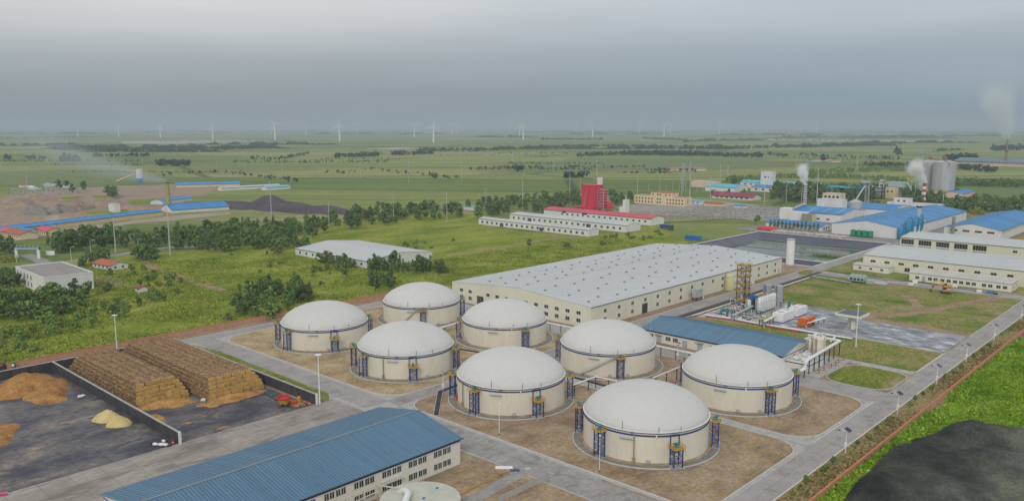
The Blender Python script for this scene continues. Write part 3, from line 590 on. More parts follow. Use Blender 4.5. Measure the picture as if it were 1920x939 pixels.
# blue lattice towers that carry the stirrer platforms
def lattice(w, d, h, bays, brace_h):
    m = MB(); pts = [(-w / 2, -d / 2), (w / 2, -d / 2), (w / 2, d / 2), (-w / 2, d / 2)]
    for i in range(bays):
        z0, z1 = .2 + brace_h * i / bays, .2 + brace_h * (i + 1) / bays
        for j in range(4):
            a, b = pts[j], pts[(j + 1) % 4]
            m.bar((*a, z1), (*b, z1), .09)
            if i % 2: m.bar((*a, z0), (*b, z1), .08)
            else: m.bar((*b, z0), (*a, z1), .08)
    return m, pts
def make_tower(low):
    t = thing('lattice_tower', 'blue lattice tower', 'lattice tower', (0, 0, 0), 0, 'blue lattice towers around the dome tanks')
    w, d, h = (2.5, 2.4, 5.3) if low else (2.3, 1.7, 7.7)
    br, pts = lattice(w, d, h, 3 if low else 6, h - .3)
    for i, q in enumerate(pts):
        tall = low and q[1] > 0
        MB().box(-.12, -.12, 0, .12, .12, 8.2 if tall else h).build('leg', BLUE_PAINT, t, (*q, .15))
    kind(br.build('bracing', BLUE_PAINT, t), 'stuff')
    MB().box(-w / 2 - .5, -d / 2 - .5, h, w / 2 + .5, d / 2 + .3, h + .14).build('platform', YELLOW, t)
    rl = MB(); e = [(-w / 2 - .45, d / 2 + .2), (-w / 2 - .45, -d / 2 - .45), (w / 2 + .45, -d / 2 - .45), (w / 2 + .45, d / 2 + .2)]
    for a, b in zip(e, e[1:]):
        for z in (.55, 1.1): rl.bar((*a, h + .14 + z), (*b, h + .14 + z), .08)
        for f in (0, .5, 1): q = (a[0] + (b[0] - a[0]) * f, a[1] + (b[1] - a[1]) * f); rl.bar((*q, h + .14), (*q, h + 1.25), .08)
    rl.build('railing', YELLOW, t)
    mo = MB(); mo.tube([(0, -.7, h + 1.5), (0, .9, h + .75)], .34, 10); mo.box(-.4, -.5, h + .14, .4, .5, h + .8); mo.build('motor', TEAL_PAINT, t)
    MB().tube([(0, .8, h + .8), (0, d / 2 + 1.0, h + .4)], .2, 8).build('shaft', YELLOW, t)
    if low: MB().box(-w / 2 - .12, d / 2 - .12, 8.36, w / 2 + .12, d / 2 + .12, 8.6).build('head_beam', BLUE_PAINT, t)
    MB().box(-w / 2 - .5, -d / 2 - .5, -.1, w / 2 + .5, d / 2 + .4, .15).build('plinth', CONC, t)
    return t
TW_TALL, TW_LOW = make_tower(False), make_tower(True); used = {False: 0, True: 0}
TOWERS = [(1, 1124, 858, 0, 'front left foot'), (1, 1267, 876, 1, 'front, its platform below the blue band,'), (1, 1337, 838, 0, 'right edge'), (1, 1086, 810, 0, 'left edge'),
          (2, 887, 779, 0, 'front left foot'), (2, 1008, 782, 1, 'front right, its platform below the blue band,'), (2, 1067, 748, 0, 'right edge'), (2, 848, 744, 0, 'left edge'),
          (3, 1443, 778, 0, 'front right foot'), (3, 1494, 742, 0, 'right edge'), (3, 1270, 716, 0, 'left edge'),
          (4, 1162, 711, 0, 'front foot'), (4, 1046, 672, 0, 'left edge'),
          (5, 972, 648, 0, 'front foot'), (5, 857, 636, 0, 'left edge'),
          (6, 679, 708, 0, 'front left foot'), (6, 775, 716, 1, 'front, its platform below the blue band,'), (6, 852, 692, 0, 'right edge'), (6, 668, 688, 0, 'left edge'),
          (7, 538, 658, 0, 'front left foot'), (7, 629, 662, 1, 'front, its platform below the blue band,'), (7, 695, 628, 0, 'right edge'), (7, 522, 640, 0, 'left edge'),
          (8, 792, 606, 0, 'front foot'), (8, 864, 592, 0, 'right edge')]
for k, px, py, low, where in TOWERS:
    a = ang(k, px, py); r = TR + (2.15 if low else 1.75); src = TW_LOW if low else TW_TALL
    loc = (TANKS[k][0] + r * math.cos(a), TANKS[k][1] + r * math.sin(a), .32); lab = 'blue lattice tower at the %s of %s' % (where, NAMES[k]) if not low else 'blue frame with a low platform at the front of %s' % NAMES[k]
    if used[bool(low)] == 0: src.location = loc; src.rotation_euler = (0, 0, a + math.pi / 2); src['label'] = lab
    else: dup(src, loc, a + math.pi / 2, lab)
    used[bool(low)] += 1
rb = thing('hose_box', 'red box at the left foot of the second dome tank from the front', 'box', (*(G(859, 752)[:2]), .3)); MB().box(-.5, -.5, 0, .5, .5, 2.0).build('body', RED_PAINT, rb); MB().box(-.56, -.56, 2.02, .56, .56, 2.12).build('lid', RED_PAINT, rb)

# ------------------------------------------------------------------ sheds, halls and houses
def window_mesh(w, h, mull=1):
    fr = MB(); t = .09; fr.box(-w / 2 - t, -.10, -t, w / 2 + t, .02, 0); fr.box(-w / 2 - t, -.10, h, w / 2 + t, .02, h + t); fr.box(-w / 2 - t, -.10, 0, -w / 2, .02, h); fr.box(w / 2, -.10, 0, w / 2 + t, .02, h)
    for i in range(mull): x = -w / 2 + w * (i + 1) / (mull + 1); fr.box(x - .06, -.09, 0, x + .06, .01, h)
    return fr.mesh('window', FRAME), MB().box(-w / 2, -.05, 0, w / 2, -.01, h).mesh('pane', GLASS)
WIN = {}
def add_window(parent, loc, rz, w, h, mull=1, simple=False):
    key = (w, h, mull, simple)
    if key not in WIN: WIN[key] = (MB().box(-w / 2, -.08, 0, w / 2, -.01, h).mesh('window', GLASS), None) if simple else window_mesh(w, h, mull)
    o = place('window', WIN[key][0], parent, loc, rz)
    if WIN[key][1]: place('pane', WIN[key][1], o)
    return o
def shed(name, label, cat, N, lx, ly, h, rise=1.5, ridge='x', rz=0.0, wall=IVORY, roof=ROOF_BLUE, over=.5, th=.18, panels=0, flat=False, wins=(), doors=(), stripe=None, parapet=0, group=None, ridgecap=None, roof_lights=0, light_mat=None, z0=0.0, canopies=()):
    """N: the corner nearest the camera; local x runs away to the right, local y away to the left. faces: 'x' = the y=0 front, 'y' = the x=0 front"""
    b = thing(name, label, cat, (N[0], N[1], z0), rz, group)
    # walls with their gables, as one shell
    w = MB()
    if flat or rise == 0: w.box(0, 0, 0, lx, ly, h)
    else:
        hh = h + rise
        if ridge == 'x':
            for x in (0, lx): w.add([(x, 0, 0), (x, ly, 0), (x, ly, h), (x, ly / 2, hh), (x, 0, h)], [(0, 1, 2, 3, 4) if x else (4, 3, 2, 1, 0)])
            for y in (0, ly): w.add([(0, y, 0), (lx, y, 0), (lx, y, h), (0, y, h)], [(0, 1, 2, 3) if y == 0 else (3, 2, 1, 0)])
        else:
            for y in (0, ly): w.add([(0, y, 0), (lx, y, 0), (lx, y, h), (lx / 2, y, hh), (0, y, h)], [(0, 1, 2, 3, 4) if y == 0 else (4, 3, 2, 1, 0)])
            for x in (0, lx): w.add([(x, 0, 0), (x, ly, 0), (x, ly, h), (x, 0, h)], [(0, 1, 2, 3) if x else (3, 2, 1, 0)])
    w.build('wall', wall, b)
    if flat or rise == 0:
        MB().box(.3, .3, h + .01, lx - .3, ly - .3, h + .06).build('roof', roof, b)
        pp = MB(); ph = max(parapet, .35)
        for q in ((-.12, -.12, lx + .12, .28), (-.12, ly - .28, lx + .12, ly + .12), (-.12, .28, .28, ly - .28), (lx - .28, .28, lx + .12, ly - .28)): pp.box(q[0], q[1], h + .003, q[2], q[3], h + ph)
        pp.build('parapet', wall, b)
    else:
        L_ = lx if ridge == 'x' else ly; half = (ly if ridge == 'x' else lx) / 2; sl = rise / half; n = panels or 1; d = (L_ + 2 * over) / n
        def slope(side, a0, a1, t0, t1):   # a along the ridge, t from eave 0 to ridge 1
            m = MB(); pts = []
            for (a, t) in ((a0, t0), (a1, t0), (a1, t1), (a0, t1)):
                c = -over + (half + over) * t; z = h + sl * c
                c = c if side == 0 else 2 * half - c
                pts.append((a, c, z) if ridge == 'x' else (c, a, z))
            vs = [(p[0], p[1], p[2] + .02) for p in pts] + [(p[0], p[1], p[2] + .02 + th) for p in pts]
            return m.add(vs, [(3, 2, 1, 0), (4, 5, 6, 7), (0, 1, 5, 4), (1, 2, 6, 5), (2, 3, 7, 6), (3, 0, 4, 7)])
        for side in (0, 1):
            if panels:
                pm = slope(side, .035, d - .035, 0, 1).mesh('roof_panel', roof)
                sm = MB(); q = slope(side, -.035, .035, 0, 1).v; sm.add([(p[0], p[1], p[2] + (.05 if i < 4 else .075)) for i, p in enumerate(q)], [(3, 2, 1, 0), (4, 5, 6, 7), (0, 1, 5, 4), (1, 2, 6, 5), (2, 3, 7, 6), (3, 0, 4, 7)]); sm = sm.mesh('roof_seam', ROOF_SEAM)
                for i in range(n):
                    off = (-over + i * d, 0, 0) if ridge == 'x' else (0, -over + i * d, 0)
                    place('roof_panel', pm, b, off)
                    if i: place('roof_seam', sm, b, off)
            else: slope(side, -over, L_ + over, 0, 1).build('roof', roof, b)
        rc = MB(); zz = h + rise + th + .04
        if ridge == 'x': rc.bar((-over - .05, ly / 2, zz), (lx + over + .05, ly / 2, zz), .7, .12)
        else: rc.bar((lx / 2, -over - .05, zz), (lx / 2, ly + over + .05, zz), .7, .12)
        rc.build('ridge_cap', ridgecap or roof, b)
        if roof_lights:
            for i in range(roof_lights):
                a = L_ * (i + .5) / roof_lights
                for side in (0, 1):
                    q = slope(side, a - 1.0, a + 1.0, .2, .85); q.v = [(p[0], p[1], p[2] + (.0 if k < 4 else .03)) for k, p in enumerate(q.v)]; q.build('roof_light', light_mat or mat('roof_light_sheet', (.20, .36, .52), rough=.5), b)
        gt = MB()
        if ridge == 'x': gt.bar((-over, -over - .1, h - sl * over + .05), (lx + over, -over - .1, h - sl * over + .05), .2, .22)
        else: gt.bar((-over - .1, -over, h - sl * over + .05), (-over - .1, ly + over, h - sl * over + .05), .2, .22)
        gt.build('gutter', DARK, b)
    for (face, pos, zb, ww, hh_, mull, simple) in wins:
        if face == 'x': add_window(b, (pos, 0, zb), 0, ww, hh_, mull, simple)
        else: add_window(b, (0, pos, zb), -math.pi / 2, ww, hh_, mull, simple)
    for (face, pos, ww, hh_, m) in doors:
        dm = MB().box(-ww / 2, -.09, .02, ww / 2, -.01, hh_)
        o = dm.build('door', m, b, (pos, 0, 0) if face == 'x' else (0, pos, 0), 0 if face == 'x' else -math.pi / 2)
        MB().box(-ww / 2 - .12, -.12, hh_ + .003, ww / 2 + .12, -.01, hh_ + .15).build('door_head', FRAME, o)
    for (face, pos, ww, zb, dd) in canopies:
        MB().box(-ww / 2, -dd, zb, ww / 2, -.005, zb + .16).build('canopy', PALE_ROOF, b, (pos, 0, 0) if face == 'x' else (0, pos, 0), 0 if face == 'x' else -math.pi / 2)
    if stripe:
        zs, hs, sm = stripe; s = MB(); s.box(-.03, -.03, zs, lx + .03, -.004, zs + hs); s.box(-.03, -.004, zs, -.004, ly + .03, zs + hs); s.build('stripe', sm, b)
    return b
def ws(face, n, a, b, z, w, h, mull=1, simple=False):
    return [(face, a + (b - a) * (i + .5) / n, z, w, h, mull, simple) for i in range(n)]

# big warehouse
W0 = (285.5, 217.4)
wl = []
for i in range(13):
    y = 4 + 84 * (i + .5) / 13
    if i != 10: wl += [('y', y, 5.6, 2.3, 1.5, 1, False)]
    if i not in (5, 6, 9): wl += [('y', y, 2.0, 2.2, 1.7, 1, False)]
for i in range(17):
    x = 5 + 186 * (i + .5) / 17
    wl += [('x', x, 6.0, 1.9, 1.6, 1, False)]
    if i not in (3, 8, 9, 13): wl += [('x', x, 1.9, 1.9, 1.7, 1, False)]
wh = shed('warehouse', 'huge cream warehouse with a broad pale grey roof dotted with small vents', 'warehouse', W0, 194.5, 92, 9.7, 3.0, 'x', 0, CREAM, ROOF_WHITE, .15, .15, 0, wins=wl,
          doors=[('y', 71, 4.6, 4.9, DARK), ('x', 43, 4.6, 5.0, DARK), ('x', 152, 1.6, 3.6, mat('brown_door', (.25, .16, .10))), ('x', 191, 1.4, 3.4, GREYDOOR)])
rb_ = MB()
for i in range(1, 33):
    x = 194.5 * i / 33
    for s in (0, 1):
        y0, y1 = (0, 46) if s == 0 else (92, 46); rb_.bar((x, y0, 9.7 + .185), (x, y1, 12.7 + .185), .10, .05)
kind(rb_.build('roof_seam', ROOF_WHITE, wh), 'stuff', 'raised seams of the pale roof sheets')
vm = MB(); vm.box(-.4, -.35, 0, .4, .35, .3); vm.poly([(-.62, -.45), (.62, -.45), (.62, .45), (-.62, .45)], .31, .42); vm = vm.mesh('roof_vent', mat('dark_vent_cowl', (.21, .22, .225)))
for i in range(17):
    for j in range(6):
        y = 7 + j * 13.2 + (3 if i % 2 else 0); x = 7 + i * 11.3 + (j % 2) * 2.0
        place('roof_vent', vm, wh, (x, y, 9.7 + 3.0 * (1 - abs(y - 46) / 46) + .17))
tb = [('x', 47.6 + 24 * i, 2) for i in range(0)]
sv = thing('scrubber_vessel', 'pale yellow upright vessel against the warehouse wall beside the lattice column', 'vessel', (409, 215, 0)); MB().lathe([(2.6, 0), (2.6, 8.2), (2.2, 8.9), (.6, 9.2)], 24).build('shell', mat('pale_yellow_vessel', [(.52, .50, .27), (.60, .57, .33)], scale=.5), sv, smooth=True); MB().tube([(2.0, -1.9, 1), (2.0, -1.9, 9.5), (2.0, 1.5, 9.8)], .18, 8).build('pipe', PIPE_WHITE, sv)
MB().lathe([(2.66, 7.6), (2.7, 7.65), (2.7, 7.8), (2.66, 7.85)], 24).build('hoop', STEEL, sv)
ah = thing('filter_unit', 'grey filter unit with ducts standing against the long warehouse wall', 'machine', (372, 213.8, 0)); MB().box(-3, -1.5, 2.2, 3, 1.5, 6.2).build('housing', STEEL, ah)
for x, y in ((-2.7, -1.2), (2.7, -1.2), (-2.7, 1.2), (2.7, 1.2)): MB().box(x - .15, y - .15, 0, x + .15, y + .15, 2.2).build('leg', DARK, ah)
MB().lathe([(1.4, 2.19), (.3, .6)], 12, 1.2, 0).build('hopper', STEEL, ah); MB().tube([(3, 0, 3.5), (4.6, -.6, 2.6), (4.9, -.8, 0.3)], .5, 10).build('duct', SILVER, ah)
lt = thing('lean_to', 'low white lean-to against the warehouse wall beside the pale yellow vessel', 'shed', (414, 213.3, 0)); MB().box(0, 0, 0, 22, 4, 3.4).build('wall', WHITEWALL, lt); MB().box(-.2, -.25, 3.42, 22.2, 4.0, 3.6).build('roof', PALE_ROOF, lt); MB().box(4, -.06, 0, 6, -.01, 2.6).build('door', GREYDOOR, lt)
tnk = thing('white_chimney', 'tall plain white cylinder standing by the far warehouse corner and the pond', 'silo', (511.5, 226, 0)); MB().cyl(0, 0, 0, 17.5, 2.6, 28).build('shell', WHITE_PAINT, tnk, smooth=True); MB().lathe([(2.62, 16.9), (2.72, 16.95), (2.72, 17.6), (2.5, 17.65)], 28).build('rim', STEEL, tnk); MB().cyl(0, 0, 0, .8, 3.0, 20).build('footing', CONC, tnk)

# front two-storey building with the blue-grey roof
fb = []
pairs = [137.9, 134.7, 129.4, 126.2, 121.0, 117.8, 112.6, 109.4, 104.2, 101.0, 95.8, 92.6, 87.4, 84.2, 79, 75.8, 70.6]
FB0 = (64.0, 152.3)
for q in pairs:
    for zb in (1.2, 4.6): fb += [('x', q - FB0[0] - .75, zb, 1.15, 1.55, 1, False), ('x', q - FB0[0] + .75, zb, 1.15, 1.55, 1, False)]
fbd = shed('office_hall', 'two-storey ivory building with a ribbed blue-grey roof at the bottom of the view', 'building', FB0, 142.8 - 64.0, 34.8, 7.4, 3.3, 'x', 0, IVORY, ROOF_BLUEGREY, .6, .16, 96, wins=fb, stripe=(6.5, .34, BLUE_BAND), ridgecap=mat('grey_ridge_cap', (.20, .25, .27), rough=.6))
MB().box(52, -1.3, 3.3, 58, -.02, 3.5).build('canopy', PALE_ROOF, fbd); MB().box(77.8, -.1, 7.02, 78.5, -.03, 7.3).build('wall_lamp', DARK, fbd)
# long one-storey building with blue-grey roof
lb = []; ldoor = []
for y in (3.5, 6.8, 12, 21.5, 26, 29.3, 46.5, 50, 58.5): lb.append(('y', y, 1.6, 2.2, 1.6, 2, False))
for y in (17, 35.0, 42.0, 54.5): ldoor.append(('y', y, 2.2, 2.9, GREYDOOR))
shed('pump_house', 'long one-storey ivory building with a shallow blue-grey roof behind the dome tanks', 'building', (286.5, 127.6), 29.5, 63, 4.7, 2.9, 'y', 0, IVORY, ROOF_BLUEGREY, .6, .16, 52, wins=lb + ws('x', 2, 6, 24, 2.0, 1.4, 1.4), doors=ldoor, stripe=(4.0, .3, BLUE_BAND), canopies=[('y', 17, 3.4, 3.5, 1.2), ('y', 35, 3.4, 3.5, 1.2), ('y', 54.5, 3.4, 3.5, 1.2)])

# cream halls on the right
shed('cream_hall', 'long cream hall with a pale grey roof behind the two flat annexes on the right', 'warehouse', (531, 80), 60, 106, 9.0, 2.4, 'y', 0, CREAM, ROOF_WHITE, .15, .15, wins=ws('y', 12, 2, 104, 5.0, 3.0, 1.4) + [('y', 79, 1.2, 3.0, 2.4, 1, False)])
shed('cream_hall', 'cream hall with a row of barred bays, behind the other cream hall', 'warehouse', (640, 70), 46, 128, 8.5, 1.6, 'y', 0, CREAM, ROOF_WHITE, .3, .15,
     wins=ws('y', 3, 8, 62, 4.6, 2.6, 1.6) + [('y', 70 + 12 * i + 4.8, 3.9, 8.6, 3.6, 4, False) for i in range(5)] + [('y', 70 + 12 * i + 4.8, .9, 8.6, 2.0, 3, False) for i in range(5)])
shed('annex', 'small flat-roofed ivory annex with three windows beside the long cream hall', 'annex', (522.5, 167), 7.5, 22, 3.9, 0, 'y', 0, IVORY, PALE_ROOF, flat=True, wins=ws('y', 3, 1, 21, 1.4, 1.7, 1.1, 1), stripe=(3.35, .22, BLUE_BAND))
ax = [('y', y, 1.5, 2.0, 1.6, 1, False) for y in (3.0, 6.2, 10.2, 13.4, 18.5, 21.5, 25, 28.2, 31.6, 34.8, 38.5, 41.6, 48.5)]
shed('annex', 'long low flat-roofed ivory annex with a row of windows behind the excavator', 'annex', (509, 98), 17, 53, 4.9, 0, 'y', 0, IVORY, PALE_ROOF, flat=True, wins=ax + ws('x', 2, 1, 15, 1.5, 1.6, 1.6, 1), doors=[('y', 45, 1.9, 3.2, GREYDOOR)], stripe=(4.25, .25, BLUE_BAND))

# white flat-roofed building in the trees on the left, and the small houses by it
shed('flat_roofed_building', 'white two-storey flat-roofed building among the dark trees on the left', 'building', (143, 480), 25, 52, 9.0, 0, 'x', R(-1), WHITEWALL, FLAT_ROOF, flat=True, parapet=.7,
     wins=ws('y', 5, 20, 51, 5.3, 1.9, 2.6, 1) + ws('y', 5, 20, 51, 1.2, 1.9, 2.6, 1) + [('x', 15, 5.0, 2.0, 2.4, 1, False), ('x', 15, 1.2, 2.0, 2.4, 1, False)])
shed('house', 'small white house with a terracotta roof behind the white flat-roofed building', 'house', (197, 533), 12, 21, 3.2, 1.9, 'y', R(8), WHITEWALL, ROOF_TILE, .7, .15, wins=ws('x', 2, 1, 11, 1.0, 1.4, 1.3, 1) + ws('y', 4, 1, 20, 1.0, 1.6, 1.3, 1))
shed('hut', 'tiny white hut with a pink roof in the meadow', 'hut', (180, 448), 4.5, 5, 2.3, .9, 'y', 0, WHITEWALL, ROOF_MAROON, .3, .12, doors=[('y', 2.5, 1, 1.9, GREYDOOR)])
shed('white_shed', 'low white-roofed shed half hidden by trees in the middle of the meadow', 'shed', (314, 421), 56, 84, 4.4, 3.0, 'y', 0, WHITEWALL, ROOF_WHITE, .3, .15, wins=ws('y', 10, 2, 82, 1.4, 1.8, 1.6, 1, True))

# ------------------------------------------------------------------ factories beyond the pond (right)
BL = dict(wall=WHITEWALL, roof=ROOF_BLUE)
sheet('factory_yard', rect(663, 195, 960, 345), .08, mat('factory_yard_concrete', [(.20, .195, .20), (.30, .29, .28)], scale=.06, rough=.9, fine=.6, fine_amt=.15))
sheet('factory_grass', rect(663, 120, 800, 176), .09, VERGE); sheet('factory_grass', rect(885, 120, 1010, 240), .10, LAWN)
shed('factory_hall', 'wide white factory hall under a bright blue roof, with green tanks along its front', 'factory', (694, 214), 190, 57, 8.7, 4.5, 'x', 0, over=.6, panels=24, roof_lights=7, **BL)
shed('factory_hall', 'long white hall with a bright blue roof and small windows, nearest the grey smokestack', 'factory', (736, 152), 150, 42, 8.3, 4.2, 'x', 0, over=.6, panels=24,
     wins=ws('x', 24, 3, 147, 5.6, 1.5, 1.3, 0, True) + ws('y', 4, 3, 39, 5.4, 5.0, 1.6, 3, False), **BL)
shed('factory_hall', 'white hall with a pale blue roof behind the bare steel smokestack', 'factory', (772, 293), 62, 55, 8.1, 3.4, 'y', 0, over=.6, panels=10, roof_lights=4, wins=ws('y', 4, 8, 46, 2.2, 3.0, 1.3, 0, True) + ws('x', 4, 30, 60, 2.2, 1.6, 1.2, 0, True), **BL)
shed('factory_hall', 'white hall with a blue roof behind the round steel bin', 'factory', (862, 276), 60, 80, 7.0, 3.2, 'y', 0, over=.5, panels=12, wins=ws('x', 5, 4, 56, 2.5, 1.6, 1.2, 0, True), **BL)
shed('open_shed', 'low blue-roofed shed behind a row of small dark trees by the pond', 'shed', (700, 282), 20, 52, 4.3, 2.0, 'y', 0, over=.6, panels=12, wins=ws('x', 3, 2, 18, 1.0, 2.4, 2.4, 0, True), **BL)
shed('plant_office', 'white two-storey block behind the wide blue-roofed hall', 'building', (948, 255), 14, 55, 7.5, 0, 'y', 0, WHITEWALL, PALE_ROOF, flat=True, wins=ws('y', 6, 3, 52, 3.8, 1.8, 1.8, 0, True))
shed('plant_office', 'raised white stair block with four windows beside the red and white chimney', 'building', (944, 286), 12, 16, 12.5, 0, 'y', 0, WHITEWALL, PALE_ROOF, flat=True, wins=ws('y', 2, 2, 14, 9.0, 2.0, 2.0, 0, True) + ws('y', 3, 1, 15, 4.0, 1.8, 1.8, 0, True))
shed('shed', 'small pink shed beside the yellow-green bushes', 'shed', (935, 330), 12, 22, 5.2, 0, 'y', 0, PINKWALL, PALE_ROOF, flat=True, wins=ws('y', 3, 1, 21, 2.4, 2.2, 2.0, 0, True))
shed('white_block', 'plain white windowless block on the roof line beside the round steel bin', 'building', (842, 320), 14, 26, 15.5, 0, 'y', 0, WHITEWALL, PALE_ROOF, flat=True)
shed('office_block', 'cream building with balconies below the turquoise conveyor roof', 'building', (903, 345), 14, 20, 17, 0, 'y', 0, BEIGE, PALE_ROOF, flat=True, wins=ws('y', 4, 1, 19, 12.4, 2.6, 2.4, 0, True))
shed('long_hall', 'long white hall with a turquoise roof behind the white square tower', 'factory', (1130, 463), 24, 120, 9.0, 2.6, 'y', 0, WHITEWALL, ROOF_CYAN, .5, .2, 14, wins=ws('y', 13, 4, 116, 5.2, 4.2, 1.5, 0, True) + ws('x', 2, 4, 22, 4.5, 1.8, 1.6, 0, True))
shed('low_hall', 'low white hall with a blue roof in front of the long turquoise-roofed hall', 'factory', (1082, 472), 38, 70, 6.0, 2.2, 'y', 0, WHITEWALL, ROOF_BLUE, .5, .2, 8, wins=ws('y', 6, 3, 67, 2.0, 3.4, 2.2, 0, True))
shed('low_hall', 'small white hall with a turquoise hipped roof at the left of the white square tower', 'factory', (1040, 545), 40, 46, 6.5, 3.4, 'y', 0, WHITEWALL, ROOF_CYAN, .5, .2, 6, doors=[('y', 8, 3.2, 5, DARK)])
shed('square_tower', 'white square tower with two small windows in front of the turquoise-roofed hall', 'tower', (1106, 522), 12, 17, 27, 0, 'y', 0, WHITEWALL, PALE_ROOF, flat=True, wins=[('y', 10, 18, 2.4, 2.4, 0, True), ('y', 5, 18, 1.4, 1.8, 0, True)])
shed('pink_house', 'pale pink flat house left of the turquoise-roofed hall', 'house', (1098, 606), 16, 42, 9, 0, 'y', 0, PINKWALL, PALE_ROOF, flat=True)
mr = shed('canteen', 'low building with a broad maroon hipped roof beyond the stone yard', 'building', (940, 468), 24, 56, 4.2, 3.6, 'y', 0, WHITEWALL, ROOF_MAROON, 1.6, .2, wins=ws('y', 7, 4, 52, 1.4, 3.4, 1.6, 0, True))
shed('site_hut', 'small hut with an orange roof on the stone yard', 'hut', (838, 453), 9, 24, 3.6, 1.4, 'y', 0, BEIGE, ROOF_TILE, .5, .15)
shed('site_hut', 'small blue-roofed hut on the stone yard', 'hut', (838, 425), 6, 14, 3.0, .8, 'y', 0, WHITEWALL, ROOF_BLUE, .4, .15)
shed('site_hut', 'pale blue hut beside the beige three-storey building', 'hut', (848, 486), 8, 28, 4.0, 1.0, 'y', 0, WHITEWALL, ROOF_CYAN, .4, .15, wins=ws('y', 4, 2, 26, 1.2, 2, 1.4, 0, True))
shed('shed', 'small blue-roofed shed at the foot of the right steel silo', 'shed', (1150, 285), 60, 24, 6.0, 2.4, 'x', 0, PINKWALL, ROOF_BLUE, .5, .2, 8)
# stone yard with rows of rubble
sheet('stone_yard', gpoly([(1150, 388), (1290, 372), (1400, 382), (1478, 392), (1462, 412), (1418, 414), (1330, 404), (1200, 405)]), .10, mat('stone_yard_ground', [(.25, .235, .21), (.38, .36, .325)], scale=.04, rough=.95, stretch=(1, .3, 1), fine=.3, fine_amt=.25))
rn = random.Random(11); rub = MB()
for k in range(1700):
    row = rn.randrange(8); q = G(rn.uniform(1150, 1460) if row > 2 else rn.uniform(1300, 1460), 388 + row * 3.2 + rn.uniform(-.7, .7)); s = rn.uniform(.5, 1.5)
    rub.bar((q.x - s, q.y, s * .3), (q.x + s, q.y + rn.uniform(-s, s), s * .4), s, s * .8)
kind(rub.build('rubble', mat('grey_rubble', [(.24, .22, .20), (.42, .40, .36)], scale=.3, rough=.95)), 'stuff', 'rows of grey stone rubble laid out in the stone yard')
# green tank row in front of the wide hall
for i in range(4):
    tk = thing('green_tank', 'green cylindrical tank standing in a row before the wide blue-roofed hall', 'tank', (686.5, 236 + i * 4.6, 0), 0, 'green tanks before the wide hall')
    MB().lathe([(.01, 6.0), (.8, 5.9), (2.1, 5.3), (2.2, 5.0), (2.2, .9), (1.0, .6)][::-1], 20).build('shell', GREEN_PAINT, tk, smooth=True); MB().lathe([(2.25, 4.6), (2.3, 4.65), (2.3, 4.85), (2.25, 4.9)], 20).build('hoop', DARK, tk); MB().cyl(0, 0, 0, .9, 1.8, 12).build('skirt', DARK, tk)
# sky-blue cyclone vessels
for i, (vx, vy, r, h) in enumerate(((1687, 449, 2.3, 10.5), (1693, 446, 1.9, 10.5), (1701, 447, 2.6, 15.5), (1706, 443, 1.9, 12), (1714, 440, 2.4, 13.5), (1723, 438, 2.1, 14.5))):
    x, y = G(vx, vy)[:2]
    v = thing('blue_vessel', ['short sky-blue vessel nearest the pond', 'sky-blue vessel with a bent pipe touching the wide hall', 'tallest sky-blue vessel of the cluster by the wide hall', 'slim sky-blue vessel behind the tallest one', 'broad sky-blue vessel beside the grey flue', 'sky-blue vessel under the grey flue'][i], 'vessel', (x, y, 0))
    MB().lathe([(r * .5, 1.2), (r, 3.4), (r, h - 1.4), (r * .75, h - .5), (r * .2, h)], 20).build('shell', CYAN_PAINT, v, smooth=True)
    lg = MB()
    for a in range(4): lg.bar((r * .8 * math.cos(a * 1.57 + .7), r * .8 * math.sin(a * 1.57 + .7), 0), (r * .8 * math.cos(a * 1.57 + .7), r * .8 * math.sin(a * 1.57 + .7), 3.6), .35)
    lg.build('legs', DARK, v); MB().tube([(0, 0, h - .2), (0, 0, h + 1.2), (r * .8, -r * .6, h + 1.6), (r * 1.05, -r * .9, h - .5), (r * 1.05, -r * .9, 4)], .5, 8).build('pipe', CYAN_PAINT, v)
fl = thing('flue', 'tall grey flue rising through the wide blue roof beside the blue vessels', 'chimney', (752, 219, 0)); MB().cyl(0, 0, 0, 22, 2.1, 16, 1.8).build('stack', SILO_STEEL, fl, smooth=True); MB().cyl(0, 0, 21.4, 22.6, 2.2, 16).build('cap', DARK, fl); MB().tube([(0, 0, 14), (-5, -4, 12), (-8, -8, 10)], 1.0, 10).build('duct', STEEL, fl)
st = thing('smokestack', 'plain grey steel smokestack before the nearest blue-roofed hall', 'chimney', (731, 186, 0)); MB().cyl(0, 0, 0, 18, 1.35, 16, 1.2).build('stack', mat('weathered_grey_stack', [(.20, .20, .21), (.28, .28, .28)], scale=.4, rough=.6), st, smooth=True); MB().cyl(0, 0, 17.6, 18.3, 1.5, 14).build('collar', STEEL, st); MB().box(-2, -2, 0, 2, 2, .8).build('plinth', CONC, st)
ch = thing('striped_chimney', 'red and white banded chimney behind the white plant office', 'chimney', (1019, 293, 0)); seg = 8
for i in range(seg):
    r0 = 2.6 - .1 * i; MB().cyl(0, 0, i * 3.15 + .003, (i + 1) * 3.15, r0, 18, r0 - .1).build('band', RED_PAINT if i % 2 else WHITE_PAINT, ch, smooth=True)
MB().cyl(0, 0, 25.2, 25.7, 2.0, 18).build('cap', DARK, ch)
bc = thing('bare_chimney', 'pale ringed steel smokestack with steam in front of the dark trees', 'chimney', (811, 346, 0))
MB().cyl(0, 0, 0, 33, 2.1, 18, 1.6).build('stack', mat('pale_stack', [(.52, .50, .46), (.62, .60, .56)], scale=.4), bc, smooth=True)
ring = MB()
for i in range(13): ring.lathe([(2.15 - .03 * i, 3 + 2.3 * i), (2.6 - .03 * i, 3.1 + 2.3 * i), (2.6 - .03 * i, 3.4 + 2.3 * i), (2.15 - .03 * i, 3.5 + 2.3 * i)], 16)
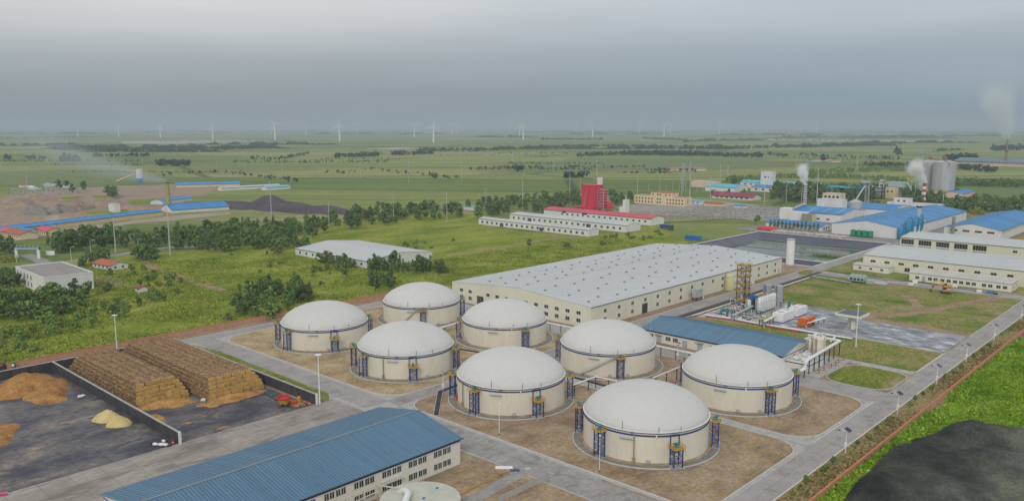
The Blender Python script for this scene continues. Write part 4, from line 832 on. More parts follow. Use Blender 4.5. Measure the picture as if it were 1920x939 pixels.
ring.build('ring', DARK, bc); MB().tube([(1.9, -1.5, 0), (1.7, -1.2, 33)], .15, 5).build('ladder', STEEL, bc)
fx = thing('filter_house', 'pale boxy filter house at the foot of the ringed smokestack', 'machine', (775, 333, 0)); MB().box(-8, -9, 0, 8, 9, 8.5).build('housing', WHITEWALL, fx); MB().box(-6, 9.1, 0, 6, 20, 11).build('drum_house', WHITEWALL, fx); MB().tube([(0, 8, 8.5), (0, 8, 11), (8, 8, 12), (30, 10, 13)], 1.2, 10).build('duct', STEEL, fx)
fx2 = thing('filter_house', 'dull green block beside the ringed smokestack', 'machine', (765, 322, 0)); MB().box(-4, -5, 0, 4, 5, 7.5).build('housing', mat('dull_green_block', (.28, .27, .19)), fx2); MB().box(-3.6, -5.8, 0, 3.6, -5.1, 7.0).build('panel', mat('pale_yellow_vessel', (.55, .52, .3)), fx2)
bn = thing('steel_bin', 'round ribbed steel bin beside the plain white block', 'silo', (864, 314, 0)); MB().cyl(0, 0, 0, 13.2, 6.5, 24).build('shell', SILO_STEEL, bn, smooth=True); MB().lathe([(6.7, 13.21), (.6, 16)], 24).build('cone_roof', STEEL, bn)
for i in range(5): MB().lathe([(6.52, 2 + 2.3 * i), (6.62, 2.05 + 2.3 * i), (6.62, 2.25 + 2.3 * i), (6.52, 2.3 + 2.3 * i)], 24).build('hoop', STEEL, bn)
el = thing('bucket_elevator', 'slim steel elevator tower with a slanting chute over the round bin', 'machine', (884, 310, 0)); e = MB()
for x in (-1.6, 1.6):
    for y in (-1.6, 1.6): e.bar((x, y, 0), (x, y, 32), .4)
for i in range(10): e.bar((-1.6, -1.6, 3 * i), (1.6, -1.6, 3 * i + 3), .25); e.bar((-1.6, -1.6, 3 * i), (-1.6, 1.6, 3 * i + 3), .25); e.bar((-1.6, -1.6, 3 * i), (1.6, -1.6, 3 * i), .25)
e.build('frame', STEEL, el); MB().tube([(-2, 2, 29), (-16, 5, 15.5)], .8, 8).build('chute', STEEL, el); MB().box(-2.2, -2.2, 32.05, 2.2, 6, 34).build('head', STEEL, el)
# twin silos
for lab, (x, y), r, h in (('right one of the two giant grey steel silos', (1186, 318), 13.8, 44.5), ('left one of the two giant grey steel silos, partly veiled by steam', tuple(G(1739, 363)[:2]), 13.2, 43.5)):
    s = thing('grain_silo', lab, 'silo', (x, y, 0)); MB().cyl(0, 0, 7.6, h, r, 40).build('shell', SILO_STEEL, s, smooth=True); MB().lathe([(r * 1.01, h + .01), (2.5, h + 2.6), (.2, h + 2.8)], 40).build('roof', SILO_STEEL, s); MB().cyl(0, 0, 0, 7.55, r * .93, 32).build('base', BEIGE, s)
    hp = MB()
    for i in range(9): z = 10 + i * 3.8; hp.lathe([(r + .02, z), (r + .16, z + .06), (r + .16, z + .3), (r + .02, z + .36)], 40)
    hp.build('hoop', STEEL, s); MB().box(-2, -2, h + 2.2, 2, 2, h + 7).build('head_house', mat('brown_head_house', (.28, .20, .16)), s)
br = thing('silo_bridge', 'brown catwalk joining the tops of the two giant silos', 'bridge', (1202, 334, 0)); b_ = MB(); b_.bar((-40, -34, 47.6), (36, 33, 47.6), 2.0, .5); b_.bar((-40, -34, 49), (36, 33, 49), .2, .2); b_.build('deck', mat('brown_head_house', (.28, .20, .16)), br); MB().bar((36, 33, 0), (36, 33, 47.3), 1.0).build('post', STEEL, br)
et = thing('elevator_tower', 'green steel elevator tower standing left of the giant silos', 'tower', (*G(1723, 366)[:2], 0)); e = MB()
for x in (-2, 2):
    for y in (-2, 2): e.bar((x, y, 0), (x, y, 56), .55)
for i in range(14): e.bar((-2, -2, 4 * i), (2, -2, 4 * i + 4), .3); e.bar((-2, -2, 4 * i), (-2, 2, 4 * i + 4), .3)
e.build('frame', mat('pale_green_steel', (.33, .42, .38)), et); MB().box(-3, -3, 56.1, 3, 3, 62).build('head', mat('pale_green_steel', (.33, .42, .38)), et)
# conveyor galleries
def gallery(label, a, b, w, m, zleg=True):
    g_ = thing('conveyor', label, 'conveyor', (a[0], a[1], 0)); o = Vector((a[0], a[1], 0)); q = MB(); q.bar(Vector(a) - o, Vector(b) - o, w, w * .8); q.build('gallery', m, g_)
    t = MB(); 
    for f in (.15, .5, .85):
        p = Vector(a).lerp(Vector(b), f) - o; t.bar((p.x - w / 2, p.y, 0), (p.x - w / 2, p.y, p.z - w * .45), .5); t.bar((p.x + w / 2, p.y, 0), (p.x + w / 2, p.y, p.z - w * .45), .5)
    t.build('trestle', STEEL, g_)
gallery('slanting bright blue conveyor gallery right of the turquoise-roofed hall', (985, 400, 8), (990, 394, 18), 3, ROOF_BLUE)
gallery('level turquoise conveyor gallery between the trees', (991, 393, 19), (1008, 375, 17.5), 3, ROOF_CYAN)
gallery('blue conveyor gallery leading to the grey machine house', (1010, 374, 17), (1050, 368, 16), 2.4, ROOF_BLUE)
shed('machine_house', 'grey-beige machine house beside the big pale bent ducts', 'building', (1086, 346), 10, 14, 13.5, 0, 'y', 0, BEIGE, PALE_ROOF, flat=True, wins=ws('y', 2, 2, 12, 8, 2.2, 2.2, 0, True))
du = thing('filter_plant', 'pale turquoise filter plant with big ducts bent down at both ends', 'machine', (1108, 351, 0)); c_ = mat('pale_turquoise_duct', [(.34, .45, .46), (.42, .53, .54)], scale=.3)
MB().box(-5, -10, 14, 5, 10, 20.5).build('housing', c_, du); MB().tube([(0, 10.5, 18.5), (0, 14, 18), (0, 17, 15), (0, 19, 10)], 1.5, 12).build('duct', c_, du); MB().tube([(0, -10.5, 18.5), (0, -13, 18), (0, -15.5, 14), (0, -16, 3)], 1.5, 12).build('duct', c_, du)
lg = MB()
for x in (-4, 4):
    for y in (-9, -3, 3, 9): lg.bar((x, y, 0), (x, y, 14), .7)
lg.build('leg', STEEL, du)
for i, (x, y, z) in enumerate(((1075, 362, 19), (1085, 366, 14), (1072, 372, 11))):
    k = thing('process_frame', ['tall dark steel frame with pipes beside the machine house', 'blue-panelled steel frame beside the machine house', 'low pipework frame beside the machine house'][i], 'machine', (x, y, 0)); f_ = MB()
    for fx_ in (-5, 5):
        for fy in (-5, 5): f_.bar((fx_, fy, 0), (fx_, fy, z), .8)
    for zz in range(4, z, 5): f_.box(-5.5, -5.5, zz, 5.5, 5.5, zz + .5)
    f_.build('frame', DARK, k); MB().box(-4, -4, 5, 3, 4, z - 4).build('drum', [STEEL, ROOF_BLUE, RED_PAINT][i], k); MB().tube([(0, 0, z - 5), (0, 0, z + 4), (3, -3, z + 5)], .7, 8).build('pipe', PIPE_WHITE, k)
# bits by the pond
bs = thing('tarpaulin_heap', 'heap under a bright red tarpaulin at the far left corner of the pond', 'heap', (676, 321, 0)); MB().lathe([(5, 0), (5.2, 1.6), (4.2, 2.9), (2, 3.5), (.1, 3.6)], 12).build('tarpaulin', mat('red_tarpaulin', [(.5, .05, .06), (.6, .10, .09)], scale=.6), bs, smooth=True); bs.scale = (.8, 1.9, 1)
MB().lathe([(5.3, -.02), (5.4, .18), (5.2, .2)], 12).build('hem', RED_PAINT, bs)
wb = MB(); rw = random.Random(5)
for k in range(520):
    f = rw.random(); y = 312 - 62 * f; x = 671 + rw.gauss(0, 2.4); s = rw.uniform(.4, .9); z = rw.uniform(0, 1.0); wb.bar((x - s, y, z + .3), (x + s, y + rw.uniform(-.5, .5), z + .4), s * 1.3, s)
kind(wb.build('sack_heap', mat('pale_sacks', [(.48, .42, .36), (.66, .60, .54)], scale=.5, rough=.9)), 'stuff', 'untidy heap of pale sacks along the far edge of the pond')
bx = thing('blue_container', 'small blue container in the grass beyond the big warehouse roof', 'container', (*G(1300, 449)[:2], 0), R(5)); MB().box(-3, -6, .15, 3, 6, 3.0).build('body', mat('container_blue', (.02, .13, .42)), bx); MB().box(-2.9, -6.08, .3, 2.9, -6.02, 2.8).build('door', ROOF_BLUE, bx)
bx = thing('blue_container', 'dark blue truck-like box in the grass behind the white barracks', 'container', (*G(1250, 429)[:2], 0), 0); MB().box(-2, -6, .8, 2, 6, 3.6).build('body', mat('container_navy', (.05, .08, .18)), bx)
for y in (-4, 4):
    MB().cyl(0, 0, -.3, .3, .6, 10).build('wheel', DARK, bx, (-1.7, y, .6)).rotation_euler = (0, math.pi / 2, 0)
# distant blue-roofed works on the far right
shed('far_works', 'long slate-blue roofed works in the far fields at the right edge', 'factory', (2150, 380), 70, 190, 10, 7, 'y', R(-12), PINKWALL, mat('slate_blue_roof', [(.15, .20, .28), (.20, .25, .33)], scale=.02), 3, .4, 10)
fs = thing('far_chimney', 'slender dark chimney beside the far slate-blue works', 'chimney', (2180, 455, 0)); MB().cyl(0, 0, 0, 62, 3.0, 10, 2.0).build('stack', GREYHEAP, fs); MB().lathe([(3.4, 34), (3.8, 34.2), (3.8, 35.2), (3.4, 35.4)], 10).build('collar', DARK, fs)

# ------------------------------------------------------------------ red tower works (middle distance)
rt = thing('red_tower', 'tall crimson clad tower with a pale steel frame at its side', 'tower', (704, 533, 0))
MB().box(0, 0, 0, 14, 19, 27.5).build('cladding', RED_STEEL, rt); MB().box(-.4, -.4, 27.52, 14.4, 19.4, 28.1).build('roof', RED_STEEL, rt)
cs = MB()
for i in range(1, 8): cs.box(-.06, 19 * i / 8 - .08, 0, 0, 19 * i / 8 + .08, 27.4)
cs.build('cladding_rib', RED_STEEL, rt)
MB().add([(-.1, 13, 2), (-.1, 16, 2), (-.1, 10, 22), (-.1, 12, 22), (-1.2, 13, 2), (-1.2, 16, 2), (-1.0, 10, 22), (-1.0, 12, 22)], [(4, 5, 7, 6), (0, 4, 6, 2), (1, 3, 7, 5), (2, 6, 7, 3), (0, 1, 5, 4)]).build('chute', mat('faded_red', (.52, .12, .14)), rt)
MB().box(-6, -1, 0, -.1, 24, 4.2).build('annex', RED_STEEL, rt); fr = MB()
for x in (3, 11):
    for y in (-9, -.5): fr.bar((x, y, 0), (x, y, 24), .5)
for z in range(2, 24, 3):
    fr.bar((3, -9, z), (3, -.5, z), .35); fr.bar((3, -9, z), (11, -9, z), .35); fr.bar((3, -9, z), (3, -.5, z + 3), .25)
fr.build('frame', STEEL, rt); MB().box(4, -8.4, 3, 10, -1.2, 23).build('core', RED_STEEL, rt); MB().lathe([(3.2, 3), (3.2, 9), (2.2, 11), (.3, 11.4)], 16).build('vessel', RED_STEEL, rt, (7, -14, 0)); MB().box(9, 0, 28.12, 13, 4, 36).build('roof_stack', WHITEWALL, rt)
shed('red_roofed_block', 'long white block with a crimson roof in front of the red tower', 'building', (634, 415), 22, 131, 6.2, 2.2, 'y', 0, WHITEWALL, ROOF_RED, .5, .2, 18, wins=ws('y', 16, 3, 110, 2.6, 2.2, 1.6, 0, True) + [('y', 104, 4.4, 5, 1.6, 0, True), ('y', 78, 4.4, 6, 1.6, 0, True)])
shed('barracks', 'long white barracks block, the one between the crimson-roofed block and the nearest white block', 'building', (577, 403), 22, 138, 6.0, 1.4, 'y', 0, WHITEWALL, ROOF_WHITE, .3, .2, wins=ws('y', 20, 3, 136, 2.0, 2.3, 2.0, 1, False) + [('y', 41, .5, 4.6, 3.6, 1, False), ('y', 112, .5, 4.6, 3.6, 1, False)])
shed('barracks', 'long white barracks block nearest the meadow, with a row of dark windows', 'building', (533, 410), 14, 130, 5.4, 1.0, 'y', 0, WHITEWALL, ROOF_WHITE, .3, .2, wins=ws('y', 20, 3, 128, 1.6, 2.3, 2.0, 1, False) + [('y', 52, .3, 4.2, 3.0, 1, False), ('y', 100, .3, 4.2, 3.0, 1, False)])
wt = thing('white_tower', 'slim white stepped tower behind the crimson roof', 'tower', (694, 486, 0)); MB().box(0, 0, 0, 7, 3.6, 15.5).build('shaft', WHITEWALL, wt); MB().box(0, 3.62, 0, 6, 8, 8).build('step', WHITEWALL, wt); MB().cyl(3, 1.8, 15.52, 17.6, 1.0, 10).build('vent', STEEL, wt)
BEIGE_B = shed('office_building', 'beige three-storey building with rows of small windows by the stone yard', 'building', (812, 487), 15, 69, 9.8, 0, 'y', 0, BEIGE, FLAT_ROOF, flat=True, wins=ws('y', 6, 1, 25, 5.9, 1.7, 1.9, 0, True) + ws('y', 6, 1, 25, 2.0, 1.7, 1.9, 0, True) + ws('y', 6, 42, 68, 5.9, 1.7, 1.9, 0, True) + ws('y', 6, 42, 68, 2.0, 1.7, 1.9, 0, True) + [('y', 33, 5.9, 1.8, 2, 0, True), ('y', 36.5, 5.9, 1.8, 2, 0, True), ('y', 33, 2.0, 1.8, 2, 0, True), ('y', 36.5, 2.0, 1.8, 2, 0, True), ('x', 7, 3.0, 1.0, 5.5, 0, True)])
MB().box(.25, 17, 9.9, 14.6, 46, 14.4).build('top_storey', BEIGE, BEIGE_B); MB().box(0, 16.8, 14.42, 14.9, 46.2, 14.8).build('top_roof', ROOF_TILE, BEIGE_B)
for y in (20, 25, 33, 36.5, 43): add_window(BEIGE_B, (.25, y, 11.2), -math.pi / 2, 1.7, 1.9, 0, True)
shed('far_shed', 'small white-topped turquoise shed by the poles at the left of the white barracks', 'shed', (618, 634), 10, 16, 4, 1.0, 'y', 0, WHITEWALL, ROOF_CYAN, .4, .15)
for i, pts in enumerate(([(900, 428), (1000, 437), (1060, 446), (1130, 447)], [(840, 480), (930, 466), (1030, 449), (1150, 438), (1260, 428), (1300, 425)], [(650, 419), (740, 413), (800, 404)])):
    strip('footpath', smooth_path(gpoly(pts)), (4, 4, 5, 6)[i], .12 + .01 * i, DIRT, .3)
strip('country_road', smooth_path(gpoly([(40, 498), (140, 490), (210, 480), (300, 466), (345, 464), (420, 462)])), 9, .16, mat('grey_country_road', [(.24, .23, .215), (.31, .30, .28)], scale=.1))
strip('country_road', smooth_path(gpoly([(48, 478), (70, 486), (95, 497), (140, 500)])), 9, .17, mat('grey_country_road', (.27, .26, .25)))
strip('country_road', smooth_path(gpoly([(255, 476), (290, 503), (330, 518), (370, 532), (420, 545)])), 5, .15, DIRT, .3)
sheet('bare_yard', gpoly([(178, 520), (225, 522), (235, 536), (180, 545)]), .12, REDDISH)

# ------------------------------------------------------------------ left distance: gravel works, brick kiln, farm sheds
sheet('works_ground', ragged(gpoly([(-60, 378), (60, 360), (180, 350), (330, 345), (420, 352), (360, 372), (330, 400), (200, 412), (-60, 438)]), 9), .10, REDDISH)
sheet('works_track', ragged(gpoly([(-20, 452), (120, 427), (320, 406), (430, 398), (440, 402), (330, 412), (180, 428), (-20, 462)]), 5), .12, mat('tan_track', [(.30, .25, .18), (.38, .33, .25)], scale=.03))
def heap(name, label, cat, cx, cy, rx, ry, h, m, rz=0.0, seed=0, n=28, rough=.18, z=0.0, cone=1.0, group=None):
    rr = random.Random(seed); rings = 9; vs = []; fs = []; ph = [rr.uniform(0, 6.28) for _ in range(6)]
    for i in range(rings + 1):
        t = i / rings
        for k in range(n):
            a = 2 * math.pi * k / n; w = 1 + rough * (math.sin(2 * a + ph[0]) * .6 + math.sin(3 * a + ph[1]) * .5 + math.sin(7 * a + ph[2]) * .2)
            f = 1 - t; x = rx * t * w * math.cos(a); y = ry * t * w * math.sin(a)
            zz = h * (f ** cone) * (1 + rough * .7 * math.sin(x / rx * 4 + ph[3]) * math.sin(y / ry * 4 + ph[4])) + (rr.uniform(-.04, .04) * h if 0 < i < rings else 0)
            vs.append((x, y, zz if i < rings else -.15))
    for i in range(rings):
        for k in range(n): fs.append((i * n + k, (i + 1) * n + k, (i + 1) * n + (k + 1) % n, i * n + (k + 1) % n))
    me = MB().add(vs, fs).mesh(name, m, True); o = place(name, me, None, (cx, cy, z), rz); return tag(o, label, cat, group)
for lab, px, py, rx, ry, h, m, s in (('big tan heap at the left edge of the gravel works', 25, 385, 22, 40, 12, REDDISH, 1), ('dark grey gravel heap in front of the tan heap', 68, 400, 16, 26, 12, GREYHEAP, 2), ('grey gravel heap with blue sheets at its foot', 110, 398, 14, 22, 10, GREYHEAP, 3), ('reddish heap right of the grey gravel heaps', 142, 392, 16, 26, 13, REDDISH, 4), ('low red earth bank before the brick kiln', 225, 388, 14, 60, 5, REDDISH, 5),
                                     ('tan heap behind the dark grey gravel heap', 60, 376, 24, 44, 12, REDDISH, 9), ('brown heap at the right of the gravel works', 185, 380, 18, 50, 9, REDDISH, 10), ('low tan heap beside the very long shed', 110, 412, 8, 34, 5, mat('tan_track', (.38, .33, .25)), 12), ('long black coal heap behind the trees, its highest part', 520, 392, 26, 60, 17, BLACK_EARTH, 6), ('black coal heap left of the highest one', 440, 388, 22, 46, 9, BLACK_EARTH, 7), ('flat black coal heap running off to the right', 610, 396, 20, 60, 8, BLACK_EARTH, 8)):
    q = G(px, py); heap('heap', lab, 'heap', q.x, q.y, rx, ry, h * .8, m, 0, s, rough=.42, cone=.62)
for k, pts in enumerate(([(95, 372), (190, 366), (230, 372), (200, 378), (110, 378)], [(150, 398), (230, 392), (250, 398), (180, 402)], [(240, 376), (300, 372), (310, 380), (250, 384)], [(20, 366), (70, 362), (80, 367), (25, 371)])):
    sheet('works_grass', ragged(gpoly(pts), 5, 10, 30 + k), .125 + .004 * k, MEADOW)
ck = thing('yellow_chimney', 'yellow-green brick chimney giving off pale smoke on the left', 'chimney', (385, 866, 0)); MB().cyl(0, 0, 0, 31, 3.2, 16, 2.1).build('stack', mat('yellow_green_brick', [(.30, .31, .11), (.38, .38, .15)], scale=.3), ck, smooth=True); MB().lathe([(2.2, 30.6), (2.45, 30.7), (2.45, 31.4), (2.1, 31.45)], 16).build('lip', DARK, ck); MB().box(-4, -4, 0, 4, 4, 2.4).build('base', BEIGE, ck)
def longshed(lab, pA, pB, w, h, rise, wallm, roofm, panels=0):
    a, b = G(*pA), G(*pB); d = b - a; return shed('long_shed', lab, 'shed', (b.x, b.y), w, d.length, h, rise, 'y', math.atan2((a - b).y, (a - b).x) - math.pi / 2, wallm, roofm, .6, .2, panels)
longshed('very long pale shed with a narrow blue roof running in from the left edge', (-30, 445), (305, 404), 16, 4.5, 1.8, BEIGE, ROOF_BLUE, 30)
longshed('blue-roofed kiln shed with white end wall right of the yellow-green chimney', (322, 400), (430, 393), 34, 3.5, 5.0, WHITEWALL, ROOF_BLUE, 14)
longshed('short blue-roofed shed behind the yellow-green chimney', (305, 384), (360, 376), 16, 4, 2, WHITEWALL, ROOF_BLUE, 6)
longshed('far blue-roofed farm shed beyond the yellow-green chimney', (330, 352), (450, 349), 26, 4, 3, BEIGE, ROOF_BLUE, 10)
longshed('distant thin pale roof line behind the black coal heap', (415, 358), (525, 352), 12, 4, 1.5, WHITEWALL, ROOF_WHITE, 0)
longshed('small turquoise roof at the end of the pale roof line', (500, 357), (545, 354), 14, 4, 1.5, WHITEWALL, ROOF_CYAN, 0)
shed('house', 'long farmhouse with an orange tiled roof left of the dark trees', 'house', (203, 734), 14, 34, 4, 2.5, 'y', R(2), BEIGE, ROOF_TILE, .6, .2, wins=ws('y', 6, 2, 32, 1.2, 1.8, 1.4, 0, True))
shed('house', 'small farmhouse with a crimson roof at the left end of the orange tiled one', 'house', (201, 769), 14, 16, 4, 2.2, 'y', R(2), BEIGE, ROOF_RED, .6, .2, wins=ws('y', 3, 2, 14, 1.2, 1.8, 1.4, 0, True))
shed('house', 'farmhouse with a red roof behind the orange tiled one', 'house', (227, 745), 12, 24, 4, 2.4, 'y', R(2), BEIGE, ROOF_RED, .6, .2, wins=ws('y', 4, 2, 22, 1.2, 1.8, 1.4, 0, True))
longshed('open blue-roofed shelter behind the red farmhouse roofs', (12, 437), (56, 440), 10, 3.5, 1.2, WHITEWALL, ROOF_BLUE, 8)
longshed('short blue roof behind the dark trees at the farm', (78, 431), (94, 431), 10, 3.5, 1.2, WHITEWALL, ROOF_BLUE, 0)
for px, py, lab, m in ((45, 352, 'red-roofed shack in the far scrap yard', ROOF_TILE), (62, 356, 'white hut in the far scrap yard', WHITEWALL), (92, 350, 'pale blue hut in the far scrap yard', ROOF_CYAN), (128, 353, 'long pale hut in the far scrap yard', WHITEWALL), (110, 348, 'brown hut in the far scrap yard', ROOF_MAROON)):
    q = G(px, py); shed('scrap_hut', lab, 'hut', (q.x, q.y), 8, 24, 3, 1.5, 'y', 0, WHITEWALL, m, .4, .2)
rn = random.Random(9); sc_ = MB()
for k in range(260):
    q = G(rn.uniform(20, 150), rn.uniform(352, 365)); s = rn.uniform(.6, 2.2); sc_.bar((q.x, q.y, s * .4), (q.x + rn.uniform(-2, 2), q.y + rn.uniform(-3, 3), s * .5), s, s)
kind(sc_.build('scrap', mat('mixed_scrap', [(.10, .22, .28), (.35, .33, .30), (.5, .5, .48), (.30, .16, .11)], scale=.25, detail=2)), 'stuff', 'pale and bluish scrap scattered on the far works ground')
bt = thing('batching_tower', 'white batching silo with a slanting conveyor in the far left fields', 'silo', (563, 1368, 0)); MB().cyl(0, 0, 7, 22, 5, 16).build('silo', WHITEWALL, bt, smooth=True); MB().cyl(0, 0, 0, 6.95, 5.2, 16).build('base', ROOF_BLUE, bt); MB().bar((-6, 6, 14), (-20, 44, 1), 3, 2).build('conveyor', BEIGE, bt)
wbx = thing('white_hut', 'white box hut on the blue roof line of the very long shed', 'hut', (*G(215, 397)[:2], 0)); MB().box(-3, -8, 0, 3, 8, 8.5).build('wall', WHITEWALL, wbx); MB().box(-3.3, -8.3, 8.52, 3.3, 8.3, 8.9).build('roof', PALE_ROOF, wbx)
# gate arch over the country road
ga = thing('gate_arch', 'blue and white gate arch with small flags over the country road', 'gate', (177, 624, 0), R(-45))
for x in (-7.5, 7.5): MB().box(x - .9, -.6, 0, x + .9, .6, 6.4).build('post', WHITEWALL, ga); MB().box(x - 1.15, -.3, 0, x - .92, .3, 6.4).build('post_edge', BLUE_BAND, ga)
MB().box(-8.8, -.7, 6.42, 8.8, .7, 8.0).build('beam', BLUE_BAND, ga); MB().box(-8.2, -.78, 6.75, 8.2, -.71, 7.7).build('sign_panel', mat('pale_blue_panel', (.45, .55, .68)), ga)
for i in range(6): MB().bar((-7 + 2.8 * i, 0, 8.02), (-7 + 2.8 * i, 0, 9.6), .15).build('flag_pole', WHITE_PAINT, ga)
sb = thing('billboard', 'small white billboard beside the gate arch', 'sign', (*G(95, 482)[:2], 0), R(-45)); MB().box(-3, -.12, 1.4, 3, .12, 4.4).build('panel', WHITE_PAINT, sb)
for x in (-2.4, 2.4): MB().box(x - .12, -.1, 0, x + .12, .1, 1.38).build('post', DARK, sb)

# ------------------------------------------------------------------ pipe runs
def pipe_run(label, pts, r=.28, m=PIPE_WHITE, posts=(), twin=0.0, postm=DARK, group=None, pw=.22, rails=0):
    o = Vector((pts[0][0], pts[0][1], 0)); t = thing('pipe_run', label, 'pipe', tuple(o), 0, group); P_ = [Vector(p) - o for p in pts]
    MB().tube(P_, r, 10).build('pipe', m, t, smooth=True)
    if twin: MB().tube([p + Vector((twin, twin * .9, 0)) for p in P_], r * .85, 10).build('pipe', m, t, smooth=True)
    for f in posts:
        i = min(int(f), len(P_) - 2); q = P_[i].lerp(P_[i + 1], f - i)
        pm = MB(); pm.box(-pw / 2, -pw / 2, 0, pw / 2, pw / 2, max(.2, q.z - r)); pm.box(-.7, -.12, max(.1, q.z - r - .2), .7, .12, max(.2, q.z - r) - .003); pm.build('post', postm, t, (q.x, q.y, 0))
    return t
def gz(px, py, z): return tuple(G(px, py, z))
pipe_run('white overhead pipe bending between the second tank and the tank before the long blue-grey roof', [gz(1070, 723, 4), gz(1117, 706, 4), gz(1158, 714, 4)], .3, posts=(.15, .7, 1.0, 1.6))
pipe_run('white overhead pipe leading to the left side of the dome tank by the pipe rack', [gz(1225, 708, 4.5), gz(1274, 688, 4.5)], .3, posts=(.1, .5, .9))
pipe_run('white overhead pipe in front of the long ivory building', [gz(1229, 648, 4), gz(1300, 663, 4)], .4, posts=(.15, .55, .9))
pipe_run('white overhead pipe before the warehouse gable', [gz(1024, 605, 3.6), gz(1075, 615, 3.6)], .4, posts=(.15, .55, .9))
pipe_run('thick pale pipe between the two rearmost dome tanks', [gz(826, 615, 3), gz(862, 604, 3)], .5, posts=(.2, .8))
pipe_run('white twin pipe rack on dark posts by the vertical cream vessels', [(277.2, 116.4, 3.2), (280.6, 116.4, 3.2), (281.8, 116.6, 4.0), (281.8, 116.6, 5.2), (284, 116.8, 5.8), (319.5, 118.6, 5.8), (319.5, 131.5, 5.8)], .42, posts=(1.0, 4.05, 4.2, 4.35, 4.5, 4.65, 4.8, 4.98, 5.5), twin=.8, pw=.32)
pipe_run('white pipe beam on short posts left of the tall mast', [(318, 133, 3.6), (334, 133.5, 3.6), (336, 130, 1.2)], .45, posts=(.3, .9), twin=.5)
pipe_run('short white pipe running to the foot of the tall mast', [(334, 128, 1.0), (345, 130, 1.0)], .35, posts=(.2, .8), twin=.4)
lowp = [gz(1322, 590, .8), gz(1372, 597, .8), gz(1426, 607, .8), gz(1500, 619, .8), gz(1598, 635, .8)]
pipe_run('long low white pipe along the front edge of the process yard', lowp, .34, posts=[i * .33 + .1 for i in range(11)], twin=.7)
pipe_run('long low red pipe along the edge of the lawn strip', [(p[0] - 1.6, p[1] - 1.2, .4) for p in lowp[:4]], .22, RED_PAINT, posts=[i * .4 + .1 for i in range(7)])
pipe_run('pinkish pipe beside the long drain at the warehouse road', [(332, 196.2, .8), (395, 196.4, .8), (455, 196.6, .8), (488, 196.7, .8)], .3, mat('pink_lagged_pipe', [(.42, .29, .24), (.50, .36, .30)]), posts=[i * .16 + .1 for i in range(18)])
pipe_run('pale pipe parallel to the pinkish pipe at the warehouse road', [(336, 195.2, 1.0), (400, 195.4, 1.0), (470, 195.6, 1.0)], .25, posts=[i * .14 + .05 for i in range(14)])
pipe_run('teal pipe on short legs running to the cooling unit', [gz(1524, 518, 1.0), gz(1560, 524, 1.0), gz(1596, 530, 1.0)], .4, mat('teal_pipe', [(.28, .36, .36), (.36, .44, .44)]), posts=[i * .25 + .1 for i in range(8)])
for lab, a, b, m in (('blue-grey rising pipe bridge beside the lattice column', (1373, 592, 3.0), (1412, 574, 3.0), mat('blue_grey_pipe', [(.36, .42, .48), (.44, .50, .55)])), ('yellow and green pipe bridge in front of the row of silver tubes', (1425, 600, 3.2), (1466, 583, 3.2), mat('olive_pipe', [(.34, .34, .12), (.42, .42, .18)])), ('white pipe bridge left of the white containers', (1433, 603, 3.0), (1462, 588, 3.0), PIPE_WHITE), ('white pipe over the paved pad behind the orange container', (1512, 606, 2.2), (1549, 596, 2.2), PIPE_WHITE)):
    A, B_ = gz(*a), gz(*b); pipe_run(lab, [(A[0], A[1], .4), A, B_], .34, m, posts=(1.1, 1.35, 1.6, 1.9), twin=.9)
for px, py, h in ((1388, 600, 1.6), (1395, 596, 2.4), (1402, 602, 1.4), (1376, 588, 2.0), (1386, 584, 2.6), (1415, 597, 1.8), (1445, 596, 1.5), (1410, 592, 2.6), (1372, 583, 2.0), (1432, 596, 1.2)):
    q = G(px, py); p_ = thing('pump_skid', 'small pump skid with pipes among the process pipes', 'pump', (q.x, q.y, .15), random.uniform(0, 3), 'pump skids among the process pipes')
    MB().box(-1.1, -.7, 0, 1.1, .7, .3).build('base', mat('green_base', (.08, .17, .14)), p_); MB().tube([(-.8, 0, .8), (.8, 0, .8)], .42, 10).build('motor', random.choice([SILVER, STEEL, BLUE_BAND, TEAL_PAINT]), p_); MB().tube([(.4, .4, .3), (.4, .4, h), (-.6, .4, h), (-.6, .4, .3)], .14, 6).build('pipe', PIPE_WHITE, p_)
pq = random.Random(14)
PCOL = [PIPE_WHITE, PIPE_WHITE, mat('green_pipe', (.10, .26, .17)), mat('yellow_pipe', (.44, .33, .07)), mat('blue_pipe', (.05, .15, .36)), mat('pink_lagged_pipe', (.45, .32, .27)), SILVER]
for k in range(34):
    x, y = pq.uniform(347, 392), pq.uniform(166, 194); L_ = pq.uniform(4, 13); z = pq.choice((.5, .9, 1.6, 2.6, 3.2)); al = k % 2
    if 362 < x < 384 and 172.5 < y < 178: y += 8
    end = (min(x + L_, 395), y) if al else (x, min(y + L_ * .7, 195.5)); m_ = PCOL[k % len(PCOL)]
    pipe_run('short coloured pipe run among the vessels of the process yard', [(x, y, .3), (x, y, z), (*end, z), (*end, .3)], pq.uniform(.12, .24), m_, posts=(1.2, 1.5, 1.8), twin=.55 if k % 3 == 0 else 0, group='short pipe runs of the process yard', pw=.16)
for k in range(12):
    x, y = pq.uniform(348, 392), pq.uniform(166, 194)
    if 360 < x < 388 and 171 < y < 186: y = pq.choice((168, 190))
    v = thing('small_vessel', 'small upright vessel among the pipes of the process yard', 'vessel', (x, y, .15), 0, 'small vessels of the process yard'); h = pq.uniform(1.8, 4.2); r = pq.uniform(.4, .75); MB().lathe([(r * .6, .4), (r, .7), (r, h - .3), (r * .5, h), (.01, h + .05)], 14).build('shell', pq.choice([SILVER, STEEL, CREAM_STEEL, TEAL_PAINT]), v, smooth=True); MB().cyl(0, 0, 0, .6, r * .8, 10).build('skirt', DARK, v)
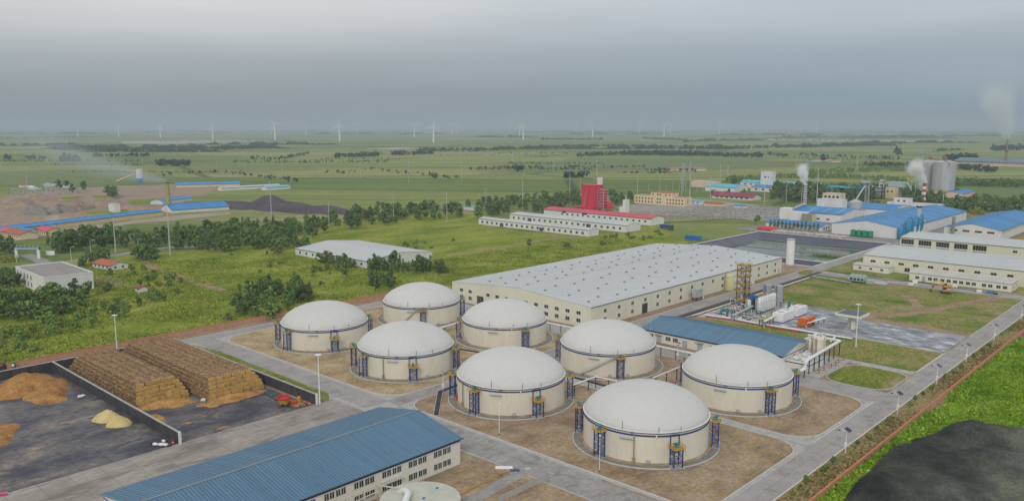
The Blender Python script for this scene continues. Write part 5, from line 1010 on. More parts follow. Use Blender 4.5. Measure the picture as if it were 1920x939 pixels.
# lattice column with yellow platforms
lc = thing('column_tower', 'tall dark lattice column with yellow platforms standing beside the warehouse road', 'tower', (377, 190.5, .15)); s = 2.3
for x in (-s, s):
    for y in (-s, s): MB().box(x - .16, y - .16, 0, x + .16, y + .16, 21).build('leg', DARK, lc)
brc = MB()
for i in range(7):
    z0, z1 = i * 3, i * 3 + 3
    for a, b in (((-s, -s), (s, -s)), ((-s, -s), (-s, s)), ((s, -s), (s, s)), ((-s, s), (s, s))): brc.bar((*a, z1), (*b, z1), .16); brc.bar((*a, z0), (*b, z1), .1)
kind(brc.build('bracing', DARK, lc), 'stuff')
for z in (3.2, 7.6, 11.0, 14.6, 17.8, 20.6):
    pf = MB(); pf.box(-s - .7, -s - .7, z, s + .7, s + .7, z + .14)
    e = [(-s - .65, -s - .65), (s + .65, -s - .65), (s + .65, s + .65), (-s - .65, s + .65), (-s - .65, -s - .65)]
    for a, b in zip(e, e[1:]):
        pf.bar((*a, z + 1.15), (*b, z + 1.15), .12); pf.bar((*a, z + .65), (*b, z + .65), .1); pf.bar((*a, z), (*a, z + 1.2), .12)
    pf.build('platform', YELLOW, lc)
MB().cyl(-.8, .3, .3, 18.5, .75, 14).build('column', SILVER, lc, smooth=True); MB().cyl(1.0, -.5, .3, 15.5, .5, 12).build('column', mat('yellow_lagging', (.5, .38, .1)), lc, smooth=True); MB().tube([(0, 0, 18.5), (0, 0, 22.4), (1.4, 0, 22.6), (1.4, 0, 20)], .22, 8).build('pipe', PIPE_WHITE, lc)
# silver tubes and pressure vessels
for i in range(7):
    v = thing('silver_tube', 'upright silver tube vessel, one of a tight row of seven', 'vessel', (364.5 + 2.55 * i, 175.2, .15), 0, 'row of seven silver tube vessels')
    MB().lathe([(.5, .5), (1.16, 1.1), (1.16, 7.7), (.7, 8.25), (.01, 8.4)], 18).build('shell', SILVER, v, smooth=True)
    lg = MB()
    for a in range(3): lg.bar((.8 * math.cos(a * 2.1), .8 * math.sin(a * 2.1), 0), (.8 * math.cos(a * 2.1), .8 * math.sin(a * 2.1), 1.4), .2)
    lg.build('legs', DARK, v); MB().tube([(0, 0, 8.3), (0, 0, 9.0), (0, 1.2, 9.2)], .14, 6).build('pipe', YELLOW, v); MB().lathe([(1.17, 5.2), (1.21, 5.22), (1.21, 5.34), (1.17, 5.36)], 18).build('hoop', STEEL, v)
def vessel(lab, x, y, r, h, m, z=.15, ladder=True, pipe=True, foot=True):
    v = thing('pressure_vessel', lab, 'vessel', (x, y, z)); MB().lathe([(r * .6, .7), (r, 1.3), (r, h - .7), (r * .8, h - .25), (.01, h)], 24).build('shell', m, v, smooth=True)
    MB().cyl(0, 0, 0, 1.2, r * .92, 20).build('skirt', m, v)
    if ladder:
        l = MB(); l.bar((-r - .25, -.25, .3), (-r - .25, -.25, h), .08); l.bar((-r - .25, .25, .3), (-r - .25, .25, h), .08)
        for k in range(int(h / .45)): l.bar((-r - .25, -.25, .4 + .45 * k), (-r - .25, .25, .4 + .45 * k), .05)
        l.build('ladder', DARK, v)
    if pipe: MB().tube([(0, 0, h - .05), (0, 0, h + .7), (.25, -.2, h + 1.1), (r * .7, -r * .5, h + 1.25), (r + .35, -r * .7, h + .9), (r + .45, -r * .75, h + .2), (r + .45, -r * .75, .8)], .3, 10).build('pipe', m, v, smooth=True)
    MB().lathe([(r + .01, h * .5), (r + .05, h * .5 + .03), (r + .05, h * .5 + .15), (r + .01, h * .5 + .18)], 24).build('hoop', STEEL, v); return v
vessel('short silver vessel left of the row of silver tubes', 365.5, 181.5, 1.35, 6.2, SILVER, pipe=False)
vessel('big grey-blue vessel right of the row of silver tubes', 387.6, 176.4, 2.15, 11.2, mat('grey_blue_vessel', [(.30, .33, .36), (.37, .40, .43)], scale=.5), pipe=False)
vessel('grey-blue vessel half hidden behind the row of silver tubes', 389.8, 183.5, 2.1, 10.4, mat('grey_blue_vessel', (.3, .33, .36)), pipe=False)
vessel('tall cream vessel with a looped top pipe at the end of the long blue-grey roof', 303.2, 120.9, 2.0, 10.2, CREAM_STEEL)
vessel('slimmer cream vessel beside the gable of the long ivory building', 304.8, 125.2, 1.05, 8.4, CREAM_STEEL)
bl = thing('blower', 'bright blue blower on a stand between the silver vessels', 'machine', (371, 182, .15)); MB().tube([(-1.2, 0, 6.3), (1.2, 0, 6.3)], 1.15, 14).build('drum', mat('blower_blue', (.02, .11, .42)), bl)
for x in (-1, 1): MB().box(x - .12, -.8, 0, x + .12, .8, 5.3).build('leg', DARK, bl)
# raised plant basin before the gable
ba = thing('plant_plinth', 'raised ivory plinth with a blue stripe carrying pumps, by the pipe rack', 'plinth', (288.5, 117.8, 0)); MB().box(0, 0, 0, 13.0, 9.4, 3.0).build('wall', IVORY, ba); MB().box(-.04, -.04, 2.35, 13.04, -.004, 2.7).build('stripe', BLUE_BAND, ba); MB().box(-.04, -.002, 2.35, -.004, 9.4, 2.7).build('stripe', BLUE_BAND, ba)
rl = MB()
for a, b in (((.2, .2), (12.8, .2)), ((.2, .2), (.2, 9.2)), ((12.8, .2), (12.8, 9.2))):
    for z in (3.6, 4.1): rl.bar((*a, z), (*b, z), .08)
    for k in range(7): f = k / 6; rl.bar((a[0] + (b[0] - a[0]) * f, a[1] + (b[1] - a[1]) * f, 3.0), (a[0] + (b[0] - a[0]) * f, a[1] + (b[1] - a[1]) * f, 4.15), .08)
rl.build('railing', STEEL, ba)
for x, y in ((3, 3), (3.4, 6.4), (7, 3.2), (9.6, 5.6)):
    u = thing('chiller', 'white machine with a round fan drum on the raised plinth', 'machine', (288.5 + x, 117.8 + y, 3.0), 0, 'machines on the raised plinth'); MB().box(-1.1, -.9, .2, 1.1, .9, 1.5).build('housing', WHITE_PAINT, u); MB().tube([(-.7, 0, 1.9), (.9, 0, 1.9)], .45, 12).build('drum', SILVER, u); MB().box(-1.2, -1, 0, 1.2, 1, .18).build('base', DARK, u)
vr = random.Random(2)
for i in range(6):
    u = thing('valve_set', 'orange valve set standing under the white pipe rack', 'valve', (290 + 4.6 * i, 114.6 + vr.uniform(-.5, .5), .18), 0, 'valve sets under the white pipe rack'); MB().tube([(-1, 0, .5), (1, 0, .5)], .24, 8).build('pipe', PIPE_WHITE, u); MB().box(-.5, -.4, .15, .3, .4, 1.1).build('body', mat('orange_valve', (.42, .17, .05)), u); MB().bar((.6, 0, .4), (.6, 0, 1.6), .14).build('spindle', DARK, u)
# containers and canopy on the paved pad
def container(lab, N, lx, ly, h, m, base):
    c = thing('container', lab, 'container', (N.x, N.y, .15)); MB().box(0, 0, .35, lx, ly, h).build('body', m, c); MB().box(-.04, -.04, 0, lx + .04, ly + .04, .34).build('base', base, c)
    rb = MB(); n = int(lx / .6)
    for i in range(n): rb.box(lx * (i + .25) / n, -.05, .45, lx * (i + .75) / n, -.002, h - .1)
    rb.build('side_rib', m, c); MB().box(-.05, .2, .5, -.004, ly - .2, h - .2).build('door', m, c)
    for k in range(2): MB().box(lx * (.2 + .5 * k), ly * .25, h + .003, lx * (.35 + .5 * k), ly * .75, h + .28).build('roof_hatch', STEEL, c)
    return c
container('nearer white container with a blue base on the process slab', G(1467.5, 606.5), 12, 5.2, 4.4, WHITE_PAINT, BLUE_BAND); container('farther white container with a blue base on the process slab', G(1495, 595.5), 11, 4.6, 4.2, WHITE_PAINT, BLUE_BAND); container('bright orange container at the edge of the paved pad', G(1512.5, 615), 9.0, 4.4, 3.8, ORANGE, DARK)
cn = thing('canopy', 'square flat canopy on cream columns over the paved pad', 'shelter', (366.5, 131.5, .15)); MB().box(-5.6, -5.6, 6.1, 5.6, 5.6, 7.1).build('roof', IVORY, cn); MB().box(-5.1, -5.1, 7.103, 5.1, 5.1, 7.2).build('roof_felt', mat('dark_roof_felt', [(.10, .12, .15), (.15, .17, .2)], scale=.3), cn)
for x, y in ((-1.6, -1.3), (1.6, 1.3)): MB().box(x - .75, y - .75, .2, x + .75, y + .75, 6.097).build('column', IVORY, cn)
MB().box(-.3, -.3, .2, .3, .3, 2).build('dispenser', WHITE_PAINT, cn, (1.5, -1.4, 0)); MB().box(-3.2, -2.4, 0, 3.2, 2.4, .19).build('island', CONC, cn)
# cooling unit
cu = thing('cooling_unit', 'pale green box-shaped cooling unit with fan cowls at the far end of the lawn field', 'machine', (478, 166, .1)); CG = mat('pale_green_panel', [(.33, .42, .42), (.41, .50, .49)], scale=.8); MB().box(0, 0, 1.2, 5, 9, 4.2).build('housing', CG, cu)
for i in range(4): MB().cyl(2.5, 1.3 + 2.1 * i, 4.205, 4.9, .9, 14).build('fan_cowl', CG, cu)
for i in range(4): MB().box(-.06, .5 + 2.1 * i, 1.6, -.004, 2.0 + 2.1 * i, 2.9).build('louvre', DARK, cu)
for x in (.3, 4.7):
    for y in (.3, 4.5, 8.7): MB().box(x - .2, y - .2, 0, x + .2, y + .2, 1.19).build('leg', mat('green_base', (.08, .17, .14)), cu)
MB().box(0, -4.6, .3, 3, -1, 2.6).build('pump_box', STEEL, cu)
sk = thing('steel_skid', 'grey skid lying on the grass right of the cooling unit', 'machine', (*G(1650, 534)[:2], .1)); MB().box(-2, -4, .2, 2, 4, .9).build('frame', STEEL, sk); MB().tube([(0, -3, 1.2), (0, 3, 1.2)], .4, 10).build('drum', SILVER, sk)
# excavators
def excavator(lab, loc, rz, m):
    e = thing('excavator', lab, 'excavator', loc, rz)
    for x in (-1.25, 1.25): MB().poly([(-2.1, .15), (-1.8, 0), (1.8, 0), (2.1, .15), (2.2, .6), (1.9, .95), (-1.9, .95), (-2.2, .6)], -.3, .3).build('track', DARK, e, (x, 0, 0)).rotation_euler = (math.pi / 2, 0, math.pi / 2)
    MB().cyl(0, 0, .6, 1.15, .8, 14).build('turntable', DARK, e); MB().box(-1.35, -2.4, 1.16, 1.35, 1.1, 2.1).build('body', m, e); MB().box(-1.3, -2.75, 1.2, 1.3, -2.41, 2.3).build('counterweight', m, e); MB().box(.2, -2.2, 2.105, 1.3, -.4, 2.5).build('engine_hood', mat('pale_hood', (.55, .45, .34)), e)
    MB().add([(-1.3, -.3, 2.11), (-.3, -.3, 2.11), (-.3, 1.2, 2.11), (-1.3, 1.2, 2.11), (-1.25, -.25, 3.2), (-.35, -.25, 3.2), (-.35, .9, 3.2), (-1.25, .9, 3.2)], [(0, 3, 2, 1), (4, 5, 6, 7), (0, 1, 5, 4), (1, 2, 6, 5), (2, 3, 7, 6), (3, 0, 4, 7)]).build('cab', GLASS, e); MB().box(-1.32, -.32, 3.203, -.28, .95, 3.32).build('cab_roof', m, e)
    MB().tube([(.2, .9, 2.0), (.2, 2.4, 3.6), (.2, 4.0, 4.4), (.2, 5.9, 4.1)], .3, 6).build('boom', m, e); MB().tube([(.2, 5.6, 4.6), (.2, 6.2, 3.2), (.2, 6.6, 1.3)], .24, 6).build('stick', m, e)
    MB().tube([(.2, 1.4, 1.9), (.2, 3.3, 3.6)], .12, 6).build('hydraulic_ram', STEEL, e); MB().add([(-.4, 6.1, 1.3), (.8, 6.1, 1.3), (.8, 7.2, 1.3), (-.4, 7.2, 1.3), (-.4, 6.3, .3), (.8, 6.3, .3), (.8, 6.8, .2), (-.4, 6.8, .2)], [(0, 1, 2, 3), (7, 6, 5, 4), (0, 4, 5, 1), (1, 5, 6, 2), (2, 6, 7, 3), (3, 7, 4, 0)]).build('bucket', DARK, e); return e
excavator('orange excavator with its boom to the left, before the long low annex', (481, 123.5, .12), R(8), mat('excavator_orange', [(.50, .24, .09), (.60, .32, .14)], scale=1)).scale = (1.1, 1.1, 1.1); excavator('yellow excavator parked behind the orange one on the far side of the bare ground', (495.5, 127.0, .12), R(12), YELLOW).scale = (1.0, 1.0, 1.0)
for i, (px, py) in enumerate(((1716, 532), (1790, 540), (1708, 536), (1836, 549))):
    q = G(px, py); b_ = thing('white_box', ['white cabinet left of the excavators', 'white cabinet right of the excavators', 'low pale crate left of the excavators', 'pale crate on the road before the long annex'][i], 'cabinet', (q.x, q.y, .1)); MB().box(-1, -1.2, .2, 1, 1.2, 1.9 - .35 * (i > 1)).build('body', WHITE_PAINT, b_); MB().box(-.8, -1, 0, .8, 1, .19).build('base', CONC, b_)
q = G(1855, 552); gb = thing('generator', 'small blue-grey generator set on the grass edge', 'machine', (q.x, q.y, .1)); MB().box(-1, -2, .4, 1, 1, 2.2).build('housing', ROOF_BLUEGREY, gb); MB().box(-.9, -4, .4, .9, -2.05, 1.2).build('engine', DARK, gb); MB().box(-1.1, -4.2, .1, 1.1, 1.2, .38).build('base', STEEL, gb)

# ------------------------------------------------------------------ masts, lamps, poles
def mast(lab, x, y, h, group=None):
    m = thing('light_mast', lab, 'light mast', (x, y, .1)); MB().cyl(0, 0, .4, h * .85, .24, 12, .14).build('pole', WHITE_PAINT, m, smooth=True); MB().cyl(0, 0, h * .85 + .002, h, .06, 6, .03).build('lightning_rod', STEEL, m); MB().box(-.5, -.5, 0, .5, .5, .39).build('plinth', CONC, m)
    MB().lathe([(.2, h * .84), (1.0, h * .845), (1.0, h * .85), (.2, h * .855)], 14).build('ring', WHITE_PAINT, m)
    for a in range(6): MB().box(.8, -.22, h * .83, 1.25, .22, h * .845).build('floodlight', STEEL, m, (0, 0, 0), a * math.pi / 3)
    return m
mast('tall white light mast beside the paved pad', 335, 118, 21.5); mast('tall white light mast at the end of the storage yard wall', 139.6 + 4.2, 220.3, 20); mast('tall white light mast behind the left straw stack', 124, 334.5, 18)
def lamp_proto():
    l = thing('solar_lamp', 'solar lamp', 'street lamp', (0, 0, 0), 0, 'solar lamps along the road'); MB().cyl(0, 0, .3, 7.0, .11, 8, .08).build('pole', WHITE_PAINT, l); MB().box(-.3, -.3, 0, .3, .3, .29).build('plinth', CONC, l)
    MB().box(-.35, -.3, 2.0, .35, .3, 3.1).build('battery_box', WHITE_PAINT, l); MB().tube([(0, 0, 6.3), (-.5, .9, 6.7), (-1.0, 1.6, 6.75)], .07, 6).build('arm', WHITE_PAINT, l); MB().box(-1.35, 1.3, 6.64, -.75, 2.0, 6.8).build('lamp_head', DARK, l)
    s = MB(); s.add([(-1.0, -1.1, 6.6), (1.0, -1.1, 6.6), (1.0, .3, 7.4), (-1.0, .3, 7.4), (-1.0, -1.1, 6.68), (1.0, -1.1, 6.68), (1.0, .3, 7.48), (-1.0, .3, 7.48)], [(3, 2, 1, 0), (4, 5, 6, 7), (0, 1, 5, 4), (1, 2, 6, 5), (2, 3, 7, 6), (3, 0, 4, 7)]); s.build('solar_panel', mat('solar_panel_blue', (.02, .025, .06), rough=.3), l); return l
LP = lamp_proto(); LAMPS = [(221, 78.8, 'solar lamp on the right road, nearest the black slag heaps'), (264, 78.8, 'solar lamp on the right road opposite the curved entry of the tank plots'), (305, 78.8, 'solar lamp on the right road opposite the lower lawn'), (343, 78.8, 'solar lamp on the right road opposite the middle lawn'), (386, 78.8, 'solar lamp on the right road opposite the far edge of the paved pad'), (437, 78.8, 'farthest solar lamp on the right road'),
                            (*G(831, 736)[:2], 'solar lamp by the bent drain at the road crossing'), (*G(1270, 676)[:2], 'solar lamp in front of the long ivory building')]
for i, (x, y, lab) in enumerate(LAMPS):
    if i == 0: LP.location = (x, y, .12); LP['label'] = lab
    else: dup(LP, (x, y, .12), random.uniform(-.15, .15) + (0 if i < 6 else 1.6), lab)
def street_lamp(lab, px, py, py2, grp='street lamps by the country road'):
    q = G(px, py); h = HT(px, py, py2); s = thing('street_lamp', lab, 'street lamp', (q.x, q.y, 0), 0, grp); MB().cyl(0, 0, 0, h, .16, 8, .1).build('pole', WHITE_PAINT, s); MB().tube([(0, 0, h - .2), (.6, -.8, h + .2), (1.4, -1.6, h + .3)], .08, 6).build('arm', WHITE_PAINT, s); MB().box(1.0, -2.1, h + .2, 1.7, -1.4, h + .38).build('lamp_head', WHITE_PAINT, s)
for lab, *p_ in (('white street lamp left of the gate arch', 31, 492, 466), ('white street lamp behind the white flat-roofed building', 134, 489, 463), ('white street lamp before the dark trees, left one of the two', 152, 461, 441), ('white street lamp before the dark trees, right one of the two', 170, 472, 451), ('street lamp standing among the light green willows', 110, 583, 563), ('white street lamp beside the grey tall pole by the roadside trees', 260, 471, 449), ('white street lamp at the far end of the roadside trees', 293, 462, 440)): street_lamp(lab, *p_)
def small_lamp(lab, px, py, h):
    q = G(px, py); s = thing('garden_lamp', lab, 'street lamp', (q.x, q.y, .15)); MB().cyl(0, 0, .5, h, .1, 8, .07).build('pole', WHITE_PAINT, s); MB().cyl(0, 0, 0, .49, .14, 8).build('base', DARK, s); MB().cyl(0, 0, h + .003, h + .3, .3, 8, .12).build('lamp_head', WHITE_PAINT, s)
small_lamp('thin white lamp post on the kerb right of the two-storey building', 936, 816, 9.6); small_lamp('thin white lamp post on the kerb before the frontmost dome tank', 1124, 885, 10)
for i, (px, py, py2) in enumerate(((418, 618, 575), (696, 630, 560), (1052, 716, 640), (1218, 690, 560), (866, 600, 545), (1340, 640, 585), (1440, 655, 610), (870, 690, 640), (1268, 705, 650), (700, 720, 660))):
    q = G(px, py); s = thing('lightning_pole', 'very thin pale lightning pole standing between the dome tanks', 'pole', (q.x, q.y, .1), 0, 'thin lightning poles among the tanks'); MB().cyl(0, 0, .3, HT(px, py, py2), .06, 6, .03).build('pole', STEEL, s); MB().box(-.2, -.2, 0, .2, .2, .29).build('base', CONC, s)
# utility poles over the plain
POLES = [(217, 474, 408, .42), (319, 478, 393, .5), (510, 433, 340, .4), (617, 425, 380, .3), (738, 415, 367, .25), (838, 415, 360, .3), (911, 393, 353, .25), (980, 392, 335, .35), (1068, 378, 325, .35), (1119, 352, 299, .4), (1088, 355, 330, .2), (1195, 364, 324, .4), (1237, 359, 328, .35), (1293, 375, 303, .5), (1278, 367, 330, .35), (1350, 345, 308, .45), (1332, 373, 330, .35), (1433, 384, 340, .35), (1474, 380, 337, .4), (1502, 388, 350, .3), (1530, 400, 318, .5), (1677, 384, 356, .35), (1707, 379, 338, .4), (1715, 379, 330, .35), (1767, 392, 334, .45),
         (1, 312, 280, .3), (100, 295, 262, .3), (127, 297, 264, .3), (150, 300, 265, .3), (186, 303, 268, .3), (222, 308, 270, .3), (267, 308, 277, .25), (304, 310, 285, .25), (355, 308, 288, .25), (406, 318, 289, .25), (460, 320, 290, .25), (529, 324, 300, .25), (598, 328, 295, .25), (676, 335, 297, .25), (766, 345, 300, .25), (866, 345, 300, .25), (983, 330, 302, .25), (1118, 330, 300, .25), (51, 352, 322, .3), (1261, 358, 340, .25), (1307, 360, 340, .25), (1318, 360, 342, .25), (1216, 358, 344, .25), (1249, 358, 348, .25)]
for i, (px, py, py2, r) in enumerate(POLES):
    q = G(px, py); h = HT(px, py, py2); tall = py > 360
    if px < 330 and py > 400: lab = 'tall grey pole by the country road, %s' % ('nearest the white flat-roofed building' if px < 250 else 'right of the small terracotta house')
    elif tall: lab = 'pale grey utility pole rising from the works and trees of the middle distance'
    else: lab = 'thin pale utility pole far out in the green fields'
    s = thing('utility_pole', lab, 'pole', (q.x, q.y, 0), 0, ('tall roadside poles' if px < 330 and py > 400 else 'utility poles in the middle distance' if tall else 'utility poles in the far fields'))
    MB().cyl(0, 0, 0, h, r, 8, r * .6).build('pole', mat('pale_pole', [(.46, .46, .45), (.55, .55, .54)]), s)
    if i % 3 == 0: MB().bar((-.9, .9, h - 1.2), (.9, -.9, h - 1.2), .22).build('crossarm', STEEL, s)
# lattice pylons
for px, py, py2 in ((1280, 358, 305), (1365, 330, 310), (1606, 325, 297), (962, 305, 285), (1038, 322, 300)):
    q = G(px, py); h = HT(px, py, py2); w = h * .09; s = thing('pylon', 'faint grey lattice pylon standing in the far fields', 'pylon', (q.x, q.y, 0), 0, 'pylons in the far fields'); m = MB()
    for x in (-w, w):
        for y in (-w, w): m.bar((x, y, 0), (x * .25, y * .25, h), .35)
    for k in range(6): f = k / 6; a = w * (1 - f * .75); m.bar((-a, -a, f * h), (a, a, f * h + h / 6), .22); m.bar((a, -a, f * h), (-a, a, f * h + h / 6), .22)
    m.build('lattice', STEEL, s)
    for z in (.72, .86): MB().bar((-w * 1.1, w * 1.1, h * z), (w * 1.1, -w * 1.1, h * z), .45).build('crossarm', STEEL, s)

# ------------------------------------------------------------------ storage yard: straw stacks, heaps, machines
BX, BY, BZ = 2.5, .95, 1.1
bale_me = {}
def bale_mesh(fresh):
    m = MB(); rr = random.Random(3 + fresh); n = 3; bm = bmesh.new(); bmesh.ops.create_cube(bm, size=1.0); bmesh.ops.scale(bm, vec=(BX * .985, BY * .84, BZ * .99), verts=bm.verts)
    bmesh.ops.subdivide_edges(bm, edges=bm.edges[:], cuts=1, use_grid_fill=True)
    for v in bm.verts:
        v.co.x *= 1 + rr.uniform(-.03, .02); v.co.y *= 1 + rr.uniform(-.08, .05); v.co.z *= 1 + rr.uniform(-.05, .03)
        if abs(v.co.x) > BX * .4 and abs(v.co.z) > BZ * .4: v.co.x *= .95; v.co.z *= .95
    me = bpy.data.meshes.new('straw_bale'); bm.to_mesh(me); bm.free(); me.materials.append(STRAW_FRESH if fresh else STRAW); return me
bale_me = {0: bale_mesh(0), 1: bale_mesh(1)}
bales = []; br_ = random.Random(8)
for st_, (x0, nx, y0, y1) in enumerate(((101.2, 7, 260.5, 321.5), (120.4, 8, 249.0, 324.5))):
    for L_ in range(6):
        ins = (0, .25, .6, 1.05, 1.6, 2.3)[L_]; ya = y0 + (0, .3, .9, 1.7, 2.8, 4.2)[L_] + br_.uniform(-.25, .25); yb = y1 - L_ * .8; ny = int((yb - ya) / BY); wd = nx * BX - 2 * ins; cols = max(3, round(wd / BX)); dx = wd / cols
        for j in range(ny):
            for i in range(cols):
                if not (i in (0, cols - 1) or j < 2 or j > ny - 2 or L_ == 5): continue
                bales.append((st_, x0 + ins + (i + .5) * dx + br_.uniform(-.28, .28), ya + (j + .5) * BY + (br_.uniform(-.3, .15) if j == 0 else br_.uniform(-.08, .08)), .14 + L_ * BZ + BZ / 2 + br_.uniform(-.04, .04), j == 0, br_.uniform(-.09, .09), i, L_))
def seen(b): return (b[4] or b[6] == 0 or b[7] == 5)
bales.sort(key=lambda b: (0 if seen(b) else 1, math.hypot(b[1], b[2])))
def bale_label(b):
    lay = ('lowest', 'second', 'third', 'fourth', 'fifth', 'top')[b[7]]; st_ = ('left', 'right')[b[0]]
    return 'pale straw bale in the %s layer of the open end, %s straw stack' % (lay, st_) if b[4] else 'brown straw bale in the %s layer of the flank, %s straw stack' % (lay, st_)
for b in bales[:300]:
    o = place('straw_bale', bale_me[1 if b[4] else 0], None, b[1:4], b[5]); tag(o, bale_label(b), 'straw bale', ('bales in the left straw stack', 'bales in the right straw stack')[b[0]])
rest = bales[300:]; bv = np.array([v.co for v in bale_me[0].vertices]); bf = np.array([p.vertices for p in bale_me[0].polygons])
VV = []; FF = []
for k, b in enumerate(rest):
    c, s = math.cos(b[5]), math.sin(b[5]); w = bv.copy() * np.array([1, br_.uniform(.93, 1.02), br_.uniform(.95, 1.03)]); VV.append(np.stack([w[:, 0] * c - w[:, 1] * s + b[1], w[:, 0] * s + w[:, 1] * c + b[2], w[:, 2] + b[3]], 1)); FF.append(bf + k * len(bv))
STRAW_STACK = mat('stacked_straw', [(.203, .118, .060), (.323, .201, .109), (.431, .280, .153)], island=.2, scale=.9, detail=9, rough=.95, fine=4, fine_amt=.3, bump=.12, bump_scale=5)
o = place('straw_bales', fastmesh('straw_bales', np.concatenate(VV), np.concatenate(FF), STRAW_STACK)); kind(o, 'stuff', 'brown weathered straw bales making up the long flanks and tops of both straw stacks')
lr = np.random.RandomState(9); pb = np.array([(b[1], b[2], b[3]) for b in bales]); pick = pb[lr.randint(0, len(pb), 26000)]; c_ = pick + lr.uniform(-1, 1, pick.shape) * np.array([BX * .52, BY * .5, BZ * .52])
ax = lr.randint(0, 2, len(c_)); c_[:, 2] = np.where(ax == 0, pick[:, 2] + BZ * .5 + .02, c_[:, 2]); c_[:, 0] = np.where(ax == 1, pick[:, 0] + np.sign(lr.uniform(-1, .2, len(c_))) * BX * .5, c_[:, 0])
dv = lr.normal(size=c_.shape) * np.array([.22, .22, .10]); sv_ = lr.normal(size=c_.shape) * .05
v = np.stack([c_ - dv - sv_, c_ + dv - sv_, c_ + dv + sv_, c_ - dv + sv_], 1).reshape(-1, 3); kind(place('loose_straw', fastmesh('loose_straw', v, np.arange(len(v)).reshape(-1, 4), mat('loose_straw', [(.17, .105, .05), (.33, .225, .12), (.46, .34, .19)], scale=.8, detail=6, rough=.95, island=.35))), 'stuff', 'loose straw fraying from both straw stacks')
heap('compost_heap', 'brown compost heap leaning on the back wall left of the straw stacks', 'heap', 84.5, 311, 11.5, 14.5, 5.2, COMPOST, .15, 21, 40, .3, .1, .9)
heap('compost_heap', 'low reddish spread of compost at the foot of the brown heap', 'heap', 86, 296, 8.5, 9, 2.3, COMPOST, .3, 22, 32, .35, .1, .9)
heap('compost_heap', 'brown compost pile cut by the left edge of the view', 'heap', 61.5, 268, 9, 9.5, 3.4, COMPOST, 0, 23, 32, .25, .1, 1.0)
heap('chaff_heap', 'larger pale yellow chaff pile beside the dividing black wall', 'heap', 91.2, 257.8, 4.3, 5.0, 3.0, CHAFF, .2, 24, 28, .15, .12, .8); heap('chaff_heap', 'smaller pale yellow chaff pile, the one nearer the camera', 'heap', 91.9, 250.2, 3.6, 3.8, 2.9, CHAFF, .1, 25, 28, .12, .12, .8)
for k, (x, y, rx, ry, h, lab) in enumerate(((110, 257.5, 8.8, 5.0, 1.7, 'loose trodden straw before the open end of the left straw stack'), (128, 247, 9.0, 4.2, 1.5, 'loose trodden straw before the open end of the right straw stack'), (119.5, 247, 4, 3, .5, 'loose straw between the two straw stacks'), (101, 246, 3.2, 5, .4, 'brown straw spill along the dividing black wall'), (98.9, 227, 1.0, 3.2, .35, 'small orange straw spill at the end of the dividing black wall'), (106, 236, 1.6, 1.1, .3, 'tiny orange straw spill in the middle of the yard'), (112, 224.5, 2.4, .9, .25, 'small orange straw spill near the yard edge'), (139, 229, 2, 7, .35, 'brown straw spill along the far yard wall'))):
    heap('straw_spill', lab, 'straw', x, y, rx, ry, h, mat('orange_straw', [(.26, .125, .04), (.40, .22, .07), (.50, .32, .12)], scale=.3, detail=9, rough=.95, fine=2, fine_amt=.3), 0, 40 + k, 26, .35, .13, .7)
hp = thing('feed_hopper', 'yellow round feed hopper with a red rim and slanting arm beside the far yard wall', 'machine', (135.6, 228.6, .14)); MB().lathe([(1.5, .5), (2.0, 1.8), (2.1, 2.1)], 20).build('tub', YELLOW, hp); MB().lathe([(2.12, 2.1), (2.3, 2.2), (2.3, 2.9), (2.05, 2.9), (1.95, 2.3)], 20).build('rim', RED_PAINT, hp); MB().bar((-1.6, .8, 1.6), (-4.8, 3.6, 4.4), .5, .3).build('arm', DARK, hp)
for x, y in ((1.2, -1.2), (-1.2, -1.2), (0, 1.5)): MB().cyl(0, 0, -.2, .2, .55, 12).build('wheel', DARK, hp, (x, y, .55)).rotation_euler = (math.pi / 2, 0, .4)
MB().box(1.6, -2.6, .3, 3.4, -1.0, 1.3).build('engine', mat('machine_red', (.5, .09, .04)), hp)
yb = thing('yellow_bin', 'upright yellow bin against the far yard wall', 'bin', (140.2, 227.0, .14)); MB().cyl(0, 0, 0, 1.9, .62, 14).build('body', YELLOW, yb); MB().cyl(0, 0, 1.905, 2.05, .66, 14).build('lid', mat('orange_lid', (.6, .24, .03)), yb)
fe = thing('fire_point', 'red and white fire point at the end of the far yard wall', 'fire point', (141.0, 222.6, .14)); MB().box(-.35, -.35, 0, .35, .35, 1.1).build('cabinet', RED_PAINT, fe); MB().box(-.3, -.38, .55, .3, -.36, .85).build('notice', WHITE_PAINT, fe); MB().cyl(0, 0, 1.103, 1.6, .16, 10).build('extinguisher', RED_PAINT, fe)
fe2 = thing('fire_point', 'red and white fire point at the end of the dividing wall', 'fire point', (95.9, 222.8, .14)); MB().box(-.3, -.3, 0, .3, .3, 1.0).build('cabinet', RED_PAINT, fe2); MB().box(-.25, -.33, .45, .25, -.31, .75).build('notice', WHITE_PAINT, fe2); MB().cyl(0, 0, 1.003, 1.45, .15, 10).build('extinguisher', RED_PAINT, fe2)
bg = random.Random(6)
for k in range(9):
    x, y = 93.6 + bg.gauss(0, .9), 225.2 + bg.gauss(0, 1.3); o = MB().lathe([(.1, .0), (.62, .12), (.7, .4), (.45, .72), (.12, .85)], 9).build('sack', WHITE_PAINT if k < 6 else DARK, None, (x, y, .14), bg.uniform(0, 6), True); o.scale = (bg.uniform(.8, 1.4), bg.uniform(.7, 1.1), bg.uniform(.6, 1)); tag(o, 'white plastic sack in the litter at the end of the dividing wall' if k < 6 else 'black plastic sack in the litter at the end of the dividing wall', 'sack', 'white sacks at the dividing wall' if k < 6 else 'black sacks at the dividing wall')
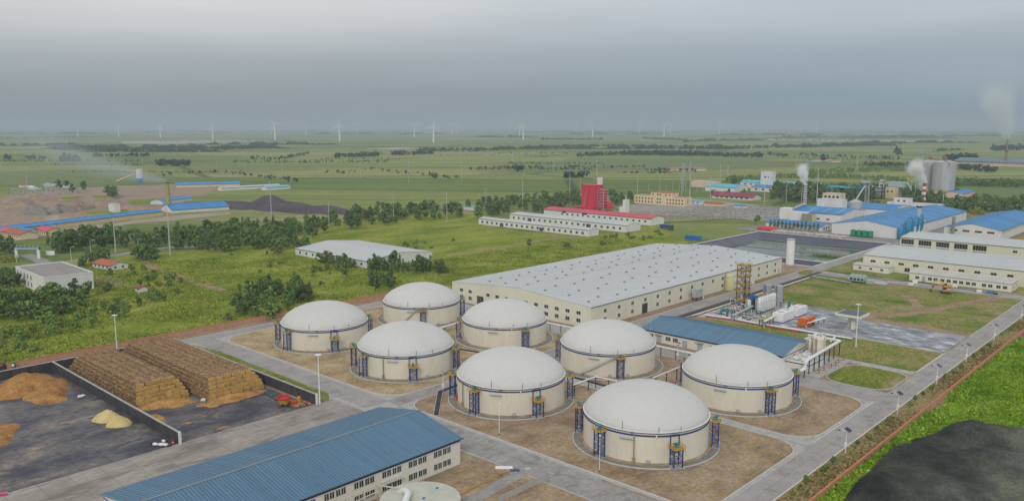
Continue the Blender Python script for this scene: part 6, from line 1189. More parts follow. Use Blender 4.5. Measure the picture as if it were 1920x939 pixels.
for k, (px, py, lab) in enumerate(((152, 747, 'white sheet lying at the foot of the brown compost'), (382, 751, 'white sheet on the ground between the straw stacks'))):
    q = G(px, py); o = MB().poly([(-1.3, -.6), (.2, -.9), (1.4, -.3), (1.0, .7), (-.6, .9)], 0, .35).build('plastic_sheet', WHITE_PAINT, None, (q.x, q.y, .8 if k == 0 else .25), k); tag(o, lab, 'sheet')
pb = thing('pink_barrel', 'pink barrel lying on the road at the left edge of the view', 'barrel', (*G(6, 929)[:2], .6)); MB().tube([(-.9, .5, 0), (.9, -.5, 0)], .45, 12).build('body', mat('pink_plastic', (.6, .10, .22)), pb); MB().tube([(.91, -.505, 0), (.98, -.54, 0)], .3, 10).build('cap', WHITE_PAINT, pb)
for i, (px, py) in enumerate(((25, 690), (43, 684))):
    q = G(px, py); s = thing('round_sign', ['green board with a white disc before the left brick wall, left one', 'green board with a white disc before the left brick wall, right one'][i], 'sign', (q.x, q.y, .1), R(-45)); MB().box(-1.0, -.08, .3, 1.0, .08, 2.1).build('board', mat('dark_green_board', (.02, .13, .08)), s); MB().lathe([(.01, 0), (.55, 0), (.55, .04), (.01, .04)], 16).build('disc', WHITE_PAINT, s, (0, -.09, 1.2)).rotation_euler = (math.pi / 2, 0, 0)
    for x in (-.8, .8): MB().box(x - .07, -.06, 0, x + .07, .06, .297).build('post', DARK, s)
q = G(2, 694); tr = thing('small_tractor', 'dark red small tractor half cut by the left edge of the view', 'tractor', (q.x, q.y, .1), R(40)); MB().box(-1.6, -.6, .8, .6, .6, 1.6).build('bonnet', mat('dark_red', (.16, .04, .035)), tr); MB().box(.62, -.8, .8, 1.9, .8, 2.4).build('cab', DARK, tr)
for x, y, r_ in ((-1.1, -.8, .5), (-1.1, .8, .5), (1.3, -1.0, .85), (1.3, 1.0, .85)): MB().cyl(0, 0, -.2, .2, r_, 14).build('wheel', DARK, tr, (x, y, r_)).rotation_euler = (math.pi / 2, 0, 0)
for i, (px, py) in enumerate(((8, 704), (14, 700))):
    q = G(px, py); o = MB().poly([(-1.6, -.6), (1.5, -.9), (1.8, .5), (-1.2, .8)], 0, .3).build('plastic_sheet', WHITE_PAINT, None, (q.x, q.y, .12), i); tag(o, ['crumpled white sheet by the back yard wall at the left edge', 'second crumpled white sheet by the back yard wall, a little to the right'][i], 'sheet')
# settling tank and fence at the bottom edge
stt = thing('settling_tank', 'round concrete settling tank with blue motors at the bottom edge, before the two-storey building', 'tank', (116.0, 137.5, 0)); TRr = 9.6; MB().lathe([(TRr, 0), (TRr, 3.2), (TRr - .4, 3.2), (TRr - .4, 2.85), (.01, 2.85)], 48).build('shell', CONC, stt)
rl = MB()
for z in (3.7, 4.25): rl.lathe([(TRr - .2, z), (TRr - .15, z), (TRr - .15, z + .06), (TRr - .2, z + .06)], 48)
for k in range(24): a = k * math.pi / 12; rl.bar(((TRr - .18) * math.cos(a), (TRr - .18) * math.sin(a), 3.2), ((TRr - .18) * math.cos(a), (TRr - .18) * math.sin(a), 4.3), .06)
rl.build('railing', mat('pale_railing', (.5, .5, .42)), stt)
for x, y in ((6.2, 1.2), (0.4, -.6)):
    MB().tube([(-.5, -.3, .9), (.5, .3, 1.5)], .3, 10).build('motor', mat('bright_blue_motor', (.02, .2, .5)), stt, (x, y, 2.9)); MB().box(-.6, -.6, 0, .6, .6, .7).build('motor_base', STEEL, stt, (x, y, 2.86))
MB().tube([(-.5, 7.5, 3.2), (-.6, 5, 5.1), (-1.5, 2.4, 5.4), (-4.5, 0, 5.1), (-8, -2, 4.4), (-11, -3, 4.0)], .8, 14).build('duct', PIPE_WHITE, stt, smooth=True); MB().lathe([(1.2, 2.86), (1.2, 4.2), (.9, 4.25)], 18, -1.0, 5.8).build('hatch', mat('rusty_hatch', (.36, .24, .17)), stt); MB().bar((-4, 4, 2.95), (5.5, 1.2, 2.95), .9, .25).build('walkway', CONC, stt)
pr = thing('pipe_gantry', 'cream steel pipe frame leaning over the settling tank towards the two-storey building', 'frame', (108, 148.6, 0)); fr = MB(); fr.bar((-12, 0, 5.2), (4, 0, 5.6), .25); fr.bar((4, 0, 5.6), (7.5, -3, 4.6), .25); fr.bar((-12, -2, 4.6), (3, -2, 5.0), .2)
for x in (-11, -5, 0, 4): fr.bar((x, 0, 0), (x, 0, 5.4), .18)
fr.build('frame', mat('cream_pipe', (.55, .52, .42)), pr)
A, B_ = G(936, 942), G(1027, 899); fn = thing('mesh_fence', 'pale mesh fence panels on grey posts at the bottom of the view', 'fence', (A.x, A.y, .1), math.atan2(B_.y - A.y, B_.x - A.x)); FL = (B_ - A).length; n = 6
fpm = MB().box(.06, -.02, .1, FL / n - .06, .02, 1.7).mesh('fence_panel', mat('pale_mesh_panel', [(.38, .36, .33), (.46, .44, .41)])); fpp = MB().box(-.06, -.06, 0, .06, .06, 1.95).mesh('post', STEEL)
for i in range(n): place('fence_panel', fpm, fn, (i * FL / n, 0, 0))
for i in range(n + 1): place('post', fpp, fn, (i * FL / n, 0, 0))
for px, py, sx, sy, lab, m in ((945, 877, 2.3, .9, 'white board lying on the bare plot right of the two-storey building', WHITE_PAINT), (965, 882, 1.3, .7, 'blue board lying beside the white board on the bare plot', BLUE_BAND), (990, 879, .7, .5, 'small pale board lying at the road edge by the bare plot', PALE_ROOF)):
    q = G(px, py); o = MB().box(-sx, -sy, 0, sx, sy, .12).build('board', m, None, (q.x, q.y, .13), R(-48)); tag(o, lab, 'board')
wp = random.Random(12)
for k in range(7):
    q = G(942, 890); o = MB().box(-1.1, -.1, 0, 1.1, .1, .12).build('plank', mat('raw_timber', [(.34, .22, .12), (.44, .3, .17)], scale=2), None, (q.x + wp.uniform(-.9, .9), q.y + wp.uniform(-.7, .7), .12 + .13 * k), wp.uniform(0, 3)); tag(o, 'short timber plank in the little pile beside the boards on the bare plot', 'plank', 'planks in the little pile')
o = strip('rust_strip', [(160.6, y) for y in (118, 112, 107, 102)], .8, .21, mat('rusty_footing', (.3, .16, .08)))

# ------------------------------------------------------------------ black slag heaps
def slag():
    nx, ny = 150, 130; X = np.linspace(168, 330, nx); Y = np.linspace(-52, 71.5, ny); xx, yy = np.meshgrid(X, Y, indexing='ij'); rs = np.random.RandomState(3)
    def noise(s, seed):
        r = np.random.RandomState(seed); z = np.zeros_like(xx)
        for k in range(6): a = r.uniform(0, 6.28); f = r.uniform(.6, 1.4) / s; z += np.sin((xx * math.cos(a) + yy * math.sin(a)) * f + r.uniform(0, 6.28))
        return z / 6
    pts = [tuple(G(px, py)[:2]) for px, py in ((1580, 930), (1606, 898), (1650, 858), (1700, 826), (1752, 806), (1830, 797), (1925, 803), (2050, 830), (2050, 1150), (1560, 1150), (1500, 1000))]
    # signed distance to the outline of the dump
    d = np.full_like(xx, 1e9); inside = np.zeros_like(xx, bool)
    for (x1, y1), (x2, y2) in zip(pts, pts[1:] + pts[:1]):
        ex, ey = x2 - x1, y2 - y1; t = np.clip(((xx - x1) * ex + (yy - y1) * ey) / (ex * ex + ey * ey), 0, 1); d = np.minimum(d, np.hypot(xx - x1 - t * ex, yy - y1 - t * ey))
        c = ((y1 > yy) != (y2 > yy)) & (xx < (x2 - x1) * (yy - y1) / (y2 - y1 + 1e-9) + x1); inside ^= c
    d = np.where(inside, d, -d) + noise(5, 1) * 1.6
    h = np.clip(d / 5.5, 0, 1); h = h * h * (3 - 2 * h) * 1.7
    def cone(px, py, r, hh, sx=1.0, a=0.0):
        q = G(px, py); dx, dy = xx - q.x, yy - q.y; c, s = math.cos(a), math.sin(a); u = (dx * c + dy * s) / sx; v = -dx * s + dy * c; rr = np.hypot(u, v) / r; return hh * np.clip(1 - rr, 0, 1) ** 1.0
    k = np.clip(d / 3, 0, 1); sr = random.Random(4)
    for _ in range(18): h = np.maximum(h, k * (h * .75 + cone(sr.uniform(1640, 1960), sr.uniform(812, 960), sr.uniform(3.5, 7.5), sr.uniform(.7, 1.6), sr.uniform(.8, 1.6), sr.uniform(0, 3))))
    h += k * np.maximum.reduce([cone(1830, 826, 9.5, 4.6, 1.4, .4), cone(1872, 828, 8, 3.4, 1.4, .2), cone(1908, 830, 8, 2.8)])
    h += k * np.maximum.reduce([cone(1850, 886, 12, 4.8, 1.9, -.75), cone(1740, 872, 8, 2.4, 1.9, -.6), cone(1900, 914, 10, 3.8, 1.5, -.6)])
    h += k * np.maximum.reduce([cone(1690, 880, 13, 3.6, 1.6, .7), cone(1650, 935, 12, 4.0, 1.3, .7), cone(1770, 950, 14, 3.8, 1.4, .2)])
    h += k * (noise(9, 2) * .55 + noise(3.5, 5) * .22 + noise(1.6, 7) * .10) + rs.uniform(-.07, .07, h.shape) * k
    keep = d > -1.5; v = np.stack([xx, yy, np.where(d > 0, h, -.3) + .06], -1).reshape(-1, 3); f = []
    idx = np.arange(nx * ny).reshape(nx, ny)
    m = keep[:-1, :-1] | keep[1:, :-1] | keep[:-1, 1:] | keep[1:, 1:]
    f = np.stack([idx[:-1, :-1][m], idx[1:, :-1][m], idx[1:, 1:][m], idx[:-1, 1:][m]], 1)
    o = place('slag_heap', fastmesh('slag_heap', v, f, SLAG)); o.data.polygons.foreach_set('use_smooth', [True] * len(o.data.polygons)); tag(o, 'great black slag dump of several merged heaps in the bottom right corner', 'slag heap')
slag()

# ------------------------------------------------------------------ trees
def leaf_cloud(rs, n, centres, radii, size, up=.35):
    """n leaf-sized quads gathered in clumps round the given centres"""
    k = rs.randint(0, len(centres), n); d = rs.normal(size=(n, 3)); d /= np.linalg.norm(d, axis=1, keepdims=True); rad = rs.uniform(.55, 1.0, (n, 1)) ** .6
    p = centres[k] + d * rad * radii[k]
    nrm = d + rs.normal(scale=.6, size=(n, 3)) + np.array([0, 0, up]); nrm /= np.linalg.norm(nrm, axis=1, keepdims=True)
    t = np.cross(nrm, rs.normal(size=(n, 3))); t /= np.linalg.norm(t, axis=1, keepdims=True) + 1e-9; b = np.cross(nrm, t)
    s = size * rs.uniform(.6, 1.25, (n, 1)); t = t * s; b = b * s * .8
    v = np.stack([p - t - b * .4, p + b * -.9, p + t - b * .2, p + b], 1).reshape(-1, 3)
    return v, np.arange(4 * n).reshape(n, 4)
def crown_shape(rs, kind_):
    """centres and radii of the leaf clumps of one crown, for a tree 1 unit per metre"""
    if kind_ == 'poplar': H, rx, z0, n = 12.5, 2.0, 1.2, 22
    elif kind_ == 'bush': H, rx, z0, n = 3.0, 2.2, .1, 12
    elif kind_ == 'willow': H, rx, z0, n = 5.5, 2.6, .5, 18
    else: H, rx, z0, n = 9.0, 3.3, 1.6, 24
    n = int(n * rs.uniform(.6, .95)); z = z0 + (H - z0) * rs.uniform(.08, .95, n); f = np.sin(np.pi * np.clip((z - z0) / (H - z0), 0, 1) ** (.75 if kind_ != 'poplar' else .6)) ** .7
    a = rs.uniform(0, 6.283, n); r = rx * f * np.sqrt(rs.uniform(.05, 1.1, n)) * .85
    c = np.stack([r * np.cos(a), r * np.sin(a), z], 1); rad = (rx * (.34 if kind_ != 'poplar' else .46)) * rs.uniform(.55, 1.35, (n, 1)) * np.array([[1, 1, .85 if kind_ != 'poplar' else 1.5]])
    return H, c, rad
def trunk_mesh(H, r, limbs, seed):
    rr = random.Random(seed); m = MB(); m.tube([(0, 0, -.2), (.05 * H * .2, 0, H * .3), (0, .02 * H, H * .72)], r, 7, r * .35)
    for k in range(limbs):
        a = rr.uniform(0, 6.28); z = H * rr.uniform(.25, .55); m.tube([(0, 0, z), (math.cos(a) * H * .14, math.sin(a) * H * .14, z + H * .16), (math.cos(a) * H * .2, math.sin(a) * H * .2, z + H * .3)], r * .45, 5, r * .15)
    return m.mesh('trunk', BARK)
TREE_ME = {}
def tree_meshes(kind_, leaf, seed, n):
    key = (kind_, leaf.name, seed)
    if key not in TREE_ME:
        rs = np.random.RandomState(seed * 7 + 1); H, c, rad = crown_shape(rs, kind_); v, f = leaf_cloud(rs, n, c, rad, {'poplar': .42, 'bush': .30, 'willow': .36}.get(kind_, .48))
        TREE_ME[key] = (fastmesh('crown', v, f, leaf), trunk_mesh(H, {'bush': .08, 'willow': .12}.get(kind_, .2), 4 if kind_ != 'poplar' else 2, seed), H)
    return TREE_ME[key]
tr_ = random.Random(31); TREES = []
NOTREE = [(311, 419, 373, 507), (140, 477, 171, 535), (192, 530, 214, 560), (530, 400, 660, 550), (176, 444, 188, 456), (500, 555, 520, 585), (695, 520, 725, 560)]
def in_poly(x, y, pts):
    c = False; j = len(pts) - 1
    for i in range(len(pts)):
        if (pts[i][1] > y) != (pts[j][1] > y) and x < (pts[j][0] - pts[i][0]) * (y - pts[i][1]) / (pts[j][1] - pts[i][1] + 1e-9) + pts[i][0]: c = not c
        j = i
    return c
def grove(label, pix, n, kinds, hr, group, mind=3.0, cat='tree'):
    mind = min(mind, 3.2)
    pts = gpoly(pix); xs = [p[0] for p in pts]; ys = [p[1] for p in pts]; got = []; tries = 0
    while len(got) < n and tries < n * 60:
        tries += 1; x, y = tr_.uniform(min(xs), max(xs)), tr_.uniform(min(ys), max(ys))
        if in_poly(x, y, pts) and not any(a0 < x < a1 and b0 < y < b1 for a0, b0, a1, b1 in NOTREE) and all((x - a) ** 2 + (y - b) ** 2 > mind ** 2 for a, b in got): got.append((x, y))
    for x, y in got: TREES.append((x, y, tr_.choice(kinds), tr_.uniform(hr[0] * .78, hr[1] * 1.08), label, group, cat))
def single(label, px, py, k, h, group=None, cat='tree'):
    q = G(px, py); TREES.append((q.x, q.y, k, h, label, group, cat))
D_, P_D, M_, L_W, Y_B, B_M, B_D = ('round', LEAF_DARK), ('poplar', LEAF_DARK), ('round', LEAF_MID), ('willow', LEAF_LIGHT), ('bush', LEAF_YELLOW), ('bush', LEAF_MID), ('bush', LEAF_DARK)
W_M = ('willow', LEAF_MID)
grove('dark tree in the dense clump in front of the white flat-roofed building', [(-25, 606), (85, 606), (150, 580), (172, 562), (128, 552), (-25, 572)], 46, [D_, M_, M_, W_M], (7.5, 10.5), 'dark trees before the flat-roofed building', 3.0)
grove('light green willow bush at the edge of the meadow below the dark clump', [(0, 645), (60, 646), (150, 622), (245, 592), (262, 568), (180, 580), (95, 612), (0, 622)], 40, [L_W, W_M, L_W], (3.2, 5.6), 'willow bushes below the dark clump', 2.6, 'bush')
grove('yellow-green bush at the left edge of the meadow', [(-10, 668), (75, 660), (70, 648), (-10, 650)], 7, [('bush', LEAF_LIGHT)], (2.8, 3.8), 'yellow-green bushes at the left edge', 2.5, 'bush')
grove('low bush scattered in the meadow right of the willows', [(260, 575), (330, 575), (335, 545), (250, 548)], 12, [W_M, B_M], (2.4, 4.2), 'bushes right of the willows', 3, 'bush')
single('round green tree at the right front corner of the white flat-roofed building', 166, 556, M_, 8.8)
single('small dark conical tree in front of the terracotta house', 207, 517, D_, 5); single('slender tree between the flat-roofed building and the tiny hut', 202, 546, W_M, 5.2); single('dark bush behind the tiny hut', 262, 540, D_, 5)
for px, py, lab in ((155, 549, 'yellow-flowering shrub against the flat-roofed building'), (192, 543, 'yellow-flowering shrub right of the flat-roofed building, back one'), (189, 553, 'yellow-flowering shrub right of the flat-roofed building, front one'), (277, 537, 'yellow-flowering shrub beside the tiny hut'), (296, 536, 'yellow-flowering shrub right of the tiny hut'), (8, 492, 'big yellow-green bush left of the gate arch, outer one'), (24, 490, 'big yellow-green bush left of the gate arch, inner one')): single(lab, px, py, Y_B, 3.0 if py > 500 else 4.6, None, 'shrub')
grove('tall dark tree in the row behind the white flat-roofed building', [(85, 480), (212, 466), (218, 448), (90, 456)], 42, [D_, P_D, M_], (10, 14), 'tall dark trees behind the flat-roofed building', 3.4)
grove('dark tree left of the gate arch at the edge of the view', [(-15, 486), (32, 482), (28, 462), (-15, 466)], 10, [D_], (9, 12), 'dark trees left of the gate arch', 4)
grove('dark tree in the hedge left of the white flat-roofed building', [(-15, 545), (36, 540), (34, 524), (-15, 526)], 12, [D_, W_M], (6, 8.5), 'hedge trees left of the flat-roofed building', 3)
grove('green tree in the clump behind the terracotta house', [(150, 505), (214, 497), (210, 482), (160, 487)], 16, [P_D, M_], (7, 10), 'trees behind the terracotta house', 3)
grove('dark tree in the clump right of the terracotta house', [(240, 498), (298, 492), (296, 478), (246, 482)], 12, [D_, M_], (7, 9.5), 'trees right of the terracotta house', 3.5)
grove('bush beside the dirt road right of the terracotta house', [(236, 520), (340, 548), (345, 530), (300, 502), (245, 505)], 16, [B_M, W_M, D_], (2.5, 4.5), 'bushes along the dirt road', 4, 'bush')
grove('dark tree in the long wood right of the tall grey poles', [(222, 468), (318, 468), (400, 474), (520, 466), (560, 455), (560, 428), (430, 425), (330, 442), (225, 448)], 165, [D_, M_, M_, P_D, W_M], (8, 12), 'trees of the long wood right of the tall poles', 4.2)
grove('dark tree in the wood behind the white-roofed shed', [(560, 452), (660, 432), (700, 425), (870, 408), (880, 392), (660, 402), (560, 428)], 95, [D_, M_], (8, 12), 'trees behind the white-roofed shed', 5)
grove('dark tree in the big clump before the leftmost dome tanks', [(440, 598), (520, 597), (588, 560), (560, 540), (480, 545), (445, 570)], 42, [D_, M_, P_D, W_M], (7, 10), 'trees of the clump before the dome tanks', 2.9)
single('low round bush left of the big clump before the dome tanks', 428, 601, B_D, 3.6, None, 'bush')
grove('green tree at the left end of the white-roofed shed', [(520, 482), (600, 484), (610, 470), (560, 456), (500, 462)], 16, [D_, M_], (7, 10), 'trees at the left end of the white-roofed shed', 4)
grove('green tree in the row along the front of the white-roofed shed', [(590, 494), (690, 510), (830, 516), (832, 500), (740, 498), (630, 484)], 54, [D_, P_D, M_], (6.5, 9.5), 'trees along the front of the white-roofed shed', 4)
grove('green bush in the meadow below the white-roofed shed', [(585, 522), (650, 522), (650, 506), (590, 508)], 7, [M_], (5, 6.5), 'bushes below the white-roofed shed', 4)
grove('dark tree in the lone clump behind the rearmost dome tank', [(690, 546), (735, 548), (735, 532), (695, 530)], 6, [D_], (8, 10), 'lone clump behind the rearmost dome tank', 3)
grove('bush scattered over the open meadow left of the white-roofed shed', [(300, 500), (560, 530), (620, 560), (860, 480), (900, 460), (840, 440), (420, 470)], 26, [B_M, B_D, W_M], (2, 4), 'bushes over the open meadow', 9, 'bush')
grove('dark tree in the belt behind the white barracks', [(890, 410), (980, 404), (1040, 400), (1092, 398), (1090, 374), (905, 380)], 85, [D_, M_, M_], (8, 13), 'trees behind the white barracks', 5)
grove('dark tree right of the red tower', [(1125, 392), (1185, 386), (1185, 368), (1125, 368)], 16, [D_, M_], (9, 12), 'trees right of the red tower', 5)
grove('dark poplar in the dense block before the turquoise-roofed hall', [(1446, 379), (1570, 381), (1640, 383), (1640, 370), (1570, 364), (1450, 362)], 190, [P_D, D_], (14, 18), 'dark poplars before the turquoise-roofed hall', 4.2)
grove('dark tree in the belt behind the blue-roofed hall on the right', [(1768, 398), (1900, 402), (1925, 396), (1925, 384), (1830, 382), (1766, 386)], 110, [D_, M_], (9, 13), 'trees behind the right blue-roofed hall', 6)
grove('dark tree between the white plant office and the giant silos', [(1690, 382), (1765, 392), (1765, 378), (1690, 370)], 60, [P_D, D_], (11, 15), 'trees before the giant silos', 5)
for k in range(13):
    f = k / 12; TREES.append((697, 328 - 44 * f, P_D, tr_.uniform(6.5, 8), 'small dark tree in the row before the low blue-roofed shed by the pond', 'row of small trees by the pond', 'tree'))
single('dark round tree at the left end of the low blue-roofed shed', 1420, 421, D_, 9); single('dark round tree left of the turquoise-roofed hall', 1376, 350, D_, 17); single('lone small tree in the meadow behind the warehouse', 993, 462, D_, 6)
for px, py, lab in ((1628, 390, 'bright yellow-green bush left of the pink shed'), (1645, 387, 'smaller yellow-green bush left of the pink shed'), (1833, 402, 'bright yellow-green bush behind the right blue-roofed hall')): single(lab, px, py, Y_B, 9, None, 'bush')
grove('light green bush before the pale pink house', [(1325, 368), (1395, 370), (1395, 360), (1325, 360)], 14, [L_W, B_M], (4, 6), 'bushes before the pale pink house', 6, 'bush')
grove('dark bush in the grass behind the warehouse roof', [(1060, 470), (1300, 440), (1290, 425), (1160, 440), (1040, 458)], 14, [B_D, B_M], (2.5, 4), 'bushes behind the warehouse roof', 8, 'bush')
grove('dark lone tree in the far left scrap yard', [(40, 350), (130, 348), (220, 372), (200, 374)], 7, [D_], (11, 15), 'trees of the far scrap yard', 9)
grove('big dark tree beside the kiln yard on the left', [(203, 373), (228, 373), (226, 366), (204, 366)], 5, [D_], (13, 16), 'big dark tree clump by the kiln yard', 5)
bykind = {}
TREES.sort(key=lambda t: (t[0] ** 2 + t[1] ** 2) / t[3] ** 2)
count = {'tree': 0, 'bush': 0, 'shrub': 0}; REST = []; solo = {}
for (x, y, (kd, leaf), h, lab, grp, cat) in TREES:
    if count[cat] >= (298 if cat == 'tree' else 290): REST.append((x, y, kd, leaf, h)); continue
    count[cat] += 1; near = math.hypot(x, y) < 520
    cm, tm, H = tree_meshes(kd, leaf, tr_.randrange(5), {'bush': 260, 'willow': 420, 'poplar': 620}.get(kd, 760))
    nm = {('round', 'tree'): 'tree', ('poplar', 'tree'): 'poplar_tree', ('willow', 'tree'): 'willow_tree'}.get((kd, cat), cat if cat != 'tree' else 'tree')
    t = thing(nm, lab, cat, (x, y, 0), tr_.uniform(0, 6.28), grp or None); s = h / H; t.scale = (s * tr_.uniform(.88, 1.18), s * tr_.uniform(.88, 1.18), s)
    place('crown', cm, t); place('trunk', tm, t)
VV, FF, nb = [], [], 0; rs = np.random.RandomState(77)
for (x, y, kd, leaf, h) in REST:
    H, c, rad = crown_shape(rs, kd); v, f = leaf_cloud(rs, 230, c, rad, .8); VV.append(v * (h / H) + np.array([x, y, 0])); FF.append(f + nb); nb += len(v)
if VV: kind(place('woodland', fastmesh('woodland', np.concatenate(VV), np.concatenate(FF), LEAF_DARK)), 'stuff', 'dark woodland of the middle distance beyond the nearer trees')
# young trees on the verge of the right road
sap_rs = np.random.RandomState(5)
cr, fr_ = leaf_cloud(sap_rs, 90, np.array([[0, 0, 1.9], [.3, .1, 1.5], [-.3, 0, 1.4], [0, -.3, 1.2]]), np.full((4, 3), .75), .34)
sapling_me = fastmesh('crown', cr, fr_, LEAF_MID); sap_tr = MB().tube([(0, 0, 0), (.05, 0, 1.2)], .07, 6, .04).mesh('trunk', BARK)
for k, x in enumerate((186, 194, 203, 210.5, 229, 236, 245, 254, 272, 280, 287, 295, 314, 322, 332, 352, 363, 374, 398, 410)):
    s = thing('sapling', 'young green sapling planted on the weedy verge between the right road and the brick wall', 'sapling', (x, 78.0 + .5 * math.sin(k * 2.2), .12), k, 'saplings on the right verge'); s.scale = (.75, .75, random.uniform(.7, 1.05)); place('crown', sapling_me, s); place('trunk', sap_tr, s)

# ------------------------------------------------------------------ ground cover that nobody could count
def tufts(name, label, polys, n, h, w, m, seed, avoid=()):
    rs = np.random.RandomState(seed); P3 = []
    per = n // len(polys)
    for pts in polys:
        xs = [p[0] for p in pts]; ys = [p[1] for p in pts]; x = rs.uniform(min(xs), max(xs), per * 3); y = rs.uniform(min(ys), max(ys), per * 3); ok = np.zeros_like(x, bool); j = len(pts) - 1
        for i in range(len(pts)):
            ok ^= ((pts[i][1] > y) != (pts[j][1] > y)) & (x < (pts[j][0] - pts[i][0]) * (y - pts[i][1]) / (pts[j][1] - pts[i][1] + 1e-9) + pts[i][0]); j = i
        for (x0, y0, x1, y1) in avoid: ok &= ~((x > x0) & (x < x1) & (y > y0) & (y < y1))
        # gather in patches
        pn = np.sin(x * .11 + 1.3 * np.sin(y * .07)) + np.sin(y * .13 + 1.1 * np.sin(x * .05)) + rs.normal(scale=.7, size=x.shape); ok &= pn > -.4
        P3.append(np.stack([x[ok][:per], y[ok][:per]], 1))
    p = np.concatenate(P3); n = len(p); a = rs.uniform(0, 3.14, n); hh = h * rs.uniform(.35, 1.0, n) ** 1.2; ww = w * rs.uniform(.5, 1.2, n); V_ = []
    for da in (0, 1.57):
        c, s = np.cos(a + da) * ww, np.sin(a + da) * ww; lx, ly = rs.normal(scale=.25, size=n) * hh, rs.normal(scale=.25, size=n) * hh
        V_.append(np.stack([np.stack([p[:, 0] - c, p[:, 1] - s, np.full(n, .03)], 1), np.stack([p[:, 0] + c, p[:, 1] + s, np.full(n, .03)], 1), np.stack([p[:, 0] + c * .6 + lx, p[:, 1] + s * .6 + ly, hh], 1), np.stack([p[:, 0] - c * .5 + lx, p[:, 1] - s * .5 + ly, hh * .85], 1)], 1).reshape(-1, 3))
    v = np.concatenate(V_); f = np.arange(len(v)).reshape(-1, 4); kind(place(name, fastmesh(name, v, f, m)), 'stuff', label)
tufts('meadow_grass', 'tall rough grass of the meadow behind the left brick wall', [[(40, 346), (300, 343), (330, 420), (300, 520), (190, 560), (60, 500)], [(300, 335), (520, 332), (540, 400), (460, 410), (330, 415)]], 80000, .85, .42, TUFT, 1, avoid=((140, 478, 170, 536), (310, 419, 372, 525)))
tufts('field_grass', 'rank bright green growth of the field beyond the right brick wall', [[(168, 40), (168, 72), (215, 72), (240, 70), (262, 50), (300, 10), (420, -50), (560, 20), (560, 71.5), (300, 72), (200, 72)]], 130000, .95, .4, TUFT_RANK, 2)
tufts('edge_grass', 'deep green grass along the foot of the right brick wall', [[(150, 66), (150, 72), (420, 72), (420, 68), (250, 67)]], 5000, 1.5, .7, TUFT_RANK, 3)
tufts('lawn_grass', 'patchy weeds of the lawns between the roads', [[(388, 90), (487, 90), (487, 196), (399, 196), (399, 164), (388, 164)], [(316, 91), (348, 91), (348, 130), (316, 130)], [(285, 92), (309, 92), (309, 109), (285, 109)], [(318, 132), (343, 132), (343, 191), (318, 191)], [(145, 223), (151, 223), (153, 308), (147, 325)]], 22000, .38, .35, TUFT, 4, avoid=((388, 90, 386, 91),))
tufts('verge_weeds', 'dry and green weeds on the verge of the right road', [[(170, 73.5), (500, 73.5), (500, 79.6), (170, 79.6)], [(42, 328), (140, 328), (140, 334), (42, 334)]], 9000, .6, .35, mat('dry_weeds', [(.12, .13, .04), (.25, .20, .09), (.31, .25, .13)], scale=.25, detail=6, fine=1, fine_amt=.3, spec=.1), 5)

# ------------------------------------------------------------------ far woods
def belt(pix, h, depth, n, label, leaf=LEAF_FAR, seed=0, size=1.9, leaves=16):
    rs = np.random.RandomState(seed); V_, F_, nb = [], [], 0; P = [G(*q) for q in pix]; L_ = [(P[i + 1] - P[i]).length for i in range(len(P) - 1)]; T = sum(L_)
    for k in range(n):
        d = rs.uniform(0, T); i = 0
        while d > L_[i] and i < len(L_) - 1: d -= L_[i]; i += 1
        q = P[i].lerp(P[i + 1], min(1, d / L_[i])); dr = Vector((q.x, q.y)).normalized() * rs.uniform(0, depth); hh = h * rs.uniform(.6, 1.1); r = hh * rs.uniform(.28, .42)
        c = np.stack([rs.normal(scale=r * .45, size=6), rs.normal(scale=r * .45, size=6), rs.uniform(.25, .85, 6) * hh], 1); v, f = leaf_cloud(rs, leaves, c, np.full((6, 3), r * .55), size * hh / 10)
        V_.append(v + np.array([q.x + dr.x, q.y + dr.y, 0])); F_.append(f + nb); nb += len(v)
    kind(place('tree_belt', fastmesh('tree_belt', np.concatenate(V_), np.concatenate(F_), leaf)), 'stuff', label)
